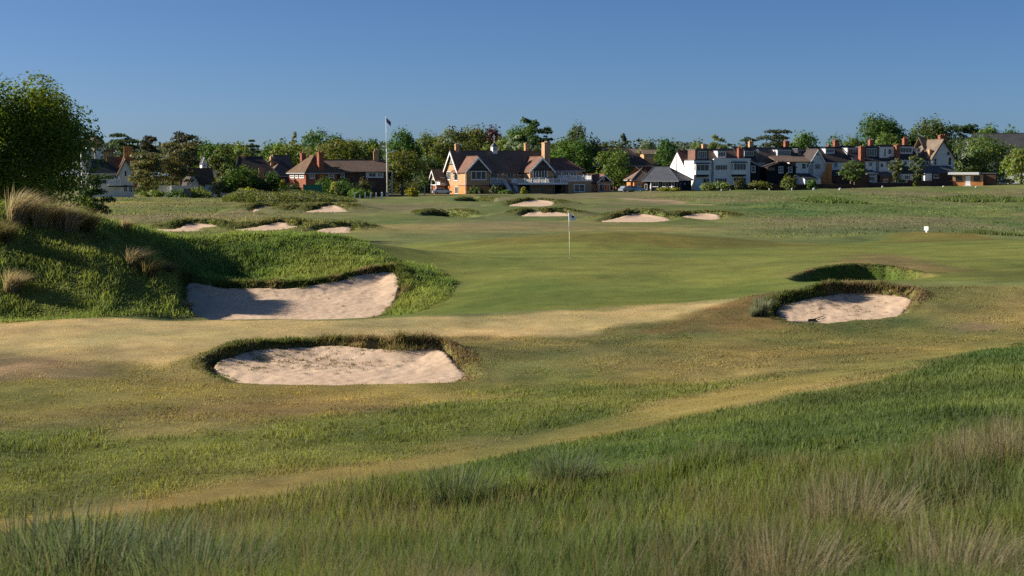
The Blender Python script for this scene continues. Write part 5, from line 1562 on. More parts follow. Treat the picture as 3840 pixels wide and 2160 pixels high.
# annex at the right
ua, uc = C.u(2240, 0), C.u(2291, 0)
zea, zra = C.z(681, 36, 0), C.z(657, 36, 0)
C.gable_block(ua, uc, 0, 9, zea, zra - 0.08, 'v', 'brick_buff')
C.gable_roof(ua, uc, 0, 9, zea, zra, 'v', 'tile_red', over=0.4, eo=0.5)
C.bargeboard(ua, uc, (ua + uc) / 2, zea, zra, -0.42, 'v', w=0.3)
C.part('gable_panel', MB().prism([(ua + 0.1, zea + 0.05), (uc - 0.1, zea + 0.05), ((ua + uc) / 2, zra - 0.2)], -0.06, 0.01, 'v'), 'board_black')
C.win_px(2245, 2286, 689, 719, 0.0, cols=2, t=0.18, sill=False, name='glazed_door')
C.win_px(2259, 2266, 667, 677, -0.06, cols=1, sill=False)
C.block(31.7, ua + 0.2, 1.0, 8, -1, zea - 0.1, 'brick_buff')
C.gable_roof(ub - 1.5, (ua + uc) / 2, 1.0, 8, zea - 0.1, zra - 0.1, 'u', 'tile_red', over=0.0, eo=0.5)
# porch at the left end
vp = 13.5
Pu0, Pu1 = -2.8, -0.05
zp = C.z(667, 0, vp)
C.gable_block(Pu0, Pu1, vp - 1.6, vp + 1.8, C.z(672, 0, vp), C.z(643, 0, vp), 'u', 'timber_pale', z0=C.z(675, 0, vp))
C.gable_roof(Pu0, Pu1, vp - 1.6, vp + 1.8, C.z(671, 0, vp), C.z(640, 0, vp), 'u', 'tile_brown', over=0.4, eo=0.4)
C.bargeboard(vp - 1.6, vp + 1.8, vp + 0.1, C.z(671, 0, vp), C.z(640, 0, vp), Pu0 - 0.43, 'u', w=0.32)
for v_ in (vp - 1.5, vp + 1.7):
    C.part('porch_post', MB().box(Pu0, Pu0 + 0.22, v_ - 0.11, v_ + 0.11, -1, C.z(674, 0, vp)), 'paint_white')
C.block(Pu0 + 0.3, Pu1, vp - 1.5, vp + 1.6, -1, 2.0, 'brick_red', name='porch_wall')
C.part('porch_floor', MB().box(Pu0 - 0.1, Pu1, vp - 1.7, vp + 1.8, 2.01, 2.2), 'paint_white')
C.window(Pu0 + 1.2, Pu0 + 2.4, 2.5, 3.9, vp - 1.5, cols=2)
C.block(Pu0 + 1.0, Pu1, vp - 1.45, vp + 1.5, 2.2, C.z(676, 0, vp), 'render_white', name='porch_room')
# chimneys and cupola
C.chimney(1.3, 8.6, 0.95, 0.8, zr - 1, C.z(541, 1, 8.6), 'brick_buff', 2, 'pot_cream', ph=0.3)
C.chimney(C.u(1980, 8.6), 9.6, 0.85, 0.8, zr - 2.5, C.z(537, 18, 9), 'brick_buff', 1, 'pot_cream', ph=0.3)
C.chimney(C.u(2047, 6.0), 6.0, 1.55, 1.7, zr - 4, C.z(534, 22, 6), 'brick_buff', 3, 'pot_cream', ph=0.35)
cu = C.u(1853, 8.6)
zc0, zc1 = zr - 0.2, C.z(545, 9, 8.6)
cp = C.part('cupola', MB().box(cu - 0.62, cu + 0.62, 7.98, 9.22, zr - 0.9, zc1 - 0.3), 'paint_white')
C.part('cupola_louvre', MB().box(cu - 0.42, cu + 0.42, 7.93, 7.975, zc0 + 0.5, zc1 - 0.5), 'paint_grey', cp)
C.part('cupola_roof', MB().add([(cu - 0.8, 7.8, zc1 - 0.28), (cu + 0.8, 7.8, zc1 - 0.28), (cu + 0.8, 9.4, zc1 - 0.28), (cu - 0.8, 9.4, zc1 - 0.28), (cu, 8.6, zc1 + 0.75)], [(0, 1, 4), (1, 2, 4), (2, 3, 4), (3, 0, 4), (3, 2, 1, 0)]), 'lead_grey', cp)
C.part('weather_vane', MB().bar((cu, 8.6, zc1 + 0.6), (cu, 8.6, zc1 + 2.6), 0.07).bar((cu - 0.3, 8.6, zc1 + 2.1), (cu + 0.4, 8.6, zc1 + 2.1), 0.08, 0.22), 'paint_white', cp)

# ---------------- white house at the left
H = House('white_house', 'white rendered house with dark roof, white chimneys and balcony behind the left tree', 'house', 402, 300, 20)
v5 = 5.0
zeH = H.z(649, 0, 0)
H.block(H.u(345, 3), H.u(446, 3), 3, 10, -1, zeH, 'render_white')
H.hip_roof(H.u(338, 3), H.u(447, 3), 3, 10, zeH, H.z(598, 2, 6), 'slate_dark', eo=0.4, hl=0.3, hr=0.9)
ug0, ug1 = H.u(444, 1.5), H.u(500, 1.5)
zrg = H.z(598, 3, 1.5)
H.gable_block(ug0, ug1, 1.5, 10, zeH, zrg, 'v', 'render_pale')
H.gable_roof(ug0, ug1, 1.5, 10, zeH, zrg, 'v', 'tile_russet', over=0.3, eo=0.4)
H.bargeboard(ug0, ug1, (ug0 + ug1) / 2, zeH, zrg, 1.18, 'v', mat='board_black', w=0.2)
H.gable_roof(H.u(400, 9), (ug0 + ug1) / 2, 6, 12, zeH + 0.5, H.z(594, 2, 9), 'u', 'tile_russet', over=0.0, eo=0.2)
zbH = H.z(692, 2, 1.2)
H.part('balcony', MB().box(H.u(405, 1.2), H.u(452, 1.2), 1.2, 3.0, zbH - 0.2, zbH), 'paint_white')
H.balustrade([(H.u(405, 1.2) + 0.1, 1.3), (H.u(452, 1.2) - 0.1, 1.3)], zbH, h=1.2, bw=0.14, gap=0.45)
H.win_px(392, 402, 652, 664, 3.0, cols=1); H.win_px(408, 440, 655, 668, 3.0, cols=3); H.win_px(466, 476, 640, 662, 1.5, cols=1)
H.win_px(462, 476, 690, 720, 1.5, cols=2, sill=False); H.win_px(482, 496, 700, 722, 1.5, cols=2); H.win_px(385, 400, 672, 690, 3.0, cols=1)
H.part('balcony_shade', MB().box(H.u(405, 1.4), H.u(500, 1.0), 1.3, 1.49, zbH - 0.5, zbH - 0.25), 'board_black')
for (a, b_, s1) in ((305, 340, 557), (356, 388, 557), (325, 348, 545)):
    uc_ = H.u((a + b_) / 2, 7)
    H.chimney(uc_, 7, (b_ - a) * 0.056, 1.2, 3, H.z(s1, uc_, 7), 'render_white', 0 if s1 > 550 else 3, 'pot_cream')
uc_ = H.u(483, 8)
H.chimney(uc_, 8, 2.0, 1.0, 4, H.z(588, uc_, 8), 'brick_orange', 0)
for k in range(4):
    q = uc_ - 0.75 + k * 0.5
    H.part('flue', MB().box(q - 0.17, q + 0.17, 7.8, 8.2, H.z(588, uc_, 8), H.z(551, uc_, 8)).box(q - 0.22, q + 0.22, 7.75, 8.25, H.z(551, uc_, 8), H.z(549, uc_, 8)), 'brick_orange', H.root)
H.part('chimney_wall', MB().box(uc_ - 1.6, uc_ + 2.6, 8.6, 9.0, 2, H.z(600, uc_, 8.6)), 'brick_orange')

# ---------------- far towered house
T = House('towered_house', 'far sandstone house with pointed turret roof above the white chimneys', 'house', 340, 420, 10)
T.block(T.u(295, 0), T.u(410, 0), 0, 10, -1, T.z(553, 0, 0), 'brick_buff')
T.hip_roof(T.u(298, 0), T.u(362, 0), 0, 9, T.z(552, 0, 0), T.z(519, 0, 4), 'slate_dark', eo=0.4)
ut = T.u(364, 1)
T.part('turret', MB().lathe([(1.9, -1), (1.9, T.z(530, 0, 0)), (2.1, T.z(530, 0, 0)), (2.1, T.z(528, 0, 0))], ut, 0.5, 10), 'brick_buff')
T.part('turret_roof', MB().lathe([(2.4, T.z(528, 0, 0)), (1.3, T.z(518, 0, 0)), (0.4, T.z(510, 0, 0)), (0.08, T.z(507, 0, 0)), (0.05, T.z(493, 0, 0))], ut, 0.5, 10), 'tile_pale')
T.part('parapet', MB().box(T.u(380, -0.3), T.u(430, -0.3), -0.3, 3, T.z(570, 0, 0), T.z(553, 0, 0)), 'tile_red')
T.chimney(T.u(398, 3), 3, 0.9, 0.9, 6, T.z(542, 0, 3), 'render_white', 0)
T.chimney(T.u(424, 3), 3, 0.45, 0.45, 4, T.z(543, 0, 3), 'stone_grey', 0)
for k in range(4):
    T.win_px(312 + 12 * k, 319 + 12 * k, 556, 566, 0.0, cols=1)

# ---------------- low cottage with brown roof
K = House('cottage', 'low cottage with steep brown roof and dark gable behind the pines', 'cottage', 722, 295, 22)
uk0, uk1 = K.u(705, 0), K.u(745, 0)
K.gable_block(uk0, uk1, 0, 7, K.z(690, 0, 0), K.z(652, 0, 0), 'v', 'render_pale')
K.gable_roof(uk0, uk1, 0, 7, K.z(688, 0, 0), K.z(650, 0, 0), 'v', 'tile_dark', over=0.4, eo=0.5)
K.block(uk1 - 0.2, K.u(800, 2), 2, 8, -1, K.z(688, 0, 2), 'render_white')
K.gable_roof(uk0 + 1, K.u(800, 2), 2, 8, K.z(684, 0, 2), K.z(636, 0, 5), 'u', 'tile_russet', over=0.3, eo=0.5)
K.win_px(756, 770, 690, 702, 2.0, cols=2)
K.part('garden_wall', MB().box(K.u(640, -3), K.u(720, -3), -3.2, -3, -1, K.z(696, 0, -3)), 'render_white')
K2 = House('cottage', 'brown roofed cottage with white turret gable behind the low cottage', 'cottage', 775, 315, 20)
K2.block(K2.u(762, 0), K2.u(830, 0), 0, 7, -1, K2.z(636, 0, 0), 'render_white')
K2.hip_roof(K2.u(762, 0), K2.u(830, 0), 0, 7, K2.z(636, 0, 0), K2.z(601, 0, 3), 'tile_brown', eo=0.4)
K2.gable_block(K2.u(758, -0.5), K2.u(777, -0.5), -0.5, 3, K2.z(612, 0, 0), K2.z(590, 0, 0), 'v', 'render_white')
K2.gable_roof(K2.u(758, -0.4), K2.u(777, -0.4), -0.2, 3, K2.z(612, 0, 0), K2.z(589, 0, 0), 'v', 'tile_dark', over=0.0, eo=0.15, th=0.1)
K2.win_px(763, 772, 616, 624, -0.5, cols=1)

# ---------------- dark thatched house and the hip roofed one beside it
DK = House('dark_roof_house', 'long house under a dark roof behind the garden shrubs', 'house', 930, 310, 12)
DK.block(DK.u(890, 0), DK.u(1035, 0), 0, 8, -1, DK.z(660, 0, 0), 'brick_dark')
DK.hip_roof(DK.u(888, 0), DK.u(1040, 0), 0, 8, DK.z(660, 0, 0), DK.z(588, 0, 4), 'tile_dark', eo=0.5, hl=0.2, hr=0.8)
DK.chimney(DK.u(914, 4), 4, 0.9, 0.8, 6, DK.z(585, 0, 4), 'brick_buff', 1)
DK.chimney(DK.u(980, -0.6), -0.6, 1.1, 1.0, -1, DK.z(629, 0, -0.6), 'brick_buff', 0)
DK.win_px(930, 945, 664, 676, 0.0, cols=2); DK.win_px(1004, 1020, 664, 678, 0.0, cols=2)
HR = House('hip_roof_house', 'house with grey brown hipped roof between dark roof and red brick house', 'house', 1060, 325, 30)
HR.block(HR.u(1020, 0), HR.u(1110, 0), 0, 9, -1, HR.z(660, 0, 0), 'brick_dark')
HR.hip_roof(HR.u(1012, 0), HR.u(1112, 0), 0, 9, HR.z(660, 0, 0), HR.z(600, 0, 4), 'tile_brown', eo=0.5)
HR.chimney(HR.u(1021, 5), 5, 0.9, 0.8, 5, HR.z(588, 0, 4), 'brick_buff', 2, 'pot_cream')
HR.gable_roof(HR.u(1038, 9), HR.u(1088, 9), 8, 13, 6.4, HR.z(586, 0, 10), 'u', 'tile_brown')
HR.win_px(1056, 1068, 672, 690, 0.0, cols=2)

# ---------------- red brick house with the long wing
RH = House('brick_house', 'red brick house with hipped roof, ochre ridge and long russet wing', 'house', 1146, 300, 35)
vL = RH.v(1084, 0)
uR = RH.u(1262, 0)
zeR = RH.z(648, 0, 0)
RH.block(0, uR, 0, vL, -1, zeR, 'brick_red')
uu0, uu1, vv0, vv1 = -0.5, uR + 0.4, -0.5, vL + 0.5
zrR = RH.z(583, 3, 3)
RH.hip_roof(0, uR, 0, vL, zeR, zrR, 'tile_russet', eo=0.55, ridge=None, axis='v', hl=0.92, hr=0.75, cap='tile_ochre')
for (a, b_) in ((1089, 1104), (1109, 1118), (1124, 1140)):
    RH.win_left(a, b_, 650, 667, 0.0, cols=2 if b_ - a > 10 else 1, rows=2, t=0.14, gl='glass_pale')
RH.win_px(1160, 1180, 650, 668, 0.0, cols=2, gl='glass_pale'); RH.win_px(1231, 1251, 648, 666, 0.0, cols=2, rows=2)
RH.chimney(RH.u(1141, 6), 6.5, 1.0, 0.8, 5, RH.z(574, 0, 6), 'brick_red', 1)
RH.chimney(RH.u(1202, 0.4), 0.4, 1.15, 0.9, 3, RH.z(571, 3, 0.4), 'brick_red', 2)
RH.part('drainpipe', MB().tube([(RH.u(1187, -0.1), -0.1, -0.3), (RH.u(1187, -0.1), -0.1, zeR)], [0.06, 0.06], 6), 'iron_dark')
# long wing, turned a little
RW = House('brick_wing', 'long brick house range with mossy russet roof left of the flagpole', 'house', 1215, 306, 10)
zeW = RW.z(642, 4, 0)
RW.block(RW.u(1212, 0), RW.u(1455, 0), 0, 8, -1, zeW, 'brick_dark')
RW.gable_roof(RW.u(1210, 0), RW.u(1455, 0), 0, 8, zeW, RW.z(604, 4, 4), 'u', 'tile_brown', over=0.3, eo=0.5)
RW.chimney(RW.u(1411, 4), 4, 1.15, 0.9, 5, RW.z(567, 10, 4), 'brick_buff', 2, 'pot_cream')
RW.win_px(1277, 1292, 648, 664, 0.0, cols=2); RW.win_px(1383, 1410, 648, 664, 0.0, cols=2, rows=1); RW.win_px(1416, 1434, 648, 664, 0.0, cols=2, gl='glass_pale')
RW.part('render_band', MB().box(RW.u(1372, -0.03), RW.u(1438, -0.03), -0.03, 0.02, RW.z(667, 9, 0), RW.z(644, 9, 0)), 'render_pale')
RW.win_px(1388, 1406, 680, 704, 0.0, cols=1, sill=False, name='door', fr='timber_grey')
RW.gable_roof(RW.u(1205, -1.2), RW.u(1268, -1.2), -1.6, 2.0, RW.z(646, 2, -1), RW.z(632, 2, -1), 'u', 'tile_russet', eo=0.1)
RW.block(RW.u(1236, -1.2), RW.u(1266, -1.2), -1.2, 0.05, -1, RW.z(646, 2, -1), 'brick_red', name='porch')

# ---------------- dark hall behind the clubhouse
HL = House('village_hall', 'big hall with dark brown roof rising behind the clubhouse end', 'hall', 2260, 385, 6)
HL.block(HL.u(2200, 0), HL.u(2440, 0), 0, 14, -1, HL.z(622, 0, 0), 'brick_dark')
HL.hip_roof(HL.u(2190, 0), HL.u(2440, 0), 0, 14, HL.z(621, 0, 0), HL.z(551, 0, 7), 'tile_dark', eo=0.6, hl=0.1, hr=0.85)
g0, g1 = HL.u(2213, -1.2), HL.u(2246, -1.2)
HL.gable_block(g0, g1, -1.2, 6, HL.z(600, 0, -1), HL.z(584, 0, -1), 'v', 'board_black', z0=2)
HL.gable_roof(g0, g1, -1.0, 6, HL.z(600, 0, -1), HL.z(583, 0, -1), 'v', 'tile_dark', over=0.3, eo=0.3)
HL.win_px(2222, 2240, 597, 624, -1.2, cols=3, sill=False)
HL.part('lean_to', MB().prism([(-4.5, -1), (0.02, -1), (0.02, 4.6), (-4.5, 3.2)], HL.u(2310, -4), HL.u(2400, -4), 'u'), 'brick_dark')

# ---------------- slate pavilion
PV = House('pavilion', 'black boarded pavilion with blue grey slate hipped roof', 'pavilion', 2545, 338, -24)
zeP = PV.z(676, 0, 0)
uP0 = PV.u(2407, 0)
# front runs left from the corner; right side runs back
vP = 0.0
dxp, _ = ray(2628, 676)
ox, oy = PV.O; vx, vy = PV.V_
vP1 = (dxp * oy - ox) / (vx - dxp * vy)
vP1 = min(max(vP1, 8.0), 13.0)
PV.block(uP0 + 0.6, -0.6, 0.8, vP1 - 0.6, -1, zeP, 'board_clad')
PV.hip_roof(uP0, 0, 0, vP1, zeP - 0.1, PV.z(626, -3, 5), 'slate_blue', eo=0.1, hl=0.15, hr=0.72)
PV.win_px(2418, 2428, 690, 712, 0.8, cols=1, sill=False); PV.win_px(2440, 2470, 684, 700, 0.8, cols=3); PV.win_px(2484, 2530, 683, 700, 0.8, cols=4)
m_ = MB()
for k in range(5):
    x_ = uP0 + 0.4 + (-0.8 - uP0) * k / 4
    m_ = MB().box(x_ - 0.1, x_ + 0.1, 0.1, 0.3, -1, zeP - 0.12)
    PV.part('veranda_post', m_, 'board_black')
# right side door and sign
PV.part('side_door', MB().box(-0.585, -0.53, 2.0, 4.4, -0.2, 2.6), 'slate_dark')
PV.part('side_notice', MB().box(-0.585, -0.55, 6.2, 7.2, 1.4, 2.0), 'paint_grey')
PB = House('brick_outbuilding', 'brown roofed brick outbuilding at left end of the slate pavilion', 'outbuilding', 2392, 345, 10)
PB.block(PB.u(2378, 0), PB.u(2450, 0), 0, 7, -1, PB.z(676, 0, 0), 'brick_orange')
PB.hip_roof(PB.u(2372, 0), PB.u(2452, 0), 0, 7, PB.z(675, 0, 0), PB.z(627, 0, 3), 'tile_brown', eo=0.4)
PB.win_px(2392, 2404, 684, 700, 0.0, cols=2)

# far roofs behind
for (a, b_, s0, s1, D_, lb_) in ((2364, 2420, 575, 560, 470, 'far low house with pale orange roof, left of a pair'), (2414, 2484, 578, 563, 462, 'far low house with pale brown roof, right of a pair')):
    FR = House('far_house', lb_, 'house', a, D_, 4, group='far low houses')
    FR.block(0, FR.u(b_, 0), 0, 8, -1, FR.z(s0, 0, 0), 'brick_buff')
    FR.gable_roof(0, FR.u(b_, 0), 0, 8, FR.z(s0, 0, 0), FR.z(s1, 0, 4), 'u', 'tile_pale', eo=0.5)
    FR.win_px(a + 18, a + 30, s0 + 5, s0 + 14, 0.0, cols=2)

# ------------------------------------------------------------------ the terrace on the right
TF = House('terrace_line', '', '', 2602, 350, 18)
bpy.data.objects.remove(TF.root)


def on_line(name, label, sx, group='terrace houses', cat='house'):
    u = TF.u(sx, 0)
    h = House(name, label, cat, sx, TF.O[1] + u * TF.U_[1], 18, group=group)
    return h


def dormer(h, sx0, sx1, sy0, sy1, v, mat='slate_dark', cols=3, fr='paint_white', wx=None, gl='glass'):
    a, b = h.u(sx0, v), h.u(sx1, v); um = (a + b) / 2
    z0, z1 = h.z(sy1, um, v), h.z(sy0, um, v)
    d = h.part('dormer', MB().box(a, b, v, v + 4.2, z0 - 0.2, z1), mat)
    h.part('dormer_roof', MB().box(a - 0.15, b + 0.15, v - 0.2, v + 4.4, z1 + 0.005, z1 + 0.16), 'lead_grey', d)
    w0, w1 = wx or (sx0 + 3, sx1 - 3)
    h.window(h.u(w0, v), h.u(w1, v), z0 + 0.15 * (z1 - z0), z1 - 0.12 * (z1 - z0), v, cols=cols, fr=fr, sill=False, parent=d, gl=gl)
    return d


def bay(h, sx0, sx1, sy0, sy1, sybot, v, cols=4, depth=0.9):
    """white projecting bay window with panel below and a dark flat roof"""
    a, b = h.u(sx0, v - depth), h.u(sx1, v - depth); um = (a + b) / 2
    z0, z1, zb = h.z(sybot, um, v), h.z(sy0, um, v), h.z(sy1, um, v)
    o = h.part('bay', MB().box(a, b, v - depth, v + 0.02, z0, z1), 'paint_white')
    h.part('bay_roof', MB().box(a - 0.2, b + 0.2, v - depth - 0.2, v + 0.01, z1 + 0.005, z1 + 0.3), 'slate_dark', o)
    h.part('bay_base', MB().box(a + 0.05, b - 0.05, v - depth + 0.05, v + 0.01, z0 - 0.5, z0 - 0.005), 'board_black', o)
    h.window(a + 0.05, b - 0.05, zb, z1 - 0.1, v - depth, cols=cols, sill=False, parent=o)
    h.window(v - depth + 0.08, v - 0.12, zb, z1 - 0.1, a, 'left', cols=1, sill=False, parent=o, t=0.16)
    return o


# h1: white end house
h1 = on_line('terrace_house', 'white end of terrace house with bright gable wall and red brown roof', 2602)
va, vb_ = h1.v(2566, 0), h1.v(2512, 0)
ue = h1.u(2673, 0)
ze1, zr1 = h1.z(622, 0, va), h1.z(567, 0, (va + vb_) / 2)
h1.gable_block(0, ue + 2, va, vb_, ze1, zr1 - 0.1, 'u', 'render_white')
h1.gable_roof(0.05, ue + 1.2, va, vb_, ze1, zr1, 'u', 'tile_red', over=0.12, eo=0.35, th=0.16)
h1.bargeboard(va, vb_, (va + vb_) / 2, ze1, zr1, -0.08, 'u', mat='board_black', w=0.18, t=0.05)
h1.block(0, ue, 0, va, -1, h1.z(602, 2, 0), 'render_white')
h1.part('flat_roof', MB().box(-0.1, ue + 0.02, -0.15, va - 0.36, h1.z(602, 2, 0) + 0.004, h1.z(602, 2, 0) + 0.22), 'lead_grey')
h1.part('flue_pipe', MB().tube([(-0.12, (va + vb_) / 2, 0), (-0.12, (va + vb_) / 2, zr1 - 0.8)], [0.09, 0.09], 6), 'stone_grey')
dormer(h1, 2606, 2657, 562, 599, 2.2, mat='tile_red', cols=4, wx=(2616, 2649))
bay(h1, 2609, 2659, 615, 641, 655, 0, cols=3)
h1.win_px(2636, 2660, 668, 686, 0.0, cols=2, sill=False)
h1.part('rooflight', MB().box(2.0, 2.7, va + 1.15, va + 1.9, ze1 + 1.75, ze1 + 2.3), 'render_white')
h1.chimney(h1.u(2640, 10), 10, 1.2, 0.9, zr1 - 1.5, h1.z(540, 4, 10), 'brick_buff', 1, 'pot_clay', ph=0.3)
h1.part('drainpipe', MB().tube([(ue - 0.25, -0.1, -0.5), (ue - 0.25, -0.1, h1.z(604, 2, 0))], [0.09, 0.09], 6), 'lead_grey')

# h2: flat fronted white house
h2 = on_line('terrace_house', 'white flat fronted terrace house with projecting bay and long window rows', 2674)
u2 = h2.u(2811, 0)
zt2 = h2.z(597, 5, 0)
h2.block(0.02, u2, -0.3, 5, -1, zt2, 'render_white')
h2.part('parapet', MB().box(0.0, u2 + 0.1, -0.42, -0.31, zt2 - 0.15, zt2 + 0.2), 'paint_white')
h2.part('flat_roof', MB().box(0.0, u2, -0.30, 5.0, zt2 + 0.004, zt2 + 0.1), 'lead_grey')
h2.gable_block(-0.2, u2 + 0.5, 5.2, 14, h2.z(606, 5, 5), h2.z(562, 5, 9.6) - 0.1, 'u', 'render_white')
h2.gable_roof(-0.2, u2 + 0.5, 5.2, 14, h2.z(606, 5, 5), h2.z(562, 5, 9.6), 'u', 'tile_brown', over=0.0, eo=0.3)
dormer(h2, 2690, 2722, 566, 592, 6.2, mat='render_pale', cols=3)
dormer(h2, 2790, 2826, 563, 589, 6.2, mat='slate_dark', cols=4, wx=(2790, 2824))
h2.win_px(2682, 2727, 618, 638, -0.3, cols=5, fr='paint_white', sill=False)
h2.win_px(2682, 2726, 668, 688, -0.3, cols=5, fr='paint_white', sill=False)
bay(h2, 2750, 2798, 611, 638, 654, -0.3, cols=4)
h2.win_px(2750, 2798, 665, 687, -0.3, cols=4, fr='paint_white', sill=False, name='french_doors')
h2.chimney(h2.u(2775, 4.2), 4.2, 1.35, 1.0, zt2 - 0.5, h2.z(556, 6, 4.2), 'brick_red', 2, 'pot_clay', ph=0.75)
h2.chimney(h2.u(2814, 10), 10, 1.1, 0.9, 8, h2.z(530, 8, 10), 'brick_buff', 2, 'pot_cream', ph=0.4)
h2.chimney(h2.u(2698, 11), 11, 0.8, 0.7, 8, h2.z(555, 2, 11), 'stone_grey', 1, 'pot_clay', ph=0.3)

# h3: dark lean-to extension
h3 = on_line('terrace_house', 'narrow terrace house with black boarded lean-to extension', 2812)
u3a, u3 = h3.u(2851, 0), h3.u(2878, 0)
h3.part('extension', MB().prism([(0.03, -1), (u3a, -1), (u3a, h3.z(626, 2, 0)), (0.03, h3.z(606, 0, 0))], 0, 5.2, 'v'), 'board_clad')
h3.part('extension_roof', MB().prism([(-0.05, h3.z(606, 0, 0) + 0.03), (u3a + 0.2, h3.z(626, 2, 0) - 0.03), (u3a + 0.2, h3.z(626, 2, 0) + 0.15), (-0.05, h3.z(606, 0, 0) + 0.22)], -0.2, 5.2, 'v'), 'paint_grey')
h3.win_px(2817, 2832, 621, 646, 0.0, cols=1, rows=2)
h3.gable_block(0.1, u3 + 0.2, 5.2, 14, h3.z(606, 2, 5), h3.z(557, 2, 9.6) - 0.1, 'u', 'render_pale')
h3.gable_roof(0.1, u3 + 0.2, 5.2, 14, h3.z(606, 2, 5), h3.z(557, 2, 9.6), 'u', 'tile_dark', over=0.0, eo=0.3)
h3.win_px(2858, 2872, 616, 636, 5.2, cols=1, rows=2)
dsh = h3.part('satellite_dish', MB().lathe([(0.05, 0), (0.42, 0.06), (0.5, 0.16), (0.45, 0.16), (0.05, 0.03)], 0, 0, 12), 'paint_white')
dsh.location = (h3.u(2838, 6.5), 6.3, h3.z(566, 2, 6.5)); dsh.rotation_euler = (math.radians(75), 0, 0.5)
h3.part('satellite_bracket', MB().bar((h3.u(2838, 6.5), 6.3, h3.z(566, 2, 6.5)), (h3.u(2838, 6.5), 8.2, h3.z(575, 2, 6.5)), 0.08), 'iron_dark')

# h4: black gabled extension
h4 = on_line('terrace_house', 'terrace house with black boarded gabled extension and box dormers', 2878)
u4 = h4.u(2984, 0)
h4.gable_block(0, u4, 0, 5.2, h4.z(628, 3, 0), h4.z(609, 3, 0), 'v', 'board_clad')
h4.gable_roof(0, u4, 0, 5.2, h4.z(628, 3, 0), h4.z(608, 3, 0), 'v', 'tile_dark', over=0.3, eo=0.3)
h4.win_px(2919, 2936, 624, 648, 0.0, cols=2, rows=2); h4.win_px(2955, 2970, 625, 646, 0.0, cols=1, rows=2)
h4.part('awning', MB().box(h4.u(2879, -0.5), h4.u(2905, -0.5), -0.5, -0.02, h4.z(640, 1, 0), h4.z(628, 1, 0)), 'tile_pale')
h4.gable_block(-0.1, u4 + 0.2, 5.2, 14, h4.z(606, 3, 5), h4.z(557, 3, 9.6) - 0.1, 'u', 'render_pale')
h4.gable_roof(-0.1, u4 + 0.2, 5.2, 14, h4.z(606, 3, 5), h4.z(557, 3, 9.6), 'u', 'tile_brown', over=0.0, eo=0.3)
dormer(h4, 2914, 2964, 562, 590, 6.2, mat='render_pale', cols=2, fr='paint_grey', gl='glass_pale')
h4.chimney(h4.u(2947, 10), 10, 1.15, 0.95, 7, h4.z(528, 3, 10), 'brick_red', 2, 'pot_clay', ph=0.45)

# h5: white rear wall with lean roof
h5 = on_line('terrace_house', 'white walled terrace house left of the white boarded gable', 2985)
u5 = h5.u(3050, 0)
h5.block(0.02, u5, 0, 5.0, -1, h5.z(609, 2, 0), 'render_white')
h5.part('lean_roof', MB().prism([(-0.4, h5.z(609, 2, 0)), (5.2, h5.z(586, 2, 5)), (5.2, h5.z(586, 2, 5) + 0.2), (-0.4, h5.z(609, 2, 0) + 0.2)], -5.5, u5, 'u'), 'tile_brown')
h5.gable_block(0.05, u5 + 1, 5.2, 14, h5.z(600, 3, 5), h5.z(556, 3, 9.6) - 0.1, 'u', 'render_pale')
h5.gable_roof(0.05, u5 + 1, 5.2, 14, h5.z(600, 3, 5), h5.z(556, 3, 9.6), 'u', 'slate_dark', over=0.0, eo=0.3)
dormer(h5, 2990, 3024, 559, 583, 6.2, cols=3)
h5.win_px(3006, 3021, 613, 634, 0.0, cols=1, rows=2); h5.win_px(3024, 3032, 615, 630, 0.0, cols=1)
h5.part('outhouse', MB().prism([(-4.5, -1), (0.0, -1), (0.0, 3.6), (-4.5, 2.4)], h5.u(3015, -4), h5.u(3075, -4), 'u'), 'render_white')
h5.part('outhouse_roof', MB().prism([(-4.8, 2.36), (-0.02, 3.66), (-0.02, 3.86), (-4.8, 2.56)], h5.u(3012, -4), h5.u(3062, -4), 'u'), 'slate_dark')

# h6: white gable
h6 = on_line('terrace_house', 'tall pale gable with thick white bargeboards in the middle of the terrace', 3030)
g0, g1 = 0.1, h6.u(3098, 0)
h6.gable_block(g0, g1, 0, 8, h6.z(618, 2, 0), h6.z(563, 2, 0), 'v', 'render_pale')
h6.gable_roof(g0, g1, 0.1, 8, h6.z(618, 2, 0), h6.z(562, 2, 0), 'v', 'tile_dark', over=0.3, eo=0.2)
h6.bargeboard(g0, g1, (g0 + g1) / 2, h6.z(618, 2, 0), h6.z(562, 2, 0), -0.25, 'v', w=0.42, drop=0.1)
h6.win_px(3058, 3069, 574, 586, 0.0, cols=1); h6.win_px(3056, 3074, 614, 632, 0.0, cols=2, gl='glass_pale', fr='paint_grey')

# h7
h7 = on_line('terrace_house', 'terrace house right of the white boarded gable with brick chimney wall in its yard', 3098)
u7 = h7.u(3222, 0)
h7.block(0.02, u7, 4.0, 6.0, -1, h7.z(607, 3, 4), 'render_white')
h7.gable_block(0.0, u7, 5.2, 14, h7.z(607, 3, 5), h7.z(555, 3, 9.6) - 0.1, 'u', 'render_pale')
h7.gable_roof(0.0, u7, 4.0, 15.2, h7.z(606, 3, 4), h7.z(555, 3, 9.6), 'u', 'tile_dark', over=0.0, eo=0.3)
dormer(h7, 3094, 3128, 557, 575, 6.8, mat='render_pale', cols=3); dormer(h7, 3176, 3219, 555, 580, 6.4, mat='render_pale', cols=4)
h7.win_px(3127, 3140, 609, 627, 4.0, cols=1, rows=2)
h7.chimney(h7.u(3133, 10), 10, 1.3, 1.0, 7, h7.z(526, 3, 10), 'brick_red', 3, 'pot_clay', ph=0.45)
h7.chimney(h7.u(3106, 10.5), 10.5, 0.7, 0.7, 7, h7.z(545, 3, 10), 'brick_red', 1)
h7.chimney(h7.u(3108, -0.5), -0.5, 1.2, 0.9, -1, h7.z(612, 1, -0.5), 'brick_orange', 0)
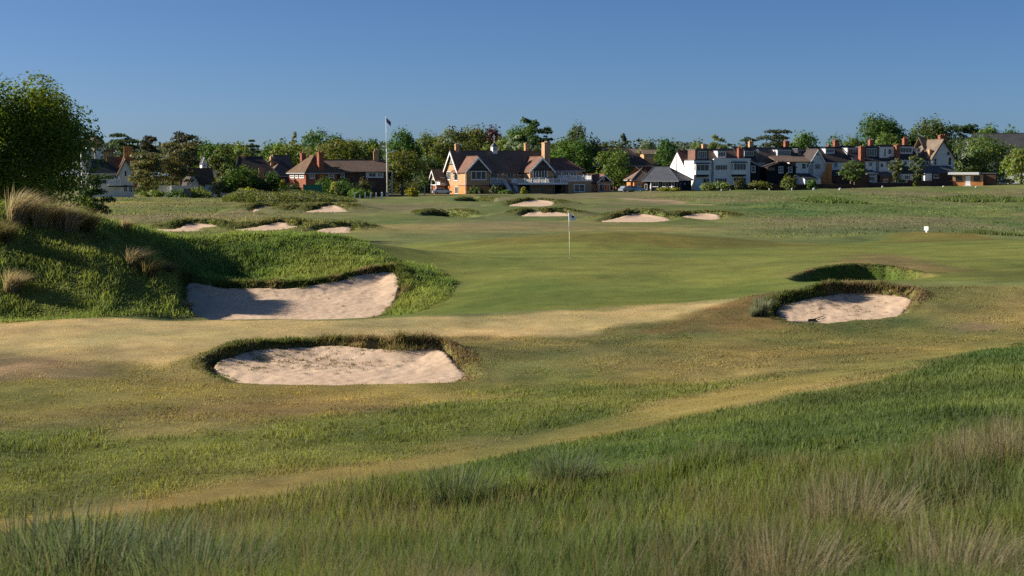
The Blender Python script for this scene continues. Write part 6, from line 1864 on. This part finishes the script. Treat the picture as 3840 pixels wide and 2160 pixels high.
h7.part('yard_wall', MB().prism([(h7.u(3082, -0.5), -1), (h7.u(3099, -0.5), -1), (h7.u(3099, -0.5), h7.z(636, 0, 0)), (h7.u(3082, -0.5), h7.z(660, 0, 0))], -0.9, -0.2, 'v'), 'brick_orange')
h7.part('rear_extension', MB().box(h7.u(3114, 0), h7.u(3215, 0), 0, 3.95, -1, h7.z(662, 3, 0)), 'brick_dark')
h7.part('rear_roof', MB().prism([(-0.3, h7.z(661, 3, 0)), (3.98, h7.z(640, 3, 3)), (3.98, h7.z(640, 3, 3) + 0.2), (-0.3, h7.z(661, 3, 0) + 0.2)], h7.u(3112, 0), h7.u(3217, 0), 'u'), 'slate_dark')

# h8
h8 = on_line('terrace_house', 'terrace house with big red chimney stack and dark slate dormer', 3223)
u8 = h8.u(3296, 0)
h8.block(0.02, u8, 3.0, 6.0, -1, h8.z(604, 2, 3), 'render_white')
h8.gable_block(0.0, u8, 5.2, 14, h8.z(606, 3, 5), h8.z(551, 3, 9.6) - 0.1, 'u', 'render_pale')
h8.gable_roof(0.0, u8, 3.0, 16.2, h8.z(603, 3, 3), h8.z(551, 3, 9.6), 'u', 'slate_dark', over=0.0, eo=0.3)
dormer(h8, 3242, 3294, 551, 592, 4.4, mat='slate_dark', cols=4, wx=(3248, 3286))
h8.chimney(h8.u(3230, 3.2), 3.2, 1.3, 1.2, 2, h8.z(549, 1, 3), 'brick_red', 2, 'pot_clay', ph=0.3)
h8.chimney(h8.u(3264, 10), 10, 1.25, 1.0, 7, h8.z(524, 2, 10), 'brick_red', 2, 'pot_clay', ph=0.45)
h8.win_px(3257, 3270, 608, 624, 3.0, cols=1, rows=2); h8.win_px(3232, 3246, 612, 630, 3.0, cols=1)
for s_ in (3289, 3295):
    h8.part('drainpipe', MB().tube([(h8.u(s_ - 2, 2.9), 2.88, 1.5), (h8.u(s_ - 2, 2.9), 2.88, h8.z(606, 2, 3))], [0.09, 0.09], 6), 'lead_grey')
h8.part('rear_extension', MB().box(h8.u(3252, 0), h8.u(3290, 0), 0, 2.95, -1, h8.z(650, 3, 0)), 'render_pale')
h8.part('rear_roof', MB().prism([(-0.3, h8.z(656, 3, 0)), (2.98, h8.z(640, 3, 3)), (2.98, h8.z(640, 3, 3) + 0.2), (-0.3, h8.z(656, 3, 0) + 0.2)], h8.u(3250, 0), h8.u(3294, 0), 'u'), 'slate_blue')
h8.win_px(3258, 3280, 662, 678, 0.0, cols=2)

# h9
h9 = on_line('terrace_house', 'terrace house with large white box dormer of two windows', 3297)
u9 = h9.u(3362, 0)
h9.block(0.02, u9, 3.0, 6.0, -1, h9.z(604, 2, 3), 'render_white')
h9.gable_block(0.0, u9, 5.2, 14, h9.z(606, 3, 5), h9.z(551, 3, 9.6) - 0.1, 'u', 'render_pale')
h9.gable_roof(0.0, u9, 3.0, 16.2, h9.z(603, 3, 3), h9.z(551, 3, 9.6), 'u', 'slate_dark', over=0.0, eo=0.3)
d9 = dormer(h9, 3297, 3352, 551, 594, 4.0, mat='render_white', cols=1, wx=(3313, 3320))
h9.window(h9.u(3328, 4.0), h9.u(3341, 4.0), h9.z(578, 2, 4), h9.z(558, 2, 4), 4.0, cols=1, parent=d9)
h9.chimney(h9.u(3362, 3.5), 3.5, 1.15, 1.2, 2, h9.z(543, 3, 3), 'brick_red', 2, 'pot_clay', ph=0.3)
h9.win_px(3322, 3336, 606, 626, 3.0, cols=1, rows=2); h9.win_px(3300, 3312, 612, 628, 3.0, cols=1)
h9.part('rear_extension', MB().box(h9.u(3302, 0), h9.u(3352, 0), 0, 2.95, -1, h9.z(664, 3, 0)), 'brick_red')
h9.part('rear_roof', MB().prism([(-0.3, h9.z(664, 3, 0)), (2.98, h9.z(646, 3, 3)), (2.98, h9.z(646, 3, 3) + 0.2), (-0.3, h9.z(664, 3, 0) + 0.2)], h9.u(3300, 0), h9.u(3354, 0), 'u'), 'tile_pale')
h9.win_px(3312, 3330, 670, 684, 0.0, cols=2)

# h10
h10 = on_line('terrace_house', 'last slate roofed terrace house left of the tall end gable', 3364)
u10 = h10.u(3494, 0)
h10.block(0.02, u10, 3.0, 6.0, -1, h10.z(600, 4, 3), 'render_white')
h10.gable_block(0.0, u10, 5.2, 14, h10.z(600, 3, 5), h10.z(548, 3, 9.6) - 0.1, 'u', 'render_pale')
h10.gable_roof(0.0, u10, 3.0, 16.2, h10.z(598, 3, 3), h10.z(548, 3, 9.6), 'u', 'slate_dark', over=0.0, eo=0.3)
dormer(h10, 3370, 3420, 550, 577, 5.4, mat='render_white', cols=4)
dormer(h10, 3432, 3450, 556, 572, 5.8, mat='render_white', cols=1)
h10.chimney(h10.u(3392, 10), 10, 1.3, 1.0, 7, h10.z(519, 2, 10), 'brick_red', 3, 'pot_clay', ph=0.45)
h10.chimney(h10.u(3485, 3.2), 3.2, 0.8, 0.9, 2, h10.z(560, 8, 3), 'brick_buff', 1, 'pot_clay', ph=0.3)
h10.win_px(3388, 3400, 604, 620, 3.0, cols=1); h10.win_px(3468, 3480, 604, 620, 3.0, cols=2); h10.win_px(3426, 3438, 604, 620, 3.0, cols=1)
h10.part('rear_extension', MB().box(h10.u(3385, 0), h10.u(3425, 0), 0, 2.95, -1, h10.z(652, 3, 0)), 'render_pale')
h10.part('rear_roof', MB().prism([(-0.3, h10.z(652, 3, 0)), (2.98, h10.z(626, 3, 3)), (2.98, h10.z(626, 3, 3) + 0.2), (-0.3, h10.z(652, 3, 0) + 0.2)], h10.u(3382, 0), h10.u(3428, 0), 'u'), 'tile_dark')
h10.win_px(3392, 3412, 658, 672, 0.0, cols=3)

# end gable
hE = House('gabled_house', 'tall pale house with steep front gable and broad brick chimney ending the terrace', 'house', 3494, 373, 14)
e1 = hE.u(3578, 0)
hE.gable_block(0, e1, 0, 11, hE.z(592, 3, 0), hE.z(527, 3, 0), 'v', 'render_pale', off=0.46)
hE.gable_roof(0, e1, 0, 11, hE.z(591, 3, 0), hE.z(526, 3, 0), 'v', 'tile_pale', over=0.5, eo=0.4, off=0.46)
hE.bargeboard(0, e1, e1 * 0.46, hE.z(591, 3, 0), hE.z(526, 3, 0), -0.47, 'v', mat='board_black', w=0.3)
hE.chimney(hE.u(3531, 3.5), 3.5, 2.0, 1.2, 7, hE.z(507, 3, 3), 'brick_red', 3, 'pot_clay', ph=0.3)
hE.chimney(hE.u(3462, 9), 9, 0.9, 0.8, 6, hE.z(516, 0, 9), 'brick_buff', 1, 'pot_clay', ph=0.3)
hE.gable_roof(hE.u(3448, 8), 2.5, 5, 12, hE.z(570, 0, 5), hE.z(519, 0, 8), 'u', 'tile_pale', over=0.2)
hE.block(hE.u(3450, 8), 2.4, 5.3, 11.7, -1, hE.z(570, 0, 5), 'render_pale')
hE.win_px(3501, 3511, 594, 620, 0.0, cols=1, rows=2); hE.win_px(3554, 3566, 590, 620, 0.0, cols=1, rows=2); hE.win_px(3548, 3560, 568, 584, 0.0, cols=1); hE.win_px(3515, 3518, 588, 606, -0.02, cols=1, sill=False, gl='glass_pale')
hE.part('lean_to', MB().box(hE.u(3466, -3), hE.u(3580, -3), -3, -0.02, -1, hE.z(650, 3, -3)), 'brick_dark')
hE.part('lean_to_roof', MB().prism([(-3.3, hE.z(650, 3, -3)), (-0.02, hE.z(624, 3, 0)), (-0.02, hE.z(624, 3, 0) + 0.2), (-3.3, hE.z(650, 3, -3) + 0.2)], hE.u(3462, -3), hE.u(3584, -3), 'u'), 'slate_blue')
hE.part('white_shed', MB().box(hE.u(3464, -4), hE.u(3490, -4), -4.6, -3.05, -1, hE.z(651, 0, -4)), 'render_white')
hE.win_px(3500, 3520, 654, 668, -3.0, cols=2)

# brick hut with white flat roof
hu = House('brick_hut', 'small brick hut with white flat roof and white door on the far course', 'hut', 3573, 352, -22)
w1 = hu.u(3687, 0)
zh = hu.z(655, 3, 0)
hu.block(0, w1, 0, 5, -1, zh, 'brick_buff')
hu.part('plinth', MB().box(-0.03, w1 + 0.03, -0.05, 5.02, -1, hu.z(682, 3, 0)), 'brick_orange')
hu.part('flat_roof', MB().box(hu.u(3555, -1), hu.u(3671, -1), -1.0, 5.2, zh + 0.005, zh + 0.6), 'paint_white')
hu.win_px(3584, 3608, 660, 679, 0.0, cols=2, fr='brick_dark'); hu.win_px(3652, 3676, 660, 679, 0.0, cols=2, fr='brick_dark')
hu.part('door', MB().box(hu.u(3622, 0), hu.u(3640, 0), -0.08, -0.01, -0.1, zh - 0.3), 'paint_white')
hu.part('step', MB().box(hu.u(3618, -0.5), hu.u(3644, -0.5), -0.9, -0.1, -0.5, 0.12), 'paint_white')
hu.part('side_wing', MB().box(w1 + 0.01, hu.u(3735, 0.8), 0.8, 6, -1, hu.z(651, 6, 1)), 'brick_dark')
hu.part('wing_roof', MB().box(hu.u(3672, 0) + 0.5, hu.u(3737, 0.8), 0.6, 6.2, hu.z(651, 6, 1) + 0.004, hu.z(651, 6, 1) + 0.2), 'lead_grey')

# far right house
hR = House('far_house', 'cream gabled house with long dark roof half hidden by the large right tree', 'house', 3590, 400, -20)
hR.gable_block(0, hR.u(3655, 0), 0, 9, hR.z(590, 0, 0), hR.z(513, 0, 0), 'v', 'render_white', off=0.4)
hR.gable_roof(0, hR.u(3655, 0), 0, 9, hR.z(590, 0, 0), hR.z(511, 0, 0), 'v', 'slate_dark', over=0.2, off=0.4)
hR.block(hR.u(3650, 2), hR.u(3900, 2), 2, 11, -1, hR.z(553, 0, 2), 'render_pale')
hR.gable_roof(hR.u(3640, 2), hR.u(3900, 2), 2, 11, hR.z(553, 0, 2), hR.z(505, 0, 6), 'u', 'slate_dark', over=0.2)
hR.win_px(3790, 3806, 553, 570, 2.0, cols=2); hR.win_px(3612, 3622, 560, 578, 0.0, cols=1); hR.win_px(3830, 3846, 553, 570, 2.0, cols=2)

# ------------------------------------------------------------------ garden walls, fences
def wall_run(name, label, sx0, sx1, D0, D1, top, mat, cat='wall', th=0.25, cap=None):
    p = Vector((ray(sx0, 700)[0] * D0, D0, 0)); q = Vector((ray(sx1, 700)[0] * D1, D1, 0))
    d = q - p; L = d.length; ang = math.atan2(d.y, d.x)
    z0 = min(gz(p.x, p.y), gz(q.x, q.y), gz((p.x + q.x) / 2, (p.y + q.y) / 2))
    h = CZ + ray((sx0 + sx1) / 2, top)[1] * (D0 + D1) / 2 - z0
    r = tag(empty(name, (p.x, p.y, z0), ang), label, cat)
    m = MB(); m.box(0, L, -th / 2, th / 2, -0.6, h - 0.1)
    m.build('wall' if cat == 'wall' else 'panel', mat, r)
    MB().box(-0.05, L + 0.05, -th / 2 - 0.05, th / 2 + 0.05, h - 0.098, h).build('coping', cap or mat, r)
    n = max(1, int(L / 4))
    for i in range(n + 1):
        x_ = L * i / n
        MB().box(x_ - 0.18, x_ + 0.18, -th / 2 - 0.09, th / 2 + 0.09, -0.6, h + 0.1).build('pier', mat, r)
    return r


wall_run('garden_wall', 'dark brick garden wall below the white bay windows', 2715, 2880, 343, 345, 694, 'brick_garden')
wall_run('garden_wall', 'dark garden wall below the black gabled extension', 2884, 3040, 345, 347, 691, 'brick_garden')
wall_run('garden_wall', 'dark garden wall left of the twin stemmed tree', 3055, 3190, 347, 349, 690, 'brick_garden')
wall_run('garden_wall', 'higher brick wall right of the twin stemmed tree', 3205, 3255, 349, 350, 655, 'brick_dark')
wall_run('garden_wall', 'long low garden wall below the slim garden trees', 3262, 3400, 350, 351, 684, 'brick_garden', cap='stone_grey')
wall_run('garden_wall', 'dark garden wall running up to the brick hut', 3404, 3568, 351, 352, 678, 'brick_garden')
wall_run('garden_screen', 'green fabric fence screen below the red brick house', 1140, 1203, 276, 276, 693, 'fence_green', cat='fence', th=0.08)
wall_run('garden_wall', 'low pale wall beside the golden shrub at left', 830, 905, 275, 275, 724, 'stone_grey')
wall_run('wooden_fence', 'low brown fence below the cottage', 692, 712, 272, 272, 708, 'timber_grey', cat='fence', th=0.1)
wall_run('garden_wall', 'white garden wall under the broad brownish pine', 600, 712, 291, 291, 696, 'render_white')


# ------------------------------------------------------------------ small things
def post(name, label, sx, sytop, D, w, mat, cat, group=None, rail=None):
    x = ray(sx, sytop)[0] * D; z0 = gz(x, D); h = CZ + ray(sx, sytop)[1] * D - z0
    h = max(h, 0.35)
    o = MB().box(-w / 2, w / 2, -w / 2, w / 2, -0.2, h - w * 0.3).add([(-w / 2, -w / 2, h - w * 0.3), (w / 2, -w / 2, h - w * 0.3), (w / 2, w / 2, h - w * 0.3), (-w / 2, w / 2, h - w * 0.3), (0, 0, h)],
                                                                          [(0, 1, 4), (1, 2, 4), (2, 3, 4), (3, 0, 4)]).build(name, mat, loc=(x, D, z0))
    return tag(o, label, cat, group)


PG = 'white posts along the far fairway'
for i, (sx_, sy_, D_, w_, lb_) in enumerate((
        (1330, 722, 270, 0.22, 'leftmost white post below the brick range'), (1349, 722, 270, 0.22, 'second white post below the brick range'), (1369, 722, 270, 0.22, 'third white post below the brick range'),
        (1390, 722, 270, 0.22, 'fourth white post below the brick range'), (1410, 722, 270, 0.22, 'fifth white post below the brick range'), (1432, 720, 270, 0.34, 'broad white post left of the flagpole foot'),
        (2706, 709, 334, 0.28, 'white post below the bushy shrub by the pavilion'), (2738, 709, 335, 0.25, 'white post below the white bay, left'), (2832, 707, 337, 0.25, 'white post below the black lean-to'),
        (2885, 706, 338, 0.25, 'white post below the black gabled extension'), (2970, 704, 339, 0.25, 'white post below the rounded olive shrub'), (3052, 704, 325, 0.42, 'bright white marker block below the boarded gable'),
        (3150, 704, 325, 0.42, 'white marker block left of the twin stemmed tree'), (3309, 697, 345, 0.32, 'white marker below the slim garden trees'), (3538, 701, 335, 0.32, 'pale marker left of the brick hut'), (3660, 701, 335, 0.32, 'pale marker below the brick hut'))):
    post('white_post', lb_, sx_, sy_, D_, w_, 'paint_white', 'post', PG)
post('marker_post', 'pale green tall post left of the parked white car', 1592, 694, 312, 0.2, 'render_pale', 'post')
post('grey_post', 'grey post beside the flagpole', 1470, 640, 303, 0.28, 'paint_grey', 'post')
post('stone_post', 'pale grey post left of the clubhouse round bushes', 1797, 718, 325, 0.5, 'stone_grey', 'post')
post('stone_post', 'pale grey post under the clubhouse landing', 1842, 716, 325, 0.5, 'stone_grey', 'post')

# flagpole with gaff
D_ = 300
x_ = ray(1452, 720)[0] * D_; z_ = gz(x_, D_)
fp = tag(empty('flagpole', (x_, D_, z_)), 'tall white flagpole with yardarm and small dark ensign', 'flagpole')
zt_ = CZ + ray(1449, 440)[1] * D_ - z_; zm_ = CZ + ray(1451, 568)[1] * D_ - z_
MB().tube([(0, 0, -0.4), (0, 0, zm_), (-0.08, 0, zm_ + 0.5)], [0.17, 0.13, 0.12], 10).build('lower_mast', 'paint_white', fp, smooth=True)
MB().tube([(-0.06, 0, zm_ - 0.6), (-0.14, 0, zt_)], [0.10, 0.05], 8).build('top_mast', 'paint_white', fp, smooth=True)
MB().lathe([(0.02, zt_), (0.10, zt_ + 0.06), (0.08, zt_ + 0.18), (0.01, zt_ + 0.24)], -0.14, 0, 8).build('truck', 'paint_white', fp)
MB().tube([(0, 0, zm_ - 0.3), (2.2, 0.0, zm_ + 0.25)], [0.13, 0.07], 8).build('yardarm', 'paint_white', fp, smooth=True)
MB().box(-0.3, 0.3, -0.25, 0.25, -0.4, 1.0).build('tabernacle', 'paint_grey', fp)
# drooping flag with stripes of colour
m, nt, b = mat_base('ensign', 0.85, 0.1)
tc = N(nt, 'ShaderNodeTexCoord'); sxyz = N(nt, 'ShaderNodeSeparateXYZ'); nt.links.new(tc.outputs['Generated'], sxyz.inputs[0])
rm = N(nt, 'ShaderNodeValToRGB'); rm.color_ramp.interpolation = 'CONSTANT'
rm.color_ramp.elements[0].color = (0.03, 0.03, 0.10, 1); rm.color_ramp.elements[1].color = (0.03, 0.03, 0.10, 1); rm.color_ramp.elements[1].position = 0.62
e_ = rm.color_ramp.elements.new(0.38); e_.color = (0.5, 0.45, 0.46, 1); e_ = rm.color_ramp.elements.new(0.44); e_.color = (0.30, 0.03, 0.05, 1); e_ = rm.color_ramp.elements.new(0.56); e_.color = (0.5, 0.45, 0.46, 1)
nt.links.new(sxyz.outputs['X'], rm.inputs['Fac']); nt.links.new(rm.outputs['Color'], b.inputs['Base Color'])
NU, NV = 10, 8
V = []; F = []
for j in range(NV + 1):
    for i in range(NU + 1):
        s, t = i / NU, j / NV
        V.append((-0.1 + 0.95 * s, 0.10 * math.sin(7 * s + 2 * t), zt_ - 0.1 - 0.95 * t * (0.9 + 0.1 * s) - 0.85 * s ** 1.1))
for j in range(NV):
    for i in range(NU):
        a = j * (NU + 1) + i; F.append((a, a + 1, a + NU + 2, a + NU + 1))
link('flag', np_mesh('flag', V, F, smooth=True), MATS['ensign'], fp)

# pin with its flag
D_ = 67.0
x_, _ = hit(1434, 648); x_ = rayd(1434, 648)[0] * D_; z_ = gz(x_, D_)
pin = tag(empty('golf_pin', (x_, D_, z_)), 'golf pin with white flag bearing a dark blue crest on the green', 'golf flag')
ph_ = CZ + rayd(1431, 535)[1] * D_ - z_
mat_plain('pin_yellow', (0.66, 0.64, 0.42), 0.5, 0.1, 2.0)
lx = rayd(1431, 535)[0] * D_ - x_
MB().tube([(0, 0, -0.1), (lx * 0.55, 0, ph_ * 0.6)], [0.019, 0.017], 10).build('lower_stick', 'pin_yellow', pin, smooth=True)
MB().tube([(lx * 0.55, 0, ph_ * 0.6), (lx, 0, ph_)], [0.021, 0.018], 10).build('upper_stick', 'paint_white', pin, smooth=True)
MB().lathe([(0.054, -0.05), (0.054, 0.006), (0.05, 0.006), (0.05, -0.05)], 0, 0, 14).build('hole_rim', 'paint_white', pin)
m, nt, b = mat_base('pin_flag', 0.8, 0.1)
tc = N(nt, 'ShaderNodeTexCoord')
mp = N(nt, 'ShaderNodeMapping'); mp.inputs['Location'].default_value = (-0.52, 0, -0.52 * 1.0); mp.inputs['Scale'].default_value = (1.0, 0, 1.0)
nt.links.new(tc.outputs['Generated'], mp.inputs['Vector'])
gr = N(nt, 'ShaderNodeVectorMath', operation='LENGTH'); nt.links.new(mp.outputs[0], gr.inputs[0])
nz = N(nt, 'ShaderNodeTexNoise', i_Scale=9.0); nt.links.new(tc.outputs['Generated'], nz.inputs['Vector'])
ad = N(nt, 'ShaderNodeMath', operation='MULTIPLY_ADD'); nt.links.new(nz.outputs['Fac'], ad.inputs[0]); ad.inputs[1].default_value = 0.14; nt.links.new(gr.outputs['Value'], ad.inputs[2])
rm = N(nt, 'ShaderNodeValToRGB'); rm.color_ramp.elements[0].position = 0.22; rm.color_ramp.elements[1].position = 0.27
rm.color_ramp.elements[0].color = (0.012, 0.02, 0.09, 1); rm.color_ramp.elements[1].color = (0.82, 0.84, 0.88, 1)
nt.links.new(ad.outputs[0], rm.inputs['Fac']); nt.links.new(rm.outputs['Color'], b.inputs['Base Color'])
V = []; F = []
for j in range(NV + 1):
    for i in range(NU + 1):
        s, t = i / NU, j / NV
        zz = ph_ - 0.02 - 0.36 * t - (0.16 * (1 - t) - 0.02 * t) * s
        V.append((lx + 0.012 + 0.34 * s * (0.82 + 0.18 * t), 0.025 * math.sin(8 * s + 1.5 * t), zz))
for j in range(NV):
    for i in range(NU):
        a = j * (NU + 1) + i; F.append((a, a + 1, a + NU + 2, a + NU + 1))
link('flag', np_mesh('flag', V, F, smooth=True), MATS['pin_flag'], pin)

# white tee sign on the right hand mound
D_ = 88.3
x_ = rayd(2331, 580)[0] * D_; z_ = gz(x_, D_)
ts = tag(empty('tee_sign', (x_, D_, z_), math.radians(-48)), 'small white sign on the right hand mound behind the green', 'sign')
MB().box(-0.05, 0.05, -0.03, 0.03, -0.2, 0.2).build('post', 'paint_white', ts)
MB().box(-0.15, 0.15, -0.055, -0.031, 0.12, 0.36).build('board', 'paint_white', ts)
MB().box(-0.09, 0.09, -0.062, -0.056, 0.24, 0.29).build('marking', 'paint_grey', ts)

# rake in the small bunker
b = BUNKERS[2]
x_, y_ = rayd(2043, 803)[0] * 43.9, 43.9
zr_ = float(sand_z(b, np.array([x_]), np.array([y_]), sdist(np.array([x_]), np.array([y_]), b['poly']))[0])
rk = tag(empty('bunker_rake', (x_, y_, zr_), math.radians(20)), 'dark rake lying at the front of the small right bunker', 'rake')
m_ = MB(); m_.box(-0.13, 0.13, -0.025, 0.025, 0.03, 0.09); m_.build('head', 'iron_dark', rk)
m_ = MB()
for k in range(9): m_.box(-0.15 + k * 0.035, -0.138 + k * 0.035, -0.015, 0.015, -0.03, 0.04)
m_.build('teeth', 'iron_dark', rk)
MB().tube([(0.0, 0.03, 0.06), (0.35, 0.30, 0.07), (0.8, 0.6, 0.10)], [0.013, 0.013, 0.012], 6).build('handle', 'board_black', rk)


# cars
def car(name, label, sx, D, length, mat, heading, z=None):
    x = ray(sx, 715)[0] * D; z0 = gz(x, D)
    r = tag(empty(name, (x, D, z0), heading), label, 'car')
    L, Wd = length, 1.75
    prof = [(-L / 2, 0.32), (-L / 2, 0.78), (-L * 0.40, 0.92), (-L * 0.26, 1.00), (L * 0.20, 0.98), (L * 0.44, 0.82), (L / 2, 0.66), (L / 2, 0.32)]
    MB().prism([(a, z_) for a, z_ in prof], -Wd / 2, Wd / 2, 'v').build('body', mat, r)
    cab = [(-L * 0.42, 0.94), (-L * 0.30, 1.40), (L * 0.04, 1.44), (L * 0.20, 0.97)]
    MB().prism(cab, -Wd / 2 + 0.12, Wd / 2 - 0.12, 'v').build('cabin', mat, r)
    for s in (-1, 1):
        y0 = s * (Wd / 2 - 0.12)
        MB().prism([(-L * 0.37, 1.00), (-L * 0.28, 1.33), (-L * 0.13, 1.36), (-L * 0.13, 1.00)], y0, y0 + s * 0.015, 'v').build('side_window', 'glass', r)
        MB().prism([(-L * 0.11, 1.00), (-L * 0.11, 1.36), (L * 0.03, 1.37), (L * 0.15, 1.00)], y0, y0 + s * 0.015, 'v').build('side_window', 'glass', r)
        for fx in (-0.30, 0.31):
            w_ = empty('wheel', (L * fx, s * (Wd / 2 - 0.10), 0.32)); w_.parent = r
            w_.rotation_euler = (math.pi / 2, 0, 0)
            MB().lathe([(0.18, -0.11), (0.32, -0.10), (0.32, 0.10), (0.18, 0.11)], 0, 0, 16).build('tyre', 'tyre', w_)
            MB().lathe([(0.02, -0.12), (0.19, -0.115), (0.19, 0.115), (0.02, 0.12)], 0, 0, 12).build('rim', 'paint_grey', w_)
        MB().box(L / 2 - 0.06, L / 2 + 0.012, s * 0.5 - 0.18, s * 0.5 + 0.18, 0.62, 0.74).build('headlight', 'paint_white', r)
        MB().box(-L / 2 - 0.012, -L / 2 + 0.05, s * 0.6 - 0.14, s * 0.6 + 0.14, 0.66, 0.84).build('tail_light', 'brick_red', r)
    MB().add([(L * 0.045, -0.7, 1.43), (L * 0.045, 0.7, 1.43), (L * 0.205, 0.7, 0.985), (L * 0.205, -0.7, 0.985), (L * 0.03, -0.7, 1.40), (L * 0.03, 0.7, 1.40), (L * 0.19, 0.7, 0.96), (L * 0.19, -0.7, 0.96)],
             [(0, 1, 2, 3), (7, 6, 5, 4), (0, 4, 5, 1), (1, 5, 6, 2), (2, 6, 7, 3), (3, 7, 4, 0)]).build('windscreen', 'glass', r)
    return r


car('parked_car', 'white car parked at the left end of the clubhouse', 1658, 330, 4.5, 'car_white', math.radians(8))
car('parked_car', 'silver blue car parked left of the pavilion', 2352, 336, 4.1, 'car_silver', math.radians(35))
car('parked_car', 'bright blue car parked beside the brick outbuilding', 2384, 338, 4.2, 'car_blue', math.radians(-20))
car('parked_car', 'dark car half hidden by the bush at the right edge', 3768, 358, 4.4, 'car_black', math.radians(170))


# white terrace furniture by the pavilion: tables and closed parasols
def parasol(label, sx, sytop, sybot, D):
    x = ray(sx, 705)[0] * D; z0 = gz(x, D); zt = CZ + ray(sx, sytop)[1] * D - z0
    r = tag(empty('closed_parasol', (x, D, z0)), label, 'parasol', 'closed parasols by the pavilion')
    MB().tube([(0, 0, 0), (0, 0, zt)], [0.04, 0.03], 6).build('pole', 'paint_white', r)
    MB().lathe([(0.20, max(zt - 1.5, 0.5)), (0.24, max(zt - 1.2, 0.7)), (0.12, zt - 0.3), (0.02, zt - 0.05)], 0, 0, 9).build('canopy', 'paint_white', r)
    MB().lathe([(0.3, 0), (0.3, 0.1), (0.1, 0.14)], 0, 0, 10).build('base', 'stone_grey', r)


parasol('tall closed white parasol at left of the pavilion front', 2441, 685, 716, 333)
parasol('closed white parasol in the middle of the pavilion front', 2467, 697, 716, 333)
parasol('closed white parasol at right of the pavilion front', 2520, 694, 716, 333)
D_ = 333
for (sx_, lb_) in ((2480, 'white round table before the pavilion, left'), (2500, 'white round table before the pavilion, right')):
    x_ = ray(sx_, 705)[0] * D_; z_ = gz(x_, D_)
    r = tag(empty('garden_table', (x_, D_, z_)), lb_, 'table', 'tables before the pavilion')
    MB().lathe([(0.02, 0.70), (0.55, 0.70), (0.55, 0.75), (0.02, 0.75)], 0, 0, 14).build('table_top', 'paint_white', r)
    MB().tube([(0, 0, 0.02), (0, 0, 0.70)], [0.05, 0.05], 6).build('leg', 'paint_white', r)
    MB().lathe([(0.28, 0), (0.28, 0.03), (0.05, 0.06)], 0, 0, 10).build('foot', 'paint_white', r)

# the wood far behind everything
rs = np.random.RandomState(77)
n = 60000
pxs = -300 + 3200 * rs.rand(n)
Ds = 500 + 60 * rs.rand(n)
X = np.array([rayd(p, 400)[0] for p in pxs]) * Ds
Z0 = ground_z(X, Ds)
ht = 9.5 + 9.5 * fbm(X / 22, Ds / 60 + 4, 3)
P = np.stack([X, Ds, Z0 + ht * (0.35 + 0.65 * rs.rand(n) ** 0.7)], 1)
nm = rs.randn(n, 3); nm[:, 2] += 0.4; nm[:, 1] -= 0.4; nm /= np.linalg.norm(nm, axis=1)[:, None]
t_ = np.cross(nm, rs.randn(n, 3)); t_ /= np.linalg.norm(t_, axis=1)[:, None]; s_ = np.cross(nm, t_)
L = 0.95 * (0.6 + 0.8 * rs.rand(n))[:, None]
V = np.stack([P - t_ * L * 0.5, P + s_ * L * 0.32, P + t_ * L * 0.5, P - s_ * L * 0.32], 1).reshape(-1, 3)
cs_ = np.where((fbm(X / 14 + 3, Ds / 30, 2) > 0.5)[:, None], np.array((0.070, 0.098, 0.034)), np.array((0.048, 0.075, 0.030))) * (0.65 + 0.7 * rs.rand(n, 1))
tag(link('far_wood', np_mesh('far_wood', V, np.arange(4 * n).reshape(-1, 4), cols=np.repeat(cs_, 4, 0)), MATS['leaf']), 'distant belt of trees behind the houses', 'wood', kind='stuff')

print('triangles', sum(sum(len(p.vertices) - 2 for p in me.polygons) if len(me.polygons) < 20000 else len(me.polygons) * (len(me.polygons[0].vertices) - 2) for me in bpy.data.meshes))
